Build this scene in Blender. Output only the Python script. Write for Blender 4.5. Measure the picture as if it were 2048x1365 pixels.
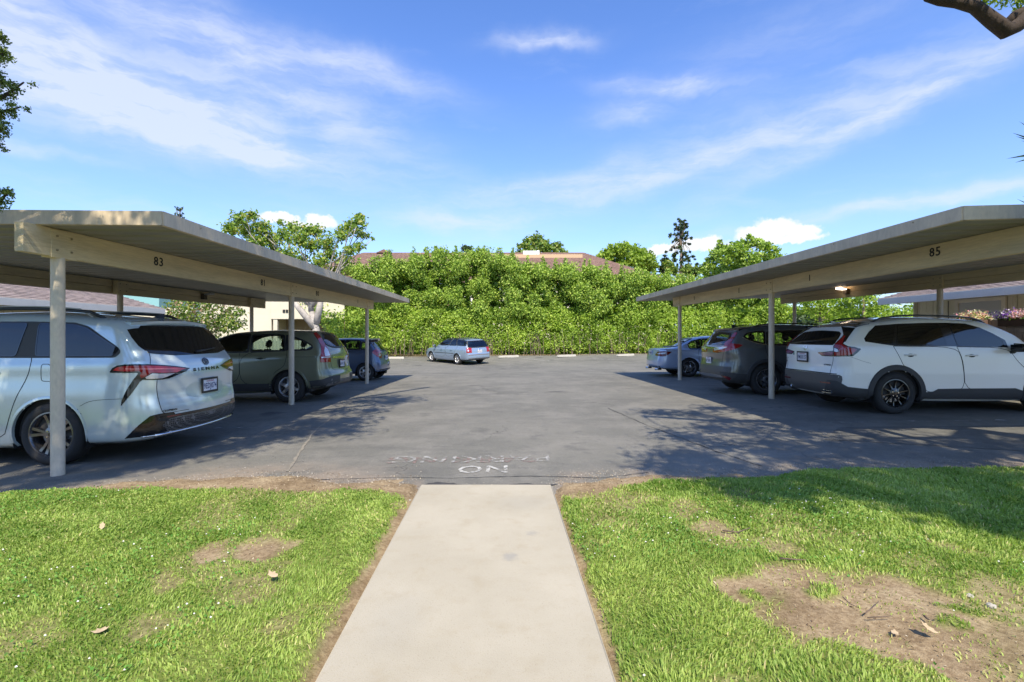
import bpy, bmesh, math, random
import numpy as np
from mathutils import Vector, Matrix
from mathutils.bvhtree import BVHTree
from mathutils.geometry import delaunay_2d_cdt

for o in list(bpy.data.objects):
    bpy.data.objects.remove(o)
scene = bpy.context.scene
COL = scene.collection
random.seed(7)
RNG = np.random.default_rng(7)
R = math.radians

# ------------------------------------------------------------------ camera
EYE = 1.36            # eye height above the concrete path
F = 967.0             # focal length measured in pixels of the 2048 px photograph
cam_d = bpy.data.cameras.new("camera")
cam = bpy.data.objects.new("camera", cam_d)
COL.objects.link(cam)
cam.location = (0, 0, EYE)
cam.rotation_euler = (R(90), 0, 0)
cam_d.sensor_width = 36
cam_d.lens = 17.0
cam_d.shift_y = -14.5 / 2048
cam_d.clip_start = 0.05
cam_d.clip_end = 2000
scene.camera = cam

# ------------------------------------------------------------------ light
SUNDIR = Vector((0.12, -0.83, 1.0)).normalized()      # towards the sun
sun_d = bpy.data.lights.new("sun", 'SUN')
sun = bpy.data.objects.new("sun", sun_d)
COL.objects.link(sun)
sun_d.energy = 4.0
sun_d.angle = R(0.55)
sun_d.color = (1.0, 0.90, 0.71)
sun.rotation_euler = SUNDIR.to_track_quat('Z', 'Y').to_euler()
sun.location = (3, -6, 15)

world = bpy.data.worlds.new("World")
scene.world = world
world.use_nodes = True
wn, wl = world.node_tree.nodes, world.node_tree.links
wn.clear()

class NT:
    """tiny helper for building node graphs"""
    def __init__(s, tree):
        s.t = tree; s.n = tree.nodes; s.l = tree.links
    def node(s, typ, **kw):
        nd = s.n.new(typ)
        for k, v in kw.items():
            setattr(nd, k, v)
        return nd
    def put(s, nd, idx, val):
        if val is None: return
        if isinstance(val, bpy.types.NodeSocket): s.l.new(val, nd.inputs[idx])
        else: nd.inputs[idx].default_value = val
    def math(s, op, a, b=None, c=None, clamp=False):
        nd = s.node('ShaderNodeMath', operation=op); nd.use_clamp = clamp
        s.put(nd, 0, a); s.put(nd, 1, b); s.put(nd, 2, c)
        return nd.outputs[0]
    def vmath(s, op, a, b=None, out=0):
        nd = s.node('ShaderNodeVectorMath', operation=op)
        s.put(nd, 0, a); s.put(nd, 1, b)
        return nd.outputs[out]
    def noise(s, vec, scale, detail=3, rough=0.5, dist=0.0, out=0):
        nd = s.node('ShaderNodeTexNoise')
        if vec is not None: s.l.new(vec, nd.inputs['Vector'])
        s.put(nd, 'Scale', scale); s.put(nd, 'Detail', detail); s.put(nd, 'Roughness', rough); s.put(nd, 'Distortion', dist)
        return nd.outputs[out]
    def mix(s, fac, a, b, blend='MIX'):
        nd = s.node('ShaderNodeMixRGB', blend_type=blend)
        s.put(nd, 0, fac); s.put(nd, 1, a); s.put(nd, 2, b)
        return nd.outputs[0]
    def ramp(s, fac, stops):
        nd = s.node('ShaderNodeValToRGB')
        e = nd.color_ramp.elements
        while len(e) < len(stops): e.new(0.5)
        for k, (p, c) in enumerate(stops):
            e[k].position = p
            e[k].color = c if len(c) == 4 else (*c, 1)
        s.l.new(fac, nd.inputs[0])
        return nd.outputs[0]
    def mapr(s, v, a, b, c=0.0, d=1.0, smooth=True):
        nd = s.node('ShaderNodeMapRange')
        nd.interpolation_type = 'SMOOTHSTEP' if smooth else 'LINEAR'
        s.put(nd, 0, v); s.put(nd, 1, a); s.put(nd, 2, b); s.put(nd, 3, c); s.put(nd, 4, d)
        return nd.outputs[0]

def build_world():
    g = NT(world.node_tree)
    out = g.node('ShaderNodeOutputWorld')
    bg = g.node('ShaderNodeBackground')
    sky = g.node('ShaderNodeTexSky', sky_type='NISHITA')
    sky.sun_disc = False
    sky.sun_elevation = math.asin(SUNDIR.z)
    sky.sun_rotation = math.atan2(SUNDIR.x, SUNDIR.y)
    sky.altitude = 50
    sky.air_density = 1.0; sky.dust_density = 0.6; sky.ozone_density = 2.5
    hsv = g.node('ShaderNodeHueSaturation')
    hsv.inputs['Hue'].default_value = 0.512
    hsv.inputs['Saturation'].default_value = 1.05
    hsv.inputs['Value'].default_value = 1.0
    g.l.new(g.mix(1.0, sky.outputs[0], (0.72, 0.94, 1.10, 1), 'MULTIPLY'), hsv.inputs['Color'])
    tc = g.node('ShaderNodeTexCoord').outputs['Generated']
    dirv = g.vmath('NORMALIZE', tc)
    warp = g.noise(dirv, 9.0, 4, 0.6, 0.0, out=1)
    wv = g.vmath('SUBTRACT', warp, (0.5, 0.5, 0.5))
    warped = g.vmath('ADD', dirv, g.vmath('MULTIPLY', wv, (0.07, 0.07, 0.05)))
    warp2 = g.noise(dirv, 40.0, 4, 0.65, 0.0, out=1)
    wv2 = g.vmath('SUBTRACT', warp2, (0.5, 0.5, 0.5))
    fine = g.vmath('ADD', dirv, g.vmath('MULTIPLY', wv2, (0.035, 0.035, 0.03)))
    def streak(x, y, lx, wy, ang, amp, src, p=2.0):
        c = Vector(((x - 1024) / F, 1, (668 - y) / F)).normalized()
        rt = c.cross(Vector((0, 0, 1))).normalized()
        up = rt.cross(c).normalized()
        a = rt * math.cos(ang) + up * math.sin(ang)
        b = -rt * math.sin(ang) + up * math.cos(ang)
        k = F / c.y if False else F * (1.0)
        sc = math.sqrt(1 + ((x - 1024) / F) ** 2 + ((668 - y) / F) ** 2)
        ds = g.vmath('DOT_PRODUCT', src, tuple(a), out='Value')
        dt = g.vmath('DOT_PRODUCT', src, tuple(b), out='Value')
        L, W = lx / (F * sc), wy / (F * sc)
        e1 = g.math('POWER', g.math('ABSOLUTE', g.math('DIVIDE', ds, L)), p)
        e2 = g.math('POWER', g.math('ABSOLUTE', g.math('DIVIDE', dt, W)), p)
        ex = g.math('EXPONENT', g.math('MULTIPLY', g.math('ADD', e1, e2), -1.0))
        front = g.math('GREATER_THAN', g.vmath('DOT_PRODUCT', src, tuple(c), out='Value'), 0.2)
        return g.math('MULTIPLY', g.math('MULTIPLY', ex, amp), front)
    # high thin cloud, photographed positions as directions
    ST = [(230,170,420,105,-0.12,0.8),(450,90,420,60,-0.32,0.62),(730,140,170,30,-0.15,0.62),(250,225,360,36,-0.06,0.7),
          (60,290,130,12,-0.05,0.5),(120,90,260,50,-0.3,0.4),(1090,78,85,14,0.0,0.75),(1330,172,110,18,-0.12,0.62),(1262,228,70,20,0.1,0.5),
          (1090,380,190,22,0.05,0.55),(1380,330,320,34,0.22,0.42),(1800,210,330,26,0.3,0.6),(1850,130,300,30,0.22,0.28),
          (1850,398,330,17,0.05,0.75),(900,440,130,22,0.02,0.6),(1400,290,300,60,0.2,0.25),(430,300,170,20,0.0,0.35),(1600,60,300,50,0.1,0.2)]
    tot = None
    for s in ST:
        m = streak(s[0], s[1], s[2], s[3], s[4], s[5], warped)
        tot = m if tot is None else g.math('ADD', tot, m)
    stretched = g.vmath('MULTIPLY', warped, (1.0, 1.0, 5.0))
    fib = g.noise(stretched, 9.0, 7, 0.62)
    fib = g.mapr(fib, 0.3, 0.7, 0.45, 1.15)
    tot = g.math('MULTIPLY', tot, fib)
    # general veil over the whole sphere
    veil = g.mapr(g.noise(stretched, 2.3, 6, 0.6), 0.50, 0.78, 0.0, 0.35)
    tot = g.math('MULTIPLY', g.math('MINIMUM', g.math('ADD', tot, veil), 0.9), 0.85)
    CU = [(1550,460,52,26),(1510,468,38,18),(1600,464,38,16),(1400,488,60,14),(1330,497,50,9),(1300,507,60,8),
          (640,446,36,17),(600,450,40,12),(560,436,46,12),(1575,480,70,9),(1450,497,60,9)]
    cum = None
    for s in CU:
        m = streak(s[0], s[1], s[2], s[3], 0, 1.0, fine, p=2.0)
        cum = m if cum is None else g.math('MAXIMUM', cum, m)
    cn = g.noise(fine, 60, 4, 0.6)
    cumm = g.mapr(g.math('ADD', cum, g.math('MULTIPLY', g.math('SUBTRACT', cn, 0.5), 0.5)), 0.30, 0.66)
    sepz = g.node('ShaderNodeSeparateXYZ'); g.l.new(dirv, sepz.inputs[0])
    # haze towards the horizon
    hz = g.math('POWER', g.math('SUBTRACT', 1.0, g.math('MAXIMUM', sepz.outputs[2], 0.0)), 5.0)
    skyc = g.mix(g.math('MULTIPLY', hz, 0.72), hsv.outputs[0], (2.6, 2.98, 4.0, 1))
    c1 = g.mix(tot, skyc, (3.2, 3.45, 4.1, 1))
    c2 = g.mix(cumm, c1, (3.9, 4.0, 4.2, 1))
    g.l.new(c2, bg.inputs['Color'])
    bg.inputs['Strength'].default_value = 0.15
    g.l.new(bg.outputs[0], out.inputs[0])
build_world()

scene.view_settings.view_transform = 'Standard'
scene.view_settings.look = 'None'
scene.view_settings.exposure = 0.82
scene.view_settings.gamma = 1.0
scene.view_settings.use_curve_mapping = False
scene.render.engine = 'CYCLES'

# ------------------------------------------------------------------ helpers
def P(x, y, d):
    """point at depth d seen at photograph pixel (x, y): used only to read positions off the photo"""
    return Vector(((x - 1024) * d / F, d, EYE + (668 - y) * d / F))

def smooth01(t):
    t = np.clip(t, 0, 1)
    return t * t * (3 - 2 * t)

_lat = RNG.random((256, 256))
def vnoise(x, y):
    xi = np.floor(x).astype(int); yi = np.floor(y).astype(int)
    fx = x - xi; fy = y - yi
    fx = fx * fx * (3 - 2 * fx); fy = fy * fy * (3 - 2 * fy)
    a = _lat[xi & 255, yi & 255]; b = _lat[(xi + 1) & 255, yi & 255]
    c = _lat[xi & 255, (yi + 1) & 255]; d = _lat[(xi + 1) & 255, (yi + 1) & 255]
    return (a * (1 - fx) + b * fx) * (1 - fy) + (c * (1 - fx) + d * fx) * fy
def fbm(x, y, s, o=4):
    v = 0; a = 0.5; t = 0
    for k in range(o):
        v = v + a * vnoise(x * s + 17.3 * k, y * s + 9.1 * k); t += a; a *= 0.5; s *= 2.03
    return v / t

def tag(o, label=None, cat=None, group=None, kind=None):
    if label: o['label'] = label
    if cat: o['category'] = cat
    if group: o['group'] = group
    if kind: o['kind'] = kind
    return o

def empty(name, loc=(0, 0, 0), rot=(0, 0, 0)):
    o = bpy.data.objects.new(name, None)
    o.location = loc; o.rotation_euler = rot
    o.empty_display_size = 0.2
    COL.objects.link(o)
    return o

def link_mesh(name, me, parent=None, local=False):
    o = bpy.data.objects.new(name, me)
    COL.objects.link(o)
    if parent is not None:
        o.parent = parent
        if not local:
            o.matrix_parent_inverse = wmat(parent).inverted()
    return o

def wmat(o):
    m = Matrix.LocRotScale(o.location, o.rotation_euler, o.scale)
    if o.parent: m = wmat(o.parent) @ o.matrix_parent_inverse @ m
    return m

def fast_mesh(name, verts, faces, mat, parent=None, smooth=False, attrs=None, local=False):
    """verts (N,3), faces (M,k) arrays, k constant"""
    me = bpy.data.meshes.new(name)
    verts = np.ascontiguousarray(verts, dtype=np.float32)
    faces = np.ascontiguousarray(faces, dtype=np.int32)
    n, k = faces.shape
    me.vertices.add(len(verts)); me.vertices.foreach_set('co', verts.ravel())
    me.loops.add(n * k); me.loops.foreach_set('vertex_index', faces.ravel())
    me.polygons.add(n); me.polygons.foreach_set('loop_start', np.arange(0, n * k, k, dtype=np.int32))
    if smooth: me.polygons.foreach_set('use_smooth', np.ones(n, dtype=bool))
    me.update(calc_edges=True)
    for an, av in (attrs or {}).items():
        a = me.attributes.new(an, 'FLOAT', 'POINT')
        a.data.foreach_set('value', np.ascontiguousarray(av, dtype=np.float32))
    if mat: me.materials.append(mat)
    return link_mesh(name, me, parent, local)

class MB:
    """mesh builder: collects boxes, tubes, prisms and links them as ONE mesh object"""
    def __init__(s): s.v = []; s.f = []; s.m = []
    def add(s, vs, fs, mi=0):
        b = len(s.v); s.v += [tuple(v) for v in vs]
        for f in fs: s.f.append(tuple(b + i for i in f)); s.m.append(mi)
    def hexa(s, c, mi=0):
        """8 corners: bottom 4 ccw then top 4 ccw"""
        s.add(c, [(3, 2, 1, 0), (4, 5, 6, 7), (0, 1, 5, 4), (1, 2, 6, 5), (2, 3, 7, 6), (3, 0, 4, 7)], mi)
    def box(s, x0, x1, y0, y1, z0, z1, mi=0):
        s.hexa([(x0, y0, z0), (x1, y0, z0), (x1, y1, z0), (x0, y1, z0), (x0, y0, z1), (x1, y0, z1), (x1, y1, z1), (x0, y1, z1)], mi)
    def beam(s, a, b, wid, z0, z1, mi=0):
        """upright board from a to b (xy points; z0/z1 may be pairs)"""
        a = Vector(a[:2]); b = Vector(b[:2]); d = (b - a).normalized(); n = Vector((-d.y, d.x)) * wid / 2
        za, zb = (z0 if isinstance(z0, tuple) else (z0, z0)); ta, tb = (z1 if isinstance(z1, tuple) else (z1, z1))
        s.hexa([(a.x - n.x, a.y - n.y, za), (b.x - n.x, b.y - n.y, zb), (b.x + n.x, b.y + n.y, zb), (a.x + n.x, a.y + n.y, za),
                (a.x - n.x, a.y - n.y, ta), (b.x - n.x, b.y - n.y, tb), (b.x + n.x, b.y + n.y, tb), (a.x + n.x, a.y + n.y, ta)], mi)
    def tube(s, pts, rad, n=8, mi=0, caps=True):
        pts = [Vector(p) for p in pts]
        if not hasattr(rad, '__len__'): rad = [rad] * len(pts)
        rings = []
        pd = None
        for i, p in enumerate(pts):
            if i == 0: d = pts[1] - p
            elif i == len(pts) - 1: d = p - pts[i - 1]
            else: d = pts[i + 1] - pts[i - 1]
            d.normalize()
            ref = Vector((0, 0, 1)) if abs(d.z) < 0.9 else Vector((1, 0, 0))
            if pd is None: u = d.cross(ref).normalized()
            else: u = (pu - d * pu.dot(d)).normalized()
            w = d.cross(u); pu = u; pd = d
            rings.append([p + (u * math.cos(2 * math.pi * k / n) + w * math.sin(2 * math.pi * k / n)) * rad[i] for k in range(n)])
        vs = [v for r in rings for v in r]
        fs = []
        for i in range(len(pts) - 1):
            for k in range(n):
                fs.append((i * n + k, i * n + (k + 1) % n, (i + 1) * n + (k + 1) % n, (i + 1) * n + k))
        if caps:
            fs.append(tuple(range(n - 1, -1, -1))); fs.append(tuple((len(pts) - 1) * n + k for k in range(n)))
        s.add(vs, fs, mi)
    def build(s, name, mats, parent=None, smooth=False, bevel=0.0, local=False, seg=1):
        me = bpy.data.meshes.new(name)
        me.from_pydata(s.v, [], s.f)
        if not isinstance(mats, (list, tuple)): mats = [mats]
        for m in mats: me.materials.append(m)
        if len(mats) > 1: me.polygons.foreach_set('material_index', s.m)
        if bevel > 0 or True:
            bm = bmesh.new(); bm.from_mesh(me)
            bmesh.ops.recalc_face_normals(bm, faces=bm.faces)
            if bevel > 0:
                bmesh.ops.bevel(bm, geom=list(bm.edges), offset=bevel, segments=seg, affect='EDGES', clamp_overlap=True)
            bm.to_mesh(me); bm.free()
        if smooth: me.polygons.foreach_set('use_smooth', [True] * len(me.polygons))
        me.update()
        return link_mesh(name, me, parent, local)

def sharp_smooth(o, ang=35):
    me = o.data
    me.polygons.foreach_set('use_smooth', [True] * len(me.polygons))
    try: me.set_sharp_from_angle(angle=R(ang))
    except Exception: pass
    return o

# ------------------------------------------------------------------ materials
MATS = {}
def pmat(name, col, rough=0.6, metal=0.0, spec=0.5, coat=0.0, noise=0.0, nscale=8.0, bump=0.0, bscale=60.0, emis=None, estr=0.0,
         alpha=1.0, trans=0.0, stretch=None, coatr=0.03, streak=0.0):
    m = bpy.data.materials.new(name); m.use_nodes = True
    g = NT(m.node_tree)
    b = g.n['Principled BSDF']
    b.inputs['Base Color'].default_value = (*col, 1)
    b.inputs['Roughness'].default_value = rough
    b.inputs['Metallic'].default_value = metal
    b.inputs['Specular IOR Level'].default_value = spec
    b.inputs['Coat Weight'].default_value = coat
    b.inputs['Coat Roughness'].default_value = coatr
    if trans: b.inputs['Transmission Weight'].default_value = trans
    if emis:
        b.inputs['Emission Color'].default_value = (*emis, 1); b.inputs['Emission Strength'].default_value = estr
    tc = g.node('ShaderNodeTexCoord').outputs['Object']
    if stretch: tc = g.vmath('MULTIPLY', tc, stretch)
    if noise:
        n1 = g.noise(tc, nscale, 5, 0.6)
        n2 = g.noise(tc, nscale * 9, 3, 0.6)
        f = g.math('ADD', g.math('MULTIPLY', n1, 0.65), g.math('MULTIPLY', n2, 0.35))
        f = g.mapr(f, 0.32, 0.68, 1 - noise, 1 + noise * 0.7, smooth=False)
        c = g.vmath('SCALE', (col[0], col[1], col[2]))
        g.l.new(f, g.n[-1].inputs['Scale']) if False else None
        nd = c.node
        g.l.new(f, nd.inputs['Scale'])
        g.l.new(c, b.inputs['Base Color'])
        r = g.mapr(n1, 0.3, 0.7, max(rough - 0.08, 0.02), min(rough + 0.1, 1))
        g.l.new(r, b.inputs['Roughness'])
    if bump:
        bn = g.node('ShaderNodeBump'); bn.inputs['Strength'].default_value = bump; bn.inputs['Distance'].default_value = 0.01
        g.l.new(g.noise(tc, bscale, 4, 0.6), bn.inputs['Height'])
        g.l.new(bn.outputs[0], b.inputs['Normal'])
    MATS[name] = m
    return m

def leafmat(name, c1, c2, c3=None, trans=0.35, rough=0.5):
    """leaf colour varies leaf by leaf with the point attribute 'tint'"""
    m = bpy.data.materials.new(name); m.use_nodes = True
    g = NT(m.node_tree); b = g.n['Principled BSDF']
    at = g.node('ShaderNodeAttribute'); at.attribute_name = 'tint'
    stops = [(0.0, c1), (1.0, c2)] if c3 is None else [(0.0, c1), (0.72, c2), (1.0, c3)]
    col = g.ramp(at.outputs['Fac'], stops)
    g.l.new(col, b.inputs['Base Color'])
    b.inputs['Roughness'].default_value = rough
    b.inputs['Specular IOR Level'].default_value = 0.35
    tr = g.node('ShaderNodeBsdfTranslucent')
    tcol = g.mix(1.0, col, (1.35, 1.5, 0.55, 1), 'MULTIPLY')
    g.l.new(tcol, tr.inputs[0])
    mx = g.node('ShaderNodeMixShader'); mx.inputs[0].default_value = trans
    g.l.new(b.outputs[0], mx.inputs[1]); g.l.new(tr.outputs[0], mx.inputs[2])
    g.l.new(mx.outputs[0], g.n['Material Output'].inputs[0])
    return m

def leaves(name, cen, size, mat, parent=None, up=0.3, aspect=0.55, droop=0.2, outward=None, kind=None, tint=None, rng=RNG):
    """folded diamond leaves, two triangles each, around the given centres"""
    n = len(cen); cen = np.asarray(cen)
    size = np.broadcast_to(np.asarray(size, dtype=float), (n,)) * rng.uniform(0.6, 1.25, n)
    a = rng.normal(size=(n, 3)); a[:, 2] -= droop
    if outward is not None: a += outward * 0.5
    a /= np.linalg.norm(a, axis=1, keepdims=True) + 1e-9
    nn = rng.normal(size=(n, 3)); nn[:, 2] += up
    if outward is not None: nn += outward * 0.8
    b = np.cross(nn, a); b /= np.linalg.norm(b, axis=1, keepdims=True) + 1e-9
    c = np.cross(a, b)
    s = size[:, None]
    base = cen - a * s * 0.5; tip = cen + a * s * 0.5
    l = cen + b * s * aspect * 0.5 + c * s * 0.12; r = cen - b * s * aspect * 0.5 + c * s * 0.12
    V = np.stack([base, l, tip, r], axis=1).reshape(-1, 3)
    i = np.arange(n) * 4
    Fc = np.concatenate([np.stack([i, i + 2, i + 1], 1), np.stack([i, i + 3, i + 2], 1)])
    t = rng.random(n) if tint is None else np.clip(tint, 0, 1)
    o = fast_mesh(name, V, Fc, mat, parent, attrs={'tint': np.repeat(t, 4)})
    return o

def blob_points(blobs, per, rng=RNG, shell=(0.55, 1.08), dens=True, squash=0.8):
    C, O = [], []
    for (x, y, z, r) in blobs:
        n = max(10, int(per * (r * r if dens else 1)))
        d = rng.normal(size=(n, 3)); d /= np.linalg.norm(d, axis=1, keepdims=True)
        rr = rng.uniform(shell[0], shell[1], n)[:, None] * r
        # bumpy outline
        bump = 1 + 0.22 * np.sin(d[:, :1] * 7 + x * 3) * np.cos(d[:, 1:2] * 6 + y) + 0.15 * np.sin(d[:, 2:3] * 11 + z)
        q = d * rr * bump; q[:, 2] *= squash
        C.append(q + np.array([x, y, z])); O.append(d)
    return np.concatenate(C), np.concatenate(O)

def text_mesh(txt, size=1.0, extrude=0.0, bold=0.0, shear=0.0, spacing=1.0):
    cu = bpy.data.curves.new('t', 'FONT'); cu.body = txt; cu.size = size; cu.extrude = extrude; cu.offset = bold
    cu.align_x = 'CENTER'; cu.align_y = 'CENTER'; cu.shear = shear; cu.space_character = spacing; cu.resolution_u = 2
    o = bpy.data.objects.new('t', cu); COL.objects.link(o)
    bpy.context.view_layer.update()
    me = bpy.data.meshes.new_from_object(o.evaluated_get(bpy.context.evaluated_depsgraph_get()))
    bpy.data.objects.remove(o); bpy.data.curves.remove(cu)
    return me
# ================================================================== GROUND
_cy = [-60, 3.5, 5.5, 8.3, 10.7, 15.9, 22, 27, 29.5, 32, 34, 40, 600]
_cz = [-0.09, -0.09, -0.125, -0.135, -0.15, -0.22, -0.33, -0.36, -0.27, -0.17, -0.10, -0.05, -0.05]
def lotz(X, Y):
    X = np.asarray(X, float); Y = np.asarray(Y, float)
    return np.interp(Y, _cy, _cz) + 0.012 * np.clip(X, -8, 8)
def lz(x, y): return float(lotz(x, y))
_ex = [-9, -5, -3.3, -2.7, -2.3, -1.6, -0.95, -0.86, 0.37, 0.5, 1.4, 2.1, 2.6, 3.0, 5.2, 9]
_ey = [4.45, 4.5, 4.92, 5.12, 5.1, 4.85, 4.85, 4.46, 4.46, 4.85, 4.98, 4.95, 5.0, 5.1, 5.2, 5.3]
def asph_edge(X): return np.interp(X, _ex, _ey)
_gx = [-9, -5, -3, -1.1, -0.9, 0.38, 0.5, 0.9, 1.5, 2.1, 2.6, 3.1, 9]
_gy = [4.3, 4.36, 4.4, 4.33, 4.15, 4.15, 4.3, 4.45, 4.7, 4.75, 4.88, 5.08, 5.25]
def grass_edge(X): return np.interp(X, _gx, _gy)
PATH_L = lambda Y: -0.775 - 0.0207 * (Y - 1.884) - 0.02      # left edge of the concrete path
PATH_R = lambda Y: 0.405 - 0.0207 * (Y - 1.884) + 0.005
BARE = [(1.30,2.62,.20,1),(1.6,2.78,.24,1),(1.75,2.5,.34,1),(2.1,2.5,.28,1),(1.55,2.32,.22,1),(1.85,2.12,.30,1),(2.2,2.15,.32,.9),(1.95,1.75,.25,.9),
        (1.32,2.35,.10,.8),(2.6,2.5,.25,.7),(2.5,2.0,.3,.7),(1.47,3.43,.14,.8),(0.95,4.1,.28,.55),(1.4,3.85,.2,.6),(1.75,3.25,.12,.6),(0.62,4.3,.2,.8),(0.7,3.6,.2,.4),
        (-1.93,3.1,.13,1),(-1.64,3.16,.17,1),(-1.45,3.2,.1,.8),(-2.0,2.75,.12,.55),(-1.5,2.6,.16,.5),(-1.1,2.3,.12,.45),(-1.75,2.3,.14,.45),(1.0,1.75,.18,.4),
        (3.3,2.9,.2,.6),(2.9,3.1,.12,.6),(2.1,3.7,.15,.4)]
GRASSY = [(1.42,2.10,.14),(1.2,1.95,.2),(1.72,2.66,.07),(2.05,2.3,.06),(1.33,2.5,.06),(1.6,1.95,.12),(2.25,2.45,.07),(-1.8,3.02,.07)]
def bare_field(X, Y):
    X = np.asarray(X, float); Y = np.asarray(Y, float)
    wx = X + (fbm(X, Y, 3.1) - 0.5) * 0.35; wy = Y + (fbm(X + 40, Y, 3.3) - 0.5) * 0.35
    b = np.zeros_like(X)
    for (x, y, r, a) in BARE:
        d = np.hypot((wx - x), (wy - y)) / r
        b = np.maximum(b, a * (1 - smooth01((d - 0.55) / 0.85)))
    for (x, y, r) in GRASSY:
        d = np.hypot((wx - x), (wy - y)) / r
        b = np.minimum(b, np.maximum(0.15, smooth01((d - 0.7) / 0.5)))
    thin = smooth01((fbm(X + 7, Y + 3, 1.9) - 0.58) / 0.12) * 0.35
    return np.maximum(b, thin)
def lawn_mask(X, Y):
    """1 where grass grows"""
    X = np.asarray(X, float); Y = np.asarray(Y, float)
    w = (fbm(X, Y, 5.0) - 0.5)
    e = smooth01((grass_edge(X) + w * 0.22 - Y) / 0.12)
    g = w * 0.09
    side = np.where(X < -0.2, smooth01((PATH_L(Y) - 0.035 + g - X) / 0.07), smooth01((X - PATH_R(Y) - 0.03 - g) / 0.05))
    return e * side
def gz(X, Y):
    X = np.asarray(X, float); Y = np.asarray(Y, float)
    low = lotz(X, Y) - 0.014
    w = (fbm(X, Y, 4.0) - 0.5) * 0.35
    S = smooth01((asph_edge(X) + 0.10 + w - Y) / 0.55)
    near = (np.abs(X) < 9) & (Y > -3)
    top = -0.035 + (fbm(X, Y, 1.4) - 0.5) * 0.03
    # soil falls away a little beside the path
    dl = np.minimum(np.abs(X - PATH_L(Y)), np.abs(X - PATH_R(Y)))
    top = top - 0.03 * (1 - smooth01(dl / 0.12)) - 0.012 * bare_field(X, Y)
    inner = (X > PATH_L(Y)) & (X < PATH_R(Y)) & (Y < 4.5)
    z = low + S * (top - low) + (fbm(X, Y, 14, 3) - 0.5) * 0.014 * np.where(Y < 6, 1, 0)
    z = np.where(inner, np.minimum(z, -0.075), z)
    return z

def soil_mat():
    m = bpy.data.materials.new("soil and thatch"); m.use_nodes = True
    g = NT(m.node_tree); b = g.n['Principled BSDF']
    tc = g.node('ShaderNodeTexCoord').outputs['Object']
    a = g.node('ShaderNodeAttribute'); a.attribute_name = 'lawn'
    far = g.node('ShaderNodeAttribute'); far.attribute_name = 'far'
    n1 = g.noise(tc, 2.2, 6, 0.65); n2 = g.noise(tc, 38, 4, 0.7); n3 = g.noise(tc, 160, 3, 0.7)
    dirt = g.ramp(n1, [(0.32, (0.23, 0.165, 0.097)), (0.5, (0.37, 0.28, 0.172)), (0.68, (0.47, 0.375, 0.242))])
    dirt = g.mix(g.mapr(n2, 0.35, 0.7), g.mix(1.0, dirt, (0.62, 0.58, 0.55, 1), 'MULTIPLY'), dirt)
    dirt = g.mix(g.mapr(n3, 0.62, 0.72), dirt, (0.55, 0.46, 0.34, 1))
    thatch = g.ramp(n2, [(0.3, (0.07, 0.10, 0.02)), (0.6, (0.20, 0.24, 0.06)), (0.8, (0.36, 0.33, 0.16))])
    c = g.mix(a.outputs['Fac'], dirt, thatch)
    farc = g.ramp(n1, [(0.3, (0.10, 0.12, 0.045)), (0.7, (0.22, 0.19, 0.10))])
    c = g.mix(far.outputs['Fac'], c, farc)
    g.l.new(c, b.inputs['Base Color']); b.inputs['Roughness'].default_value = 0.95
    b.inputs['Specular IOR Level'].default_value = 0.15
    bn = g.node('ShaderNodeBump'); bn.inputs['Strength'].default_value = 0.8; bn.inputs['Distance'].default_value = 0.012
    g.l.new(g.math('ADD', g.math('MULTIPLY', n2, 0.7), g.math('MULTIPLY', n3, 0.5)), bn.inputs['Height']); g.l.new(bn.outputs[0], b.inputs['Normal'])
    return m

def grid_sheet(name, xs, ys, zf, mat, attrs=None, cut=None):
    XX, YY = np.meshgrid(xs, ys)
    X = XX.ravel(); Y = YY.ravel(); Z = zf(X, Y)
    nx, ny = len(xs), len(ys)
    i = (np.arange(ny - 1)[:, None] * nx + np.arange(nx - 1)[None, :]).ravel()
    Fc = np.stack([i, i + 1, i + nx + 1, i + nx], 1)
    if cut is not None:
        cx = X[Fc].mean(1); cy = Y[Fc].mean(1); Fc = Fc[cut(cx, cy)]
    at = {k: f(X, Y) for k, f in (attrs or {}).items()}
    return fast_mesh(name, np.stack([X, Y, Z], 1), Fc, mat, smooth=True, attrs=at)

xs = np.concatenate([np.array([-900, -400, -200, -100, -60, -40, -30, -24, -18, -14, -11]), np.arange(-9, 9.001, 0.035), np.array([11, 14, 18, 24, 30, 40, 60, 100, 200, 400, 900])])
ys = np.concatenate([np.array([-600, -200, -80, -30, -12, -6, -3, -1, 0.2]), np.arange(0.9, 5.8, 0.035), np.arange(6, 36, 1.0), np.array([38, 42, 50, 70, 100, 160, 260, 500, 1400])])
ground = grid_sheet('ground', xs, ys, gz, soil_mat(),
    {'lawn': lambda X, Y: np.where((np.abs(X) < 12) & (Y < 6) & (Y > -20), lawn_mask(X, Y) * (1 - bare_field(X, Y)), 0),
     'far': lambda X, Y: np.where((np.abs(X) > 12) | (Y > 6) | (Y < 0.5), 1.0, 0.0)})
tag(ground, kind='structure')

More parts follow.
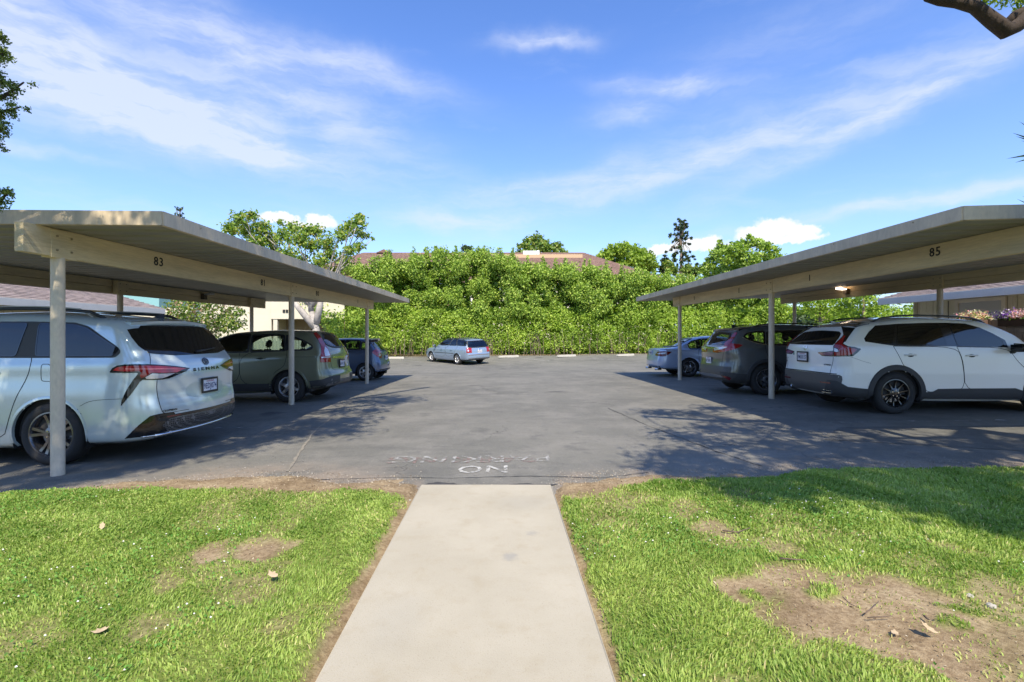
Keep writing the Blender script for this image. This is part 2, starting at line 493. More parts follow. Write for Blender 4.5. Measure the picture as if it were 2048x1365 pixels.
def asphalt_mat():
    m = bpy.data.materials.new("worn asphalt"); m.use_nodes = True
    g = NT(m.node_tree); b = g.n['Principled BSDF']
    tc = g.node('ShaderNodeTexCoord').outputs['Object']
    n0 = g.noise(tc, 0.22, 5, 0.6); n1 = g.noise(tc, 1.3, 6, 0.65); n2 = g.noise(tc, 9, 5, 0.7)
    sp = g.noise(tc, 95, 3, 0.75); sp2 = g.noise(tc, 230, 2, 0.7)
    base = g.ramp(n0, [(0.3, (0.118, 0.115, 0.102)), (0.5, (0.155, 0.150, 0.131)), (0.72, (0.205, 0.195, 0.167))])
    base = g.mix(g.mapr(n1, 0.40, 0.66, 0, 0.65), base, (0.225, 0.212, 0.186, 1))
    base = g.mix(g.mapr(n2, 0.56, 0.72, 0, 0.5), base, (0.085, 0.085, 0.088, 1))
    # streaks where cars turn
    st = g.vmath('MULTIPLY', tc, (0.35, 1.6, 1))
    sk = g.noise(st, 1.6, 5, 0.6, 0.8)
    base = g.mix(g.mapr(sk, 0.50, 0.70, 0, 0.32), base, (0.095, 0.092, 0.085, 1))
    # oil drips and tyre-dark lanes
    oil = g.noise(tc, 0.9, 2, 0.4)
    base = g.mix(g.mapr(oil, 0.66, 0.75, 0, 0.65), base, (0.05, 0.05, 0.05, 1))
    base = g.mix(g.mapr(sp, 0.58, 0.68, 0, 0.75), base, (0.42, 0.40, 0.36, 1))
    base = g.mix(g.mapr(sp2, 0.30, 0.42, 0.6, 0), base, (0.055, 0.055, 0.055, 1))
    # fine scuffs dragged along the drive
    sc2 = g.noise(g.vmath('MULTIPLY', tc, (9, 1.2, 1)), 3.0, 4, 0.7)
    base = g.mix(g.mapr(sc2, 0.60, 0.72, 0, 0.22), base, (0.30, 0.285, 0.255, 1))
    mid = g.noise(tc, 4.0, 5, 0.7)
    base = g.mix(g.mapr(mid, 0.55, 0.68, 0, 0.45), base, (0.10, 0.098, 0.092, 1))
    # cracks
    dv = g.vmath('ADD', tc, g.vmath('MULTIPLY', g.vmath('SUBTRACT', g.noise(tc, 1.1, 4, 0.6, out=1), (0.5, 0.5, 0.5)), (1.6, 1.6, 0)))
    vo = g.node('ShaderNodeTexVoronoi', feature='DISTANCE_TO_EDGE'); vo.inputs['Scale'].default_value = 0.27; g.l.new(dv, vo.inputs['Vector'])
    ck = g.mapr(vo.outputs['Distance'], 0.0008, 0.0035, 1, 0)
    ck = g.math('MULTIPLY', ck, g.mapr(g.noise(tc, 0.5, 2), 0.50, 0.60))
    base = g.mix(g.math('MULTIPLY', ck, 0.6), base, (0.045, 0.045, 0.045, 1))
    # dust blown in from the bare soil along the near edge
    du = g.node('ShaderNodeAttribute'); du.attribute_name = 'dust'
    dm = g.math('MULTIPLY', du.outputs['Fac'], g.mapr(g.math('ADD', g.math('MULTIPLY', n1, 0.6), g.math('MULTIPLY', sp, 0.4)), 0.38, 0.62))
    base = g.mix(dm, base, g.mix(n2, (0.20, 0.13, 0.085, 1), (0.40, 0.33, 0.25, 1)))
    g.l.new(base, b.inputs['Base Color']); b.inputs['Roughness'].default_value = 0.82
    b.inputs['Specular IOR Level'].default_value = 0.35
    bn = g.node('ShaderNodeBump'); bn.inputs['Strength'].default_value = 0.55; bn.inputs['Distance'].default_value = 0.006
    h = g.math('SUBTRACT', g.math('ADD', sp, g.math('MULTIPLY', sp2, 0.6)), g.math('MULTIPLY', ck, 3.0))
    g.l.new(h, bn.inputs['Height']); g.l.new(bn.outputs[0], b.inputs['Normal'])
    return m
ASPH = asphalt_mat()
def lot_top(X, Y):
    # a low rolled seam between the stalls and the drive
    r1 = np.exp(-((X - (-3.25 - 0.05 * (Y - 5))) / 0.06) ** 2) * 0.010 * (Y > 4.8) * (Y < 19)
    r2 = np.exp(-((X - (3.75)) / 0.06) ** 2) * 0.012 * (Y > 9.5) * (Y < 20)
    return lotz(X, Y) + r1 + r2 + (fbm(X, Y, 0.5, 2) - 0.5) * 0.012
xs2 = np.concatenate([np.arange(-34, -5, 1.0), np.arange(-5, 5, 0.06), np.arange(5, 36, 1.0)])
ys2 = np.concatenate([np.arange(4.25, 8, 0.06), np.arange(8, 33.6, 0.35)])
def dust(X, Y):
    e = asph_edge(X)
    d = 1 - smooth01((Y - e) / (0.35 + 0.5 * fbm(X, Y, 1.3)))
    d2 = np.exp(-(((X + 2.7) / 1.1) ** 2 + ((Y - 5.25) / 0.35) ** 2)) * 0.9
    d3 = (1 - smooth01((33.4 - Y) / 0.9)) * 0.8
    return np.clip(np.maximum(np.maximum(d * 0.8, d2), d3), 0, 1) * np.where((X > -0.9) & (X < 0.4) & (Y < 5.2), 0.25, 1)
lot = grid_sheet('parking_lot', xs2, ys2, lot_top, ASPH, {'dust': dust})
tag(lot, kind='structure')

# darker re-laid asphalt patches (own sheets, 4 mm up)
def patch_sheet(name, poly, mat, lift=0.004):
    v, f = cdt_fill(poly, 0.15)
    Z = lot_top(v[:, 0], v[:, 1]) + lift
    return fast_mesh(name, np.column_stack([v, Z]), f, mat, smooth=True)
def cdt_fill(poly, res, holes=()):
    poly = [tuple(p) for p in poly]
    def dens(pl):
        out = []
        for i in range(len(pl)):
            a = Vector(pl[i]); b = Vector(pl[(i + 1) % len(pl)])
            n = max(1, int(math.ceil((b - a).length / res)))
            for k in range(n): out.append(a.lerp(b, k / n))
        return out
    loops = [dens(poly)] + [dens(h) for h in holes]
    pts = []; edges = []; 
    for lp in loops:
        s = len(pts); pts += lp; n = len(lp)
        edges += [(s + i, s + (i + 1) % n) for i in range(n)]
    A = np.array([p[:] for p in loops[0]]); mn = A.min(0); mx = A.max(0)
    gx = np.arange(mn[0] + res * .5, mx[0], res); gy = np.arange(mn[1] + res * .5, mx[1], res)
    if len(gx) and len(gy):
        G = np.array(np.meshgrid(gx, gy)).reshape(2, -1).T
        B = np.concatenate([np.array([p[:] for p in lp]) for lp in loops])
        ins = inpoly(G, A)
        for lp in loops[1:]: ins &= ~inpoly(G, np.array([p[:] for p in lp]))
        G = G[ins]
        if len(G):
            dd = np.sqrt(((G[:, None, :] - B[None, :, :]) ** 2).sum(2)).min(1)
            G = G[dd > res * 0.45]
            pts += [Vector(q) for q in G]
    vo, eo, fo, *_ = delaunay_2d_cdt([Vector(p[:]) for p in pts], edges, [], 0, 1e-6)
    V = np.array([v[:] for v in vo]); Fc = np.array([list(f) for f in fo if len(f) == 3])
    cen = V[Fc].mean(1)
    ok = inpoly(cen, A)
    for lp in loops[1:]: ok &= ~inpoly(cen, np.array([p[:] for p in lp]))
    Fc = Fc[ok]
    # orientation ccw
    a, b, c = V[Fc[:, 0]], V[Fc[:, 1]], V[Fc[:, 2]]
    ar = (b[:, 0] - a[:, 0]) * (c[:, 1] - a[:, 1]) - (b[:, 1] - a[:, 1]) * (c[:, 0] - a[:, 0])
    Fc[ar < 0] = Fc[ar < 0][:, ::-1]
    return V, Fc
def inpoly(pts, poly):
    x, y = pts[:, 0], pts[:, 1]; ins = np.zeros(len(pts), bool); n = len(poly)
    j = n - 1
    for i in range(n):
        xi, yi = poly[i]; xj, yj = poly[j]
        c = ((yi > y) != (yj > y))
        with np.errstate(divide='ignore', invalid='ignore'):
            c &= x < (xj - xi) * (y - yi) / (yj - yi + 1e-12) + xi
        ins ^= c; j = i
    return ins

def rough_poly(pts, amp=0.05, n=8):
    out = []
    for i in range(len(pts)):
        a = Vector(pts[i]); b = Vector(pts[(i + 1) % len(pts)])
        for k in range(n):
            p = a.lerp(b, k / n); out.append((p.x + random.uniform(-amp, amp), p.y + random.uniform(-amp, amp)))
    return out
pt = patch_sheet('asphalt_patch', rough_poly([(-0.85, 4.50), (0.33, 4.50), (0.42, 4.72), (0.0, 4.72), (-0.4, 4.66), (-0.7, 4.82), (-0.88, 4.75)], 0.03, 5),
                 pmat('dark asphalt', (0.062, 0.060, 0.060), 0.85, noise=0.5, nscale=14, bump=0.5, bscale=180), 0.006)
tag(pt, kind='structure')
pt = patch_sheet('asphalt_patch', rough_poly([(4.25, 6.55), (6.3, 5.75), (9.5, 5.72), (9.5, 7.35), (5.0, 7.4)], 0.02, 6),
                 pmat('newer asphalt', (0.125, 0.122, 0.11), 0.85, noise=0.4, nscale=6, bump=0.5, bscale=180), 0.005)
tag(pt, kind='structure')

def crack(name, pts, w, mat, label):
    V = []; Fc = []
    for i, (x, y) in enumerate(pts):
        q = Vector(pts[min(i + 1, len(pts) - 1)]) - Vector(pts[max(i - 1, 0)]); n = Vector((-q.y, q.x)).normalized() * w * random.uniform(.4, 1.2)
        for s_ in (-1, 1): V.append((x + n.x * s_, y + n.y * s_, float(lot_top(np.array([x]), np.array([y]))[0]) + .006))
    for i in range(len(pts) - 1): Fc.append((2 * i, 2 * i + 2, 2 * i + 3, 2 * i + 1))
    o = fast_mesh(name, np.array(V), np.array(Fc), mat); tag(o, kind='structure'); return o
def wob(pts, n=10, a=.05):
    out = []
    for p, q in zip(pts, pts[1:]):
        for k in range(n): t = k / n; out.append((p[0] + (q[0] - p[0]) * t + random.uniform(-a, a), p[1] + (q[1] - p[1]) * t + random.uniform(-a, a)))
    return out
CRK = pmat('crack fill', (.045, .045, .044), .9); CRKL = pmat('dusty seam', (.24, .215, .175), .95, noise=.4, nscale=20)
crack('pavement_seam', wob([(-2.45, 5.3), (-2.75, 6.3), (-3.1, 7.6), (-3.35, 9.2)], 14, .010), .018, CRKL, None)
crack('pavement_crack', wob([(-2.2, 4.95), (-1.2, 5.02), (-.6, 4.95), (.2, 5.0), (.9, 4.9), (1.5, 5.1)], 10, .008), .007, CRK, None)
crack('pavement_crack', wob([(1.9, 9.6), (2.2, 7.6), (2.5, 6.1), (2.75, 5.2)], 14, .012), .008, CRK, None)
crack('pavement_crack', wob([(-2.3, 12.5), (-1.0, 12.2), (.6, 12.7), (2.4, 12.3)], 14, .02), .010, CRK, None)
crack('pavement_crack', wob([(-6, 21), (-2, 20.4), (2.5, 20.9), (6, 20.2)], 14, .03), .016, CRK, None)

# -------- concrete path
def conc_mat(name, tone=(0.43, 0.39, 0.31)):
    m = bpy.data.materials.new(name); m.use_nodes = True
    g = NT(m.node_tree); b = g.n['Principled BSDF']
    tc = g.node('ShaderNodeTexCoord').outputs['Object']
    n0 = g.noise(tc, 1.1, 5, 0.6); n1 = g.noise(tc, 7, 5, 0.65); n2 = g.noise(tc, 120, 3, 0.7); n3 = g.noise(tc, 420, 2, 0.6)
    t = tone
    c = g.ramp(n0, [(0.3, (t[0] * .86, t[1] * .85, t[2] * .83)), (0.7, (t[0] * 1.06, t[1] * 1.06, t[2] * 1.07))])
    c = g.mix(g.mapr(n1, 0.48, 0.75, 0, 0.38), c, (t[0] * .80, t[1] * .74, t[2] * .64, 1))
    c = g.mix(g.mapr(n2, 0.58, 0.70, 0, 0.65), c, (t[0] * .62, t[1] * .58, t[2] * .52, 1))
    c = g.mix(g.mapr(n3, 0.55, 0.68, 0, 0.5), c, (t[0] * .5, t[1] * .47, t[2] * .42, 1))
    so = g.node('ShaderNodeObjectInfo')
    # two grey scuffs
    for (x, y, rx, ry, am) in [(-0.01, 2.95, 0.05, 0.06, .55), (0.13, 3.3, 0.05, 0.04, .4), (-0.55, 2.3, .16, .3, .12), (0.1, 3.9, .25, .2, .14)]:
        q = g.vmath('LENGTH', g.vmath('MULTIPLY', g.vmath('SUBTRACT', g.vmath('ADD', tc, g.vmath('MULTIPLY', g.noise(tc, 14, 4, .7, out=1), (.12, .12, 0))), (x + .06, y + .06, 0)), (1 / rx, 1 / ry, 0)), out='Value')
        c = g.mix(g.mapr(q, 0.3, 1.2, am, 0), c, (0.25, 0.25, 0.24, 1))
    g.l.new(c, b.inputs['Base Color']); b.inputs['Roughness'].default_value = 0.9; b.inputs['Specular IOR Level'].default_value = 0.25
    bn = g.node('ShaderNodeBump'); bn.inputs['Strength'].default_value = 0.35; bn.inputs['Distance'].default_value = 0.004
    g.l.new(g.math('ADD', n2, g.math('MULTIPLY', n3, 0.5)), bn.inputs['Height']); g.l.new(bn.outputs[0], b.inputs['Normal'])
    return m
CONC = conc_mat('path concrete')
def make_path():
    mb = MB()
    y0, y1 = -1.6, 4.37
    L0, R0, L1, R1 = PATH_L(y0) + .02, PATH_R(y0), PATH_L(y1) + .02, PATH_R(y1)
    mb.hexa([(L0, y0, -.13), (R0, y0, -.13), (R1, y1, -.13), (L1, y1, -.13), (L0, y0, 0), (R0, y0, 0), (R1, y1, 0), (L1, y1, 0)])
    o = mb.build('path', CONC, bevel=0.012, seg=3); sharp_smooth(o, 50)
    tag(o, kind='structure')
make_path()

# -------- worn lettering and stall lines
def paint_mat(name, col, wear=0.5, scale=14):
    m = bpy.data.materials.new(name); m.use_nodes = True
    g = NT(m.node_tree); b = g.n['Principled BSDF']
    tc = g.node('ShaderNodeTexCoord').outputs['Object']
    n = g.noise(tc, scale, 5, 0.75); n2 = g.noise(tc, 110, 3, 0.7)
    b.inputs['Base Color'].default_value = (*col, 1); b.inputs['Roughness'].default_value = 0.8
    t = g.node('ShaderNodeBsdfTransparent'); mx = g.node('ShaderNodeMixShader')
    f = g.mapr(g.math('ADD', g.math('MULTIPLY', n, 0.6), g.math('MULTIPLY', n2, 0.4)), wear - 0.05, wear + 0.05)
    g.l.new(f, mx.inputs[0]); g.l.new(t.outputs[0], mx.inputs[1]); g.l.new(b.outputs[0], mx.inputs[2])
    g.l.new(mx.outputs[0], g.n['Material Output'].inputs[0])
    return m
PWHITE = paint_mat('road paint white', (0.48, 0.47, 0.44), 0.485)
PLINE = paint_mat('stall paint', (0.42, 0.41, 0.39), 0.54, 5)
PFADE = paint_mat('road paint faded', (0.36, 0.35, 0.33), 0.505, 9)
PRED = paint_mat('road paint old red', (0.27, 0.19, 0.17), 0.515, 9)

def ground_text(name, txt, cx, cy, w, h, mat, lift, stroke=0.0):
    me = text_mesh(txt, 1.0, bold=stroke, spacing=1.05)
    co = np.array([v.co[:] for v in me.vertices]); mn = co.min(0); mx = co.max(0)
    X = cx - ((co[:, 0] - mn[0]) / (mx[0] - mn[0]) - 0.5) * w      # read from the car park: turned 180 degrees
    Y = cy - ((co[:, 1] - mn[1]) / (mx[1] - mn[1]) - 0.5) * h
    Z = lot_top(X, Y) + lift
    for i, v in enumerate(me.vertices): v.co = (X[i], Y[i], Z[i])
    me.materials.clear(); me.materials.append(mat)
    o = link_mesh(name, me)
    return o
o = ground_text('pavement_lettering', 'NO', -0.32, 5.28, 0.54, 0.31, PWHITE, 0.008, 0.012)
tag(o, 'worn white NO painted upside down on the asphalt at the end of the concrete path', 'road marking')
o = ground_text('pavement_lettering', 'PARKING', -0.48, 5.74, 1.85, 0.31, PFADE, 0.008, 0.0)
tag(o, 'faded white word PARKING painted upside down on the asphalt, beyond the word NO', 'road marking')
o = ground_text('old_pavement_lettering', 'PARKING', -0.60, 5.72, 1.75, 0.28, PRED, 0.0065, 0.0)
tag(o, 'ghost of older reddish lettering under the faded word PARKING', 'road marking')

def stripe(x0, y0, x1, y1, w=0.1, mat=PLINE, label=None, group='stall lines in the car park', lift=0.007):
    a = Vector((x0, y0)); b = Vector((x1, y1)); d = (b - a).normalized(); n = Vector((-d.y, d.x)) * w / 2
    k = max(2, int((b - a).length / 0.3)); V = []; Fc = []
    for i in range(k + 1):
        p = a.lerp(b, i / k)
        for q in (p - n, p + n): V.append((q.x, q.y, float(lot_top(np.array([q.x]), np.array([q.y]))[0]) + lift))
    for i in range(k): Fc.append((2 * i, 2 * i + 2, 2 * i + 3, 2 * i + 1))
    o = fast_mesh('stall_line', np.array(V), np.array(Fc), mat)
    tag(o, label, 'road marking', group)
for Y in (7.95, 10.62, 13.25, 15.9):
    lab = {7.95: 'beside the near side of the silver minivan', 10.62: 'beside the second post of the left carport', 13.25: 'beyond the olive green car', 15.9: 'at the last post of the left carport'}[Y]
    stripe(-3.95 - (0.4 if Y == 13.25 else 0), Y, -9.3, Y, label='worn white stall line on the asphalt ' + lab)
for Y in (7.8, 10.6, 13.05, 15.85):
    lab = {7.8: 'running along the near side of the white car', 10.6: 'between the white car and the dark grey car', 13.05: 'beyond the dark grey car', 15.85: 'at the last post of the right carport'}[Y]
    stripe(5.1, Y, 9.6, Y, label='worn white stall line on the asphalt ' + lab)
HD = Vector((-0.66, 0.75)).normalized()
for i, X in enumerate((-12.0, -8.2, -4.4, -0.6, 3.2, 7.0, 10.8)):
    lab = ['far left end of the angled stalls', 'left of the pale blue estate car', 'just behind the pale blue estate car', 'right of the pale blue estate car', 'between the two middle wheel stops', 'near the pale blue saloon', 'hidden far right end of the angled stalls'][i]
    stripe(X, 32.2, X + 2.9, 28.9, label='faded diagonal stall line, ' + lab, mat=PWHITE if i in (2, 3) else PFADE, w=0.11)
stripe(-0.75, 25.0, 0.35, 24.95, label='short detached white dash in the open asphalt behind the pale blue estate car', mat=PFADE, group=None)
stripe(0.95, 24.7, 1.6, 24.72, label='tiny faded white dash in the middle of the open asphalt', mat=PFADE, group=None)

# -------- wheel stops
stop_mat = conc_mat('wheel stop concrete', (0.47, 0.45, 0.40))
def wheel_stop(x, y, ang, label):
    e = empty('wheel_stop', (x, y, lz(x, y)), (0, 0, ang))
    mb = MB(); L = 0.82; w0, w1, h = .10, .065, .135
    mb.hexa([(-L, -w0, 0), (L, -w0, 0), (L, w0, 0), (-L, w0, 0), (-L + .03, -w1, h), (L - .03, -w1, h), (L - .03, w1, h), (-L + .03, w1, h)])
    me = mb.build('stop_block', stop_mat, bevel=0.012, seg=2, local=True); me.parent = e
    for s in (-.55, .55):
        pb = MB(); pb.tube([(s, 0, h - .01), (s, 0, h + .012)], .016, 8)
        p = pb.build('anchor_pin', pmat('rust', (.16, .08, .05), .8) if 'rust' not in MATS else MATS['rust'], local=True); p.parent = e
    tag(e, label, 'wheel stop', 'concrete wheel stops in front of the hedge')
for x, y, lab in [(783, 714, 'beyond the small blue hatchback'), (1017, 714, 'just right of the pale blue estate car'),
                  (1133, 711, 'in the middle of the open stalls before the hedge'), (1251, 710, 'left of the pale blue saloon')]:
    d = 31.6; X = (x - 1024) * d / F
    wheel_stop(X, d, R(38) if x != 783 else R(5), 'low white concrete wheel stop, ' + lab)

# ================================================================== GRASS
def make_grass():
    rng = np.random.default_rng(3)
    def region(n, x0, x1, y0, y1):
        X = rng.uniform(x0, x1, n); Y = rng.uniform(y0, y1, n)
        return X, Y
    X, Y = region(760000, -6.6, 7.2, 1.0, 5.4)
    keep = np.abs(X) < 1.12 * Y + 0.7
    far = Y > 3.2
    keep &= rng.random(len(X)) < np.where(far, 0.78, 1.0)
    X, Y = X[keep], Y[keep]
    m = lawn_mask(X, Y); b = bare_field(X, Y)
    dens = m * (1 - b) ** 1.6 * (0.7 + 0.3 * smooth01((fbm(X, Y, 6.0) - 0.28) / 0.25))
    dens = dens + m * 0.10 * smooth01((fbm(X + 5, Y + 9, 5.0) - 0.50) / 0.12)
    keep = rng.random(len(X)) < dens
    X, Y = X[keep], Y[keep]; b = b[keep]
    n = len(X)
    Z = gz(X, Y) - 0.002
    tuft = fbm(X + 3, Y + 5, 7.0, 3)
    tall = np.where(X > 0, 0.026, 0.020) * (0.65 + 0.7 * tuft) * rng.uniform(0.6, 1.35, n) * (1 - 0.35 * b)
    tall *= 1 + 0.55 * smooth01((X - 1.8) / 1.5) * smooth01((Y - 3.0) / 0.8)
    ang = rng.uniform(0, 2 * np.pi, n) + 0
    # combed a little, tuft by tuft
    lean = rng.uniform(0.2, 1.05, n)
    comb = 6.28 * fbm(X, Y, 2.5, 2) * 2
    dx = np.cos(ang) * 0.75 + np.cos(comb) * 0.5; dy = np.sin(ang) * 0.75 + np.sin(comb) * 0.5
    w = rng.uniform(0.0019, 0.0040, n) * np.where(Y > 3.2, 1.5, 1.0)
    wx, wy = -np.sin(ang) * w, np.cos(ang) * w
    B = np.stack([X, Y, Z], 1); W = np.stack([wx, wy, np.zeros(n)], 1)
    mid = B + np.stack([dx * tall * lean * 0.35, dy * tall * lean * 0.35, tall * 0.6], 1)
    tip = B + np.stack([dx * tall * lean * 1.05, dy * tall * lean * 1.05, tall * (1.05 - 0.35 * lean)], 1)
    V = np.stack([B - W, B + W, mid + W * 0.8, mid - W * 0.8, tip], 1).reshape(-1, 3)
    i = np.arange(n) * 5
    # two faces as quads: (0,1,2,3) and (3,2,4,4)->tri handled as separate triangles
    Fc = np.concatenate([np.stack([i, i + 1, i + 2], 1), np.stack([i, i + 2, i + 3], 1), np.stack([i + 3, i + 2, i + 4], 1)])
    big = fbm(X + 30, Y, 1.1, 3); yel = fbm(X, Y + 60, 2.7, 3)
    t = 0.20 + 0.75 * (big - 0.3) + 0.6 * (yel - 0.5) + rng.normal(0, 0.13, n) + 0.25 * b
    dry = rng.random(n) < (0.025 + 0.30 * b + 0.06 * smooth01((yel - 0.6) / 0.1))
    t = np.where(dry, rng.uniform(0.86, 1.0, n), np.clip(t, 0, 0.78))
    gm = leafmat('grass blade', (0.14, 0.25, 0.035), (0.44, 0.54, 0.14), (0.62, 0.52, 0.28), trans=0.36, rough=0.55)
    o = fast_mesh('lawn_grass', V, Fc, gm, attrs={'tint': np.repeat(t, 5)})
    tag(o, 'short bright green lawn grass on both sides of the concrete path', 'grass', kind='stuff')
    # clover and broad weeds, low leaves
    X, Y = region(60000, -6.6, 7.2, 1.0, 5.4)
    k = (np.abs(X) < 1.12 * Y + 0.7)
    X, Y = X[k], Y[k]
    c = smooth01((fbm(X + 11, Y + 2, 1.7, 3) - 0.47) / 0.08) * lawn_mask(X, Y) * (1 - bare_field(X, Y)) ** 2
    k = rng.random(len(X)) < c; X, Y = X[k], Y[k]
    cen = np.stack([X, Y, gz(X, Y) + rng.uniform(0.008, 0.032, len(X))], 1)
    o = leaves('clover', cen, 0.016, leafmat('clover leaf', (0.10, 0.26, 0.04), (0.24, 0.42, 0.08), trans=0.3), up=2.0, aspect=0.9, droop=0, rng=rng)
    tag(o, 'low dark green clover patches growing through the lawn', 'clover', kind='stuff')
    # clover flowers
    n = 260
    X, Y = region(n * 4, -3.5, 3.2, 1.7, 4.3)
    k = rng.random(len(X)) < lawn_mask(X, Y) * (1 - bare_field(X, Y)) * smooth01((fbm(X + 11, Y + 2, 1.7, 3) - 0.45) / 0.08) * 0.6
    X, Y = X[k], Y[k]
    mb = MB()
    for x, y in zip(X, Y):
        z = float(gz(np.array([x]), np.array([y]))[0]) + random.uniform(.03, .045); r = random.uniform(.004, .007)
        mb.add([(x + r, y, z), (x, y + r, z), (x - r, y, z), (x, y - r, z), (x, y, z + r), (x, y, z - r)],
               [(0, 1, 4), (1, 2, 4), (2, 3, 4), (3, 0, 4), (1, 0, 5), (2, 1, 5), (3, 2, 5), (0, 3, 5)])
    o = mb.build('clover_flowers', pmat('clover white', (.7, .68, .62), .8))
    tag(o, 'tiny white clover flowers scattered in the lawn', 'flowers', kind='stuff')
    # loose straw, chips and crumbs on the soil
    X, Y = region(26000, -6, 6.5, 1.0, 5.5)
    edge = (Y > grass_edge(X) - 0.1) & (Y < asph_edge(X) + 0.25) & ~((X > -0.85) & (X < 0.4))
    pr = np.where(edge, 0.8, bare_field(X, Y) * 0.6) * np.where((X > PATH_L(Y)) & (X < PATH_R(Y)), 0, 1)
    k = rng.random(len(X)) < pr; X, Y = X[k], Y[k]
    zz = np.maximum(gz(X, Y), np.where(Y > 4.3, lot_top(X, Y), -9))
    cen = np.stack([X, Y, zz + 0.004], 1)
    o = leaves('litter', cen, 0.018, leafmat('litter', (0.10, 0.06, 0.035), (0.36, 0.27, 0.17), (0.62, 0.54, 0.42), trans=0.05, rough=0.9), up=6, aspect=0.35, droop=0, rng=rng)
    tag(o, 'brown straw, bark chips and crumbs along the soil edge of the car park', 'litter', kind='stuff')
    # gravel crumbs
    X, Y = region(5200, -5, 5, 4.3, 5.6)
    pr = np.exp(-((Y - asph_edge(X) - .05) / 0.22) ** 2); k = rng.random(len(X)) < pr; X, Y = X[k], Y[k]
    mb = MB()
    for x, y in zip(X, Y):
        z = max(float(gz(np.array([x]), np.array([y]))[0]), float(lot_top(np.array([x]), np.array([y]))[0]))
        r = random.uniform(.003, .009)
        mb.add([(x + r, y, z), (x, y + r * .8, z), (x - r, y, z), (x, y - r, z), (x, y, z + r * .8)], [(0, 1, 4), (1, 2, 4), (2, 3, 4), (3, 0, 4)])
    o = mb.build('gravel', pmat('gravel grey', (.34, .31, .27), .9, noise=.6, nscale=30))
    tag(o, 'loose gravel crumbs where the asphalt breaks up beside the soil', 'gravel', kind='stuff')
make_grass()

# -------- fallen leaves, twigs, stones on the lawn
def gpoint(x, y, H=1.395):
    d = H * F / (y - 668); X = (x - 1024) * d / F
    return X, d
def dead_leaf(px, py, size, rot, label, stand=0.0, col='dry leaf'):
    X, Y = gpoint(px, py); z = float(gz(np.array([X]), np.array([Y]))[0]) + .012
    pts = [(0, -.5), (.15, -.32), (.27, -.25), (.26, .0), (.33, .16), (.16, .24), (.03, .5), (-.12, .30), (-.30, .22), (-.24, .02), (-.28, -.2), (-.12, -.34)]
    V = [(0, 0, 0.10)]; 
    for i, (a, b) in enumerate(pts): V.append((a, b, 0.06 + 0.55 * (a * a + b * b) * (1 if i % 2 else 1.3)))
    n = len(pts); Fc = [(0, 1 + i, 1 + (i + 1) % n) for i in range(n)]
    V = np.array(V) * size
    e = Matrix.Rotation(rot, 3, 'Z') @ Matrix.Rotation(stand, 3, 'X')
    V = (np.array(e) @ V.T).T + np.array([X, Y, z + (size * .4 if stand else 0)])
    o = fast_mesh('fallen_leaf', V, np.array(Fc), MATS.get(col) or pmat(col, (.50, .38, .24), .8, noise=.3, nscale=40))
    tag(o, label, 'leaf')
dead_leaf(205, 1057, .055, .4, 'pale dry leaf standing on edge on the left lawn, farthest from the path', 1.1)
dead_leaf(545, 1165, .075, 1.2, 'crumpled tan leaf on the left lawn just in front of the small bare patch', .3)
dead_leaf(200, 1270, .07, 2.2, 'tan leaf lying low in the grass at the lower left')
dead_leaf(1855, 1275, .075, .9, 'large curled pale leaf on the bare soil at the lower right', .5)
dead_leaf(1790, 1270, .05, 2.6, 'smaller flat pale leaf on the bare soil beside the large curled leaf')
dead_leaf(1090, 992, .03, .2, 'small brown leaf at the right edge of the path end')
wood = pmat('twig bark', (.14, .10, .075), .9, noise=.3, nscale=50)
def twig(p, r, label, cat='twig'):
    mb = MB(); pts = []
    for (x, y) in p:
        X, Y = gpoint(x, y); pts.append((X, Y, float(gz(np.array([X]), np.array([Y]))[0]) + .018 + random.uniform(0, .012)))
    mb.tube(pts, [r * (1 - .5 * i / (len(pts) - 1)) for i in range(len(pts))], 6)
    tag(mb.build('twig', wood, smooth=True), label, cat)
twig([(1445, 1064), (1475, 1068), (1500, 1062)], .006, 'reddish twig in the thin grass right of the path')
twig([(1730, 1232), (1745, 1218), (1757, 1208)], .0035, 'dark forked twig on the bare soil in the middle of the right patch')
twig([(1685, 1200), (1700, 1208), (1716, 1218)], .003, 'short straight twig left of the forked twig on the bare soil')
twig([(1560, 1122), (1590, 1125), (1612, 1127)], .005, 'grey twig at the upper edge of the bare soil patch')
twig([(1848, 1238), (1855, 1244), (1860, 1248)], .005, 'stubby dark piece of bark on the bare soil')
twig([(1735, 1241), (1760, 1243), (1785, 1242)], .003, 'thin straw-like twig lying across the bare soil')
def stone(px, py, r, label):
    X, Y = gpoint(px, py); z = float(gz(np.array([X]), np.array([Y]))[0])
    bm = bmesh.new(); bmesh.ops.create_icosphere(bm, subdivisions=2, radius=r)
    for v in bm.verts: v.co *= random.uniform(.78, 1.15); v.co.z *= .62
    me = bpy.data.meshes.new('stone'); bm.to_mesh(me); bm.free(); me.materials.append(MATS.get('pale stone') or pmat('pale stone', (.40, .37, .32), .85, noise=.3, nscale=60))
    o = link_mesh('stone', me); o.location = (X, Y, z + r * .35); tag(o, label, 'stone')
stone(1982, 1212, .022, 'pale rounded stone at the right border of the bare soil patch')
stone(1940, 1192, .018, 'smaller pale stone left of the rounded stone on the bare soil')
stone(1725, 1105, .014, 'small white stone in the grass above the bare soil patch')
stone(820, 995, .012, 'small pale stone beside the left corner of the path end')
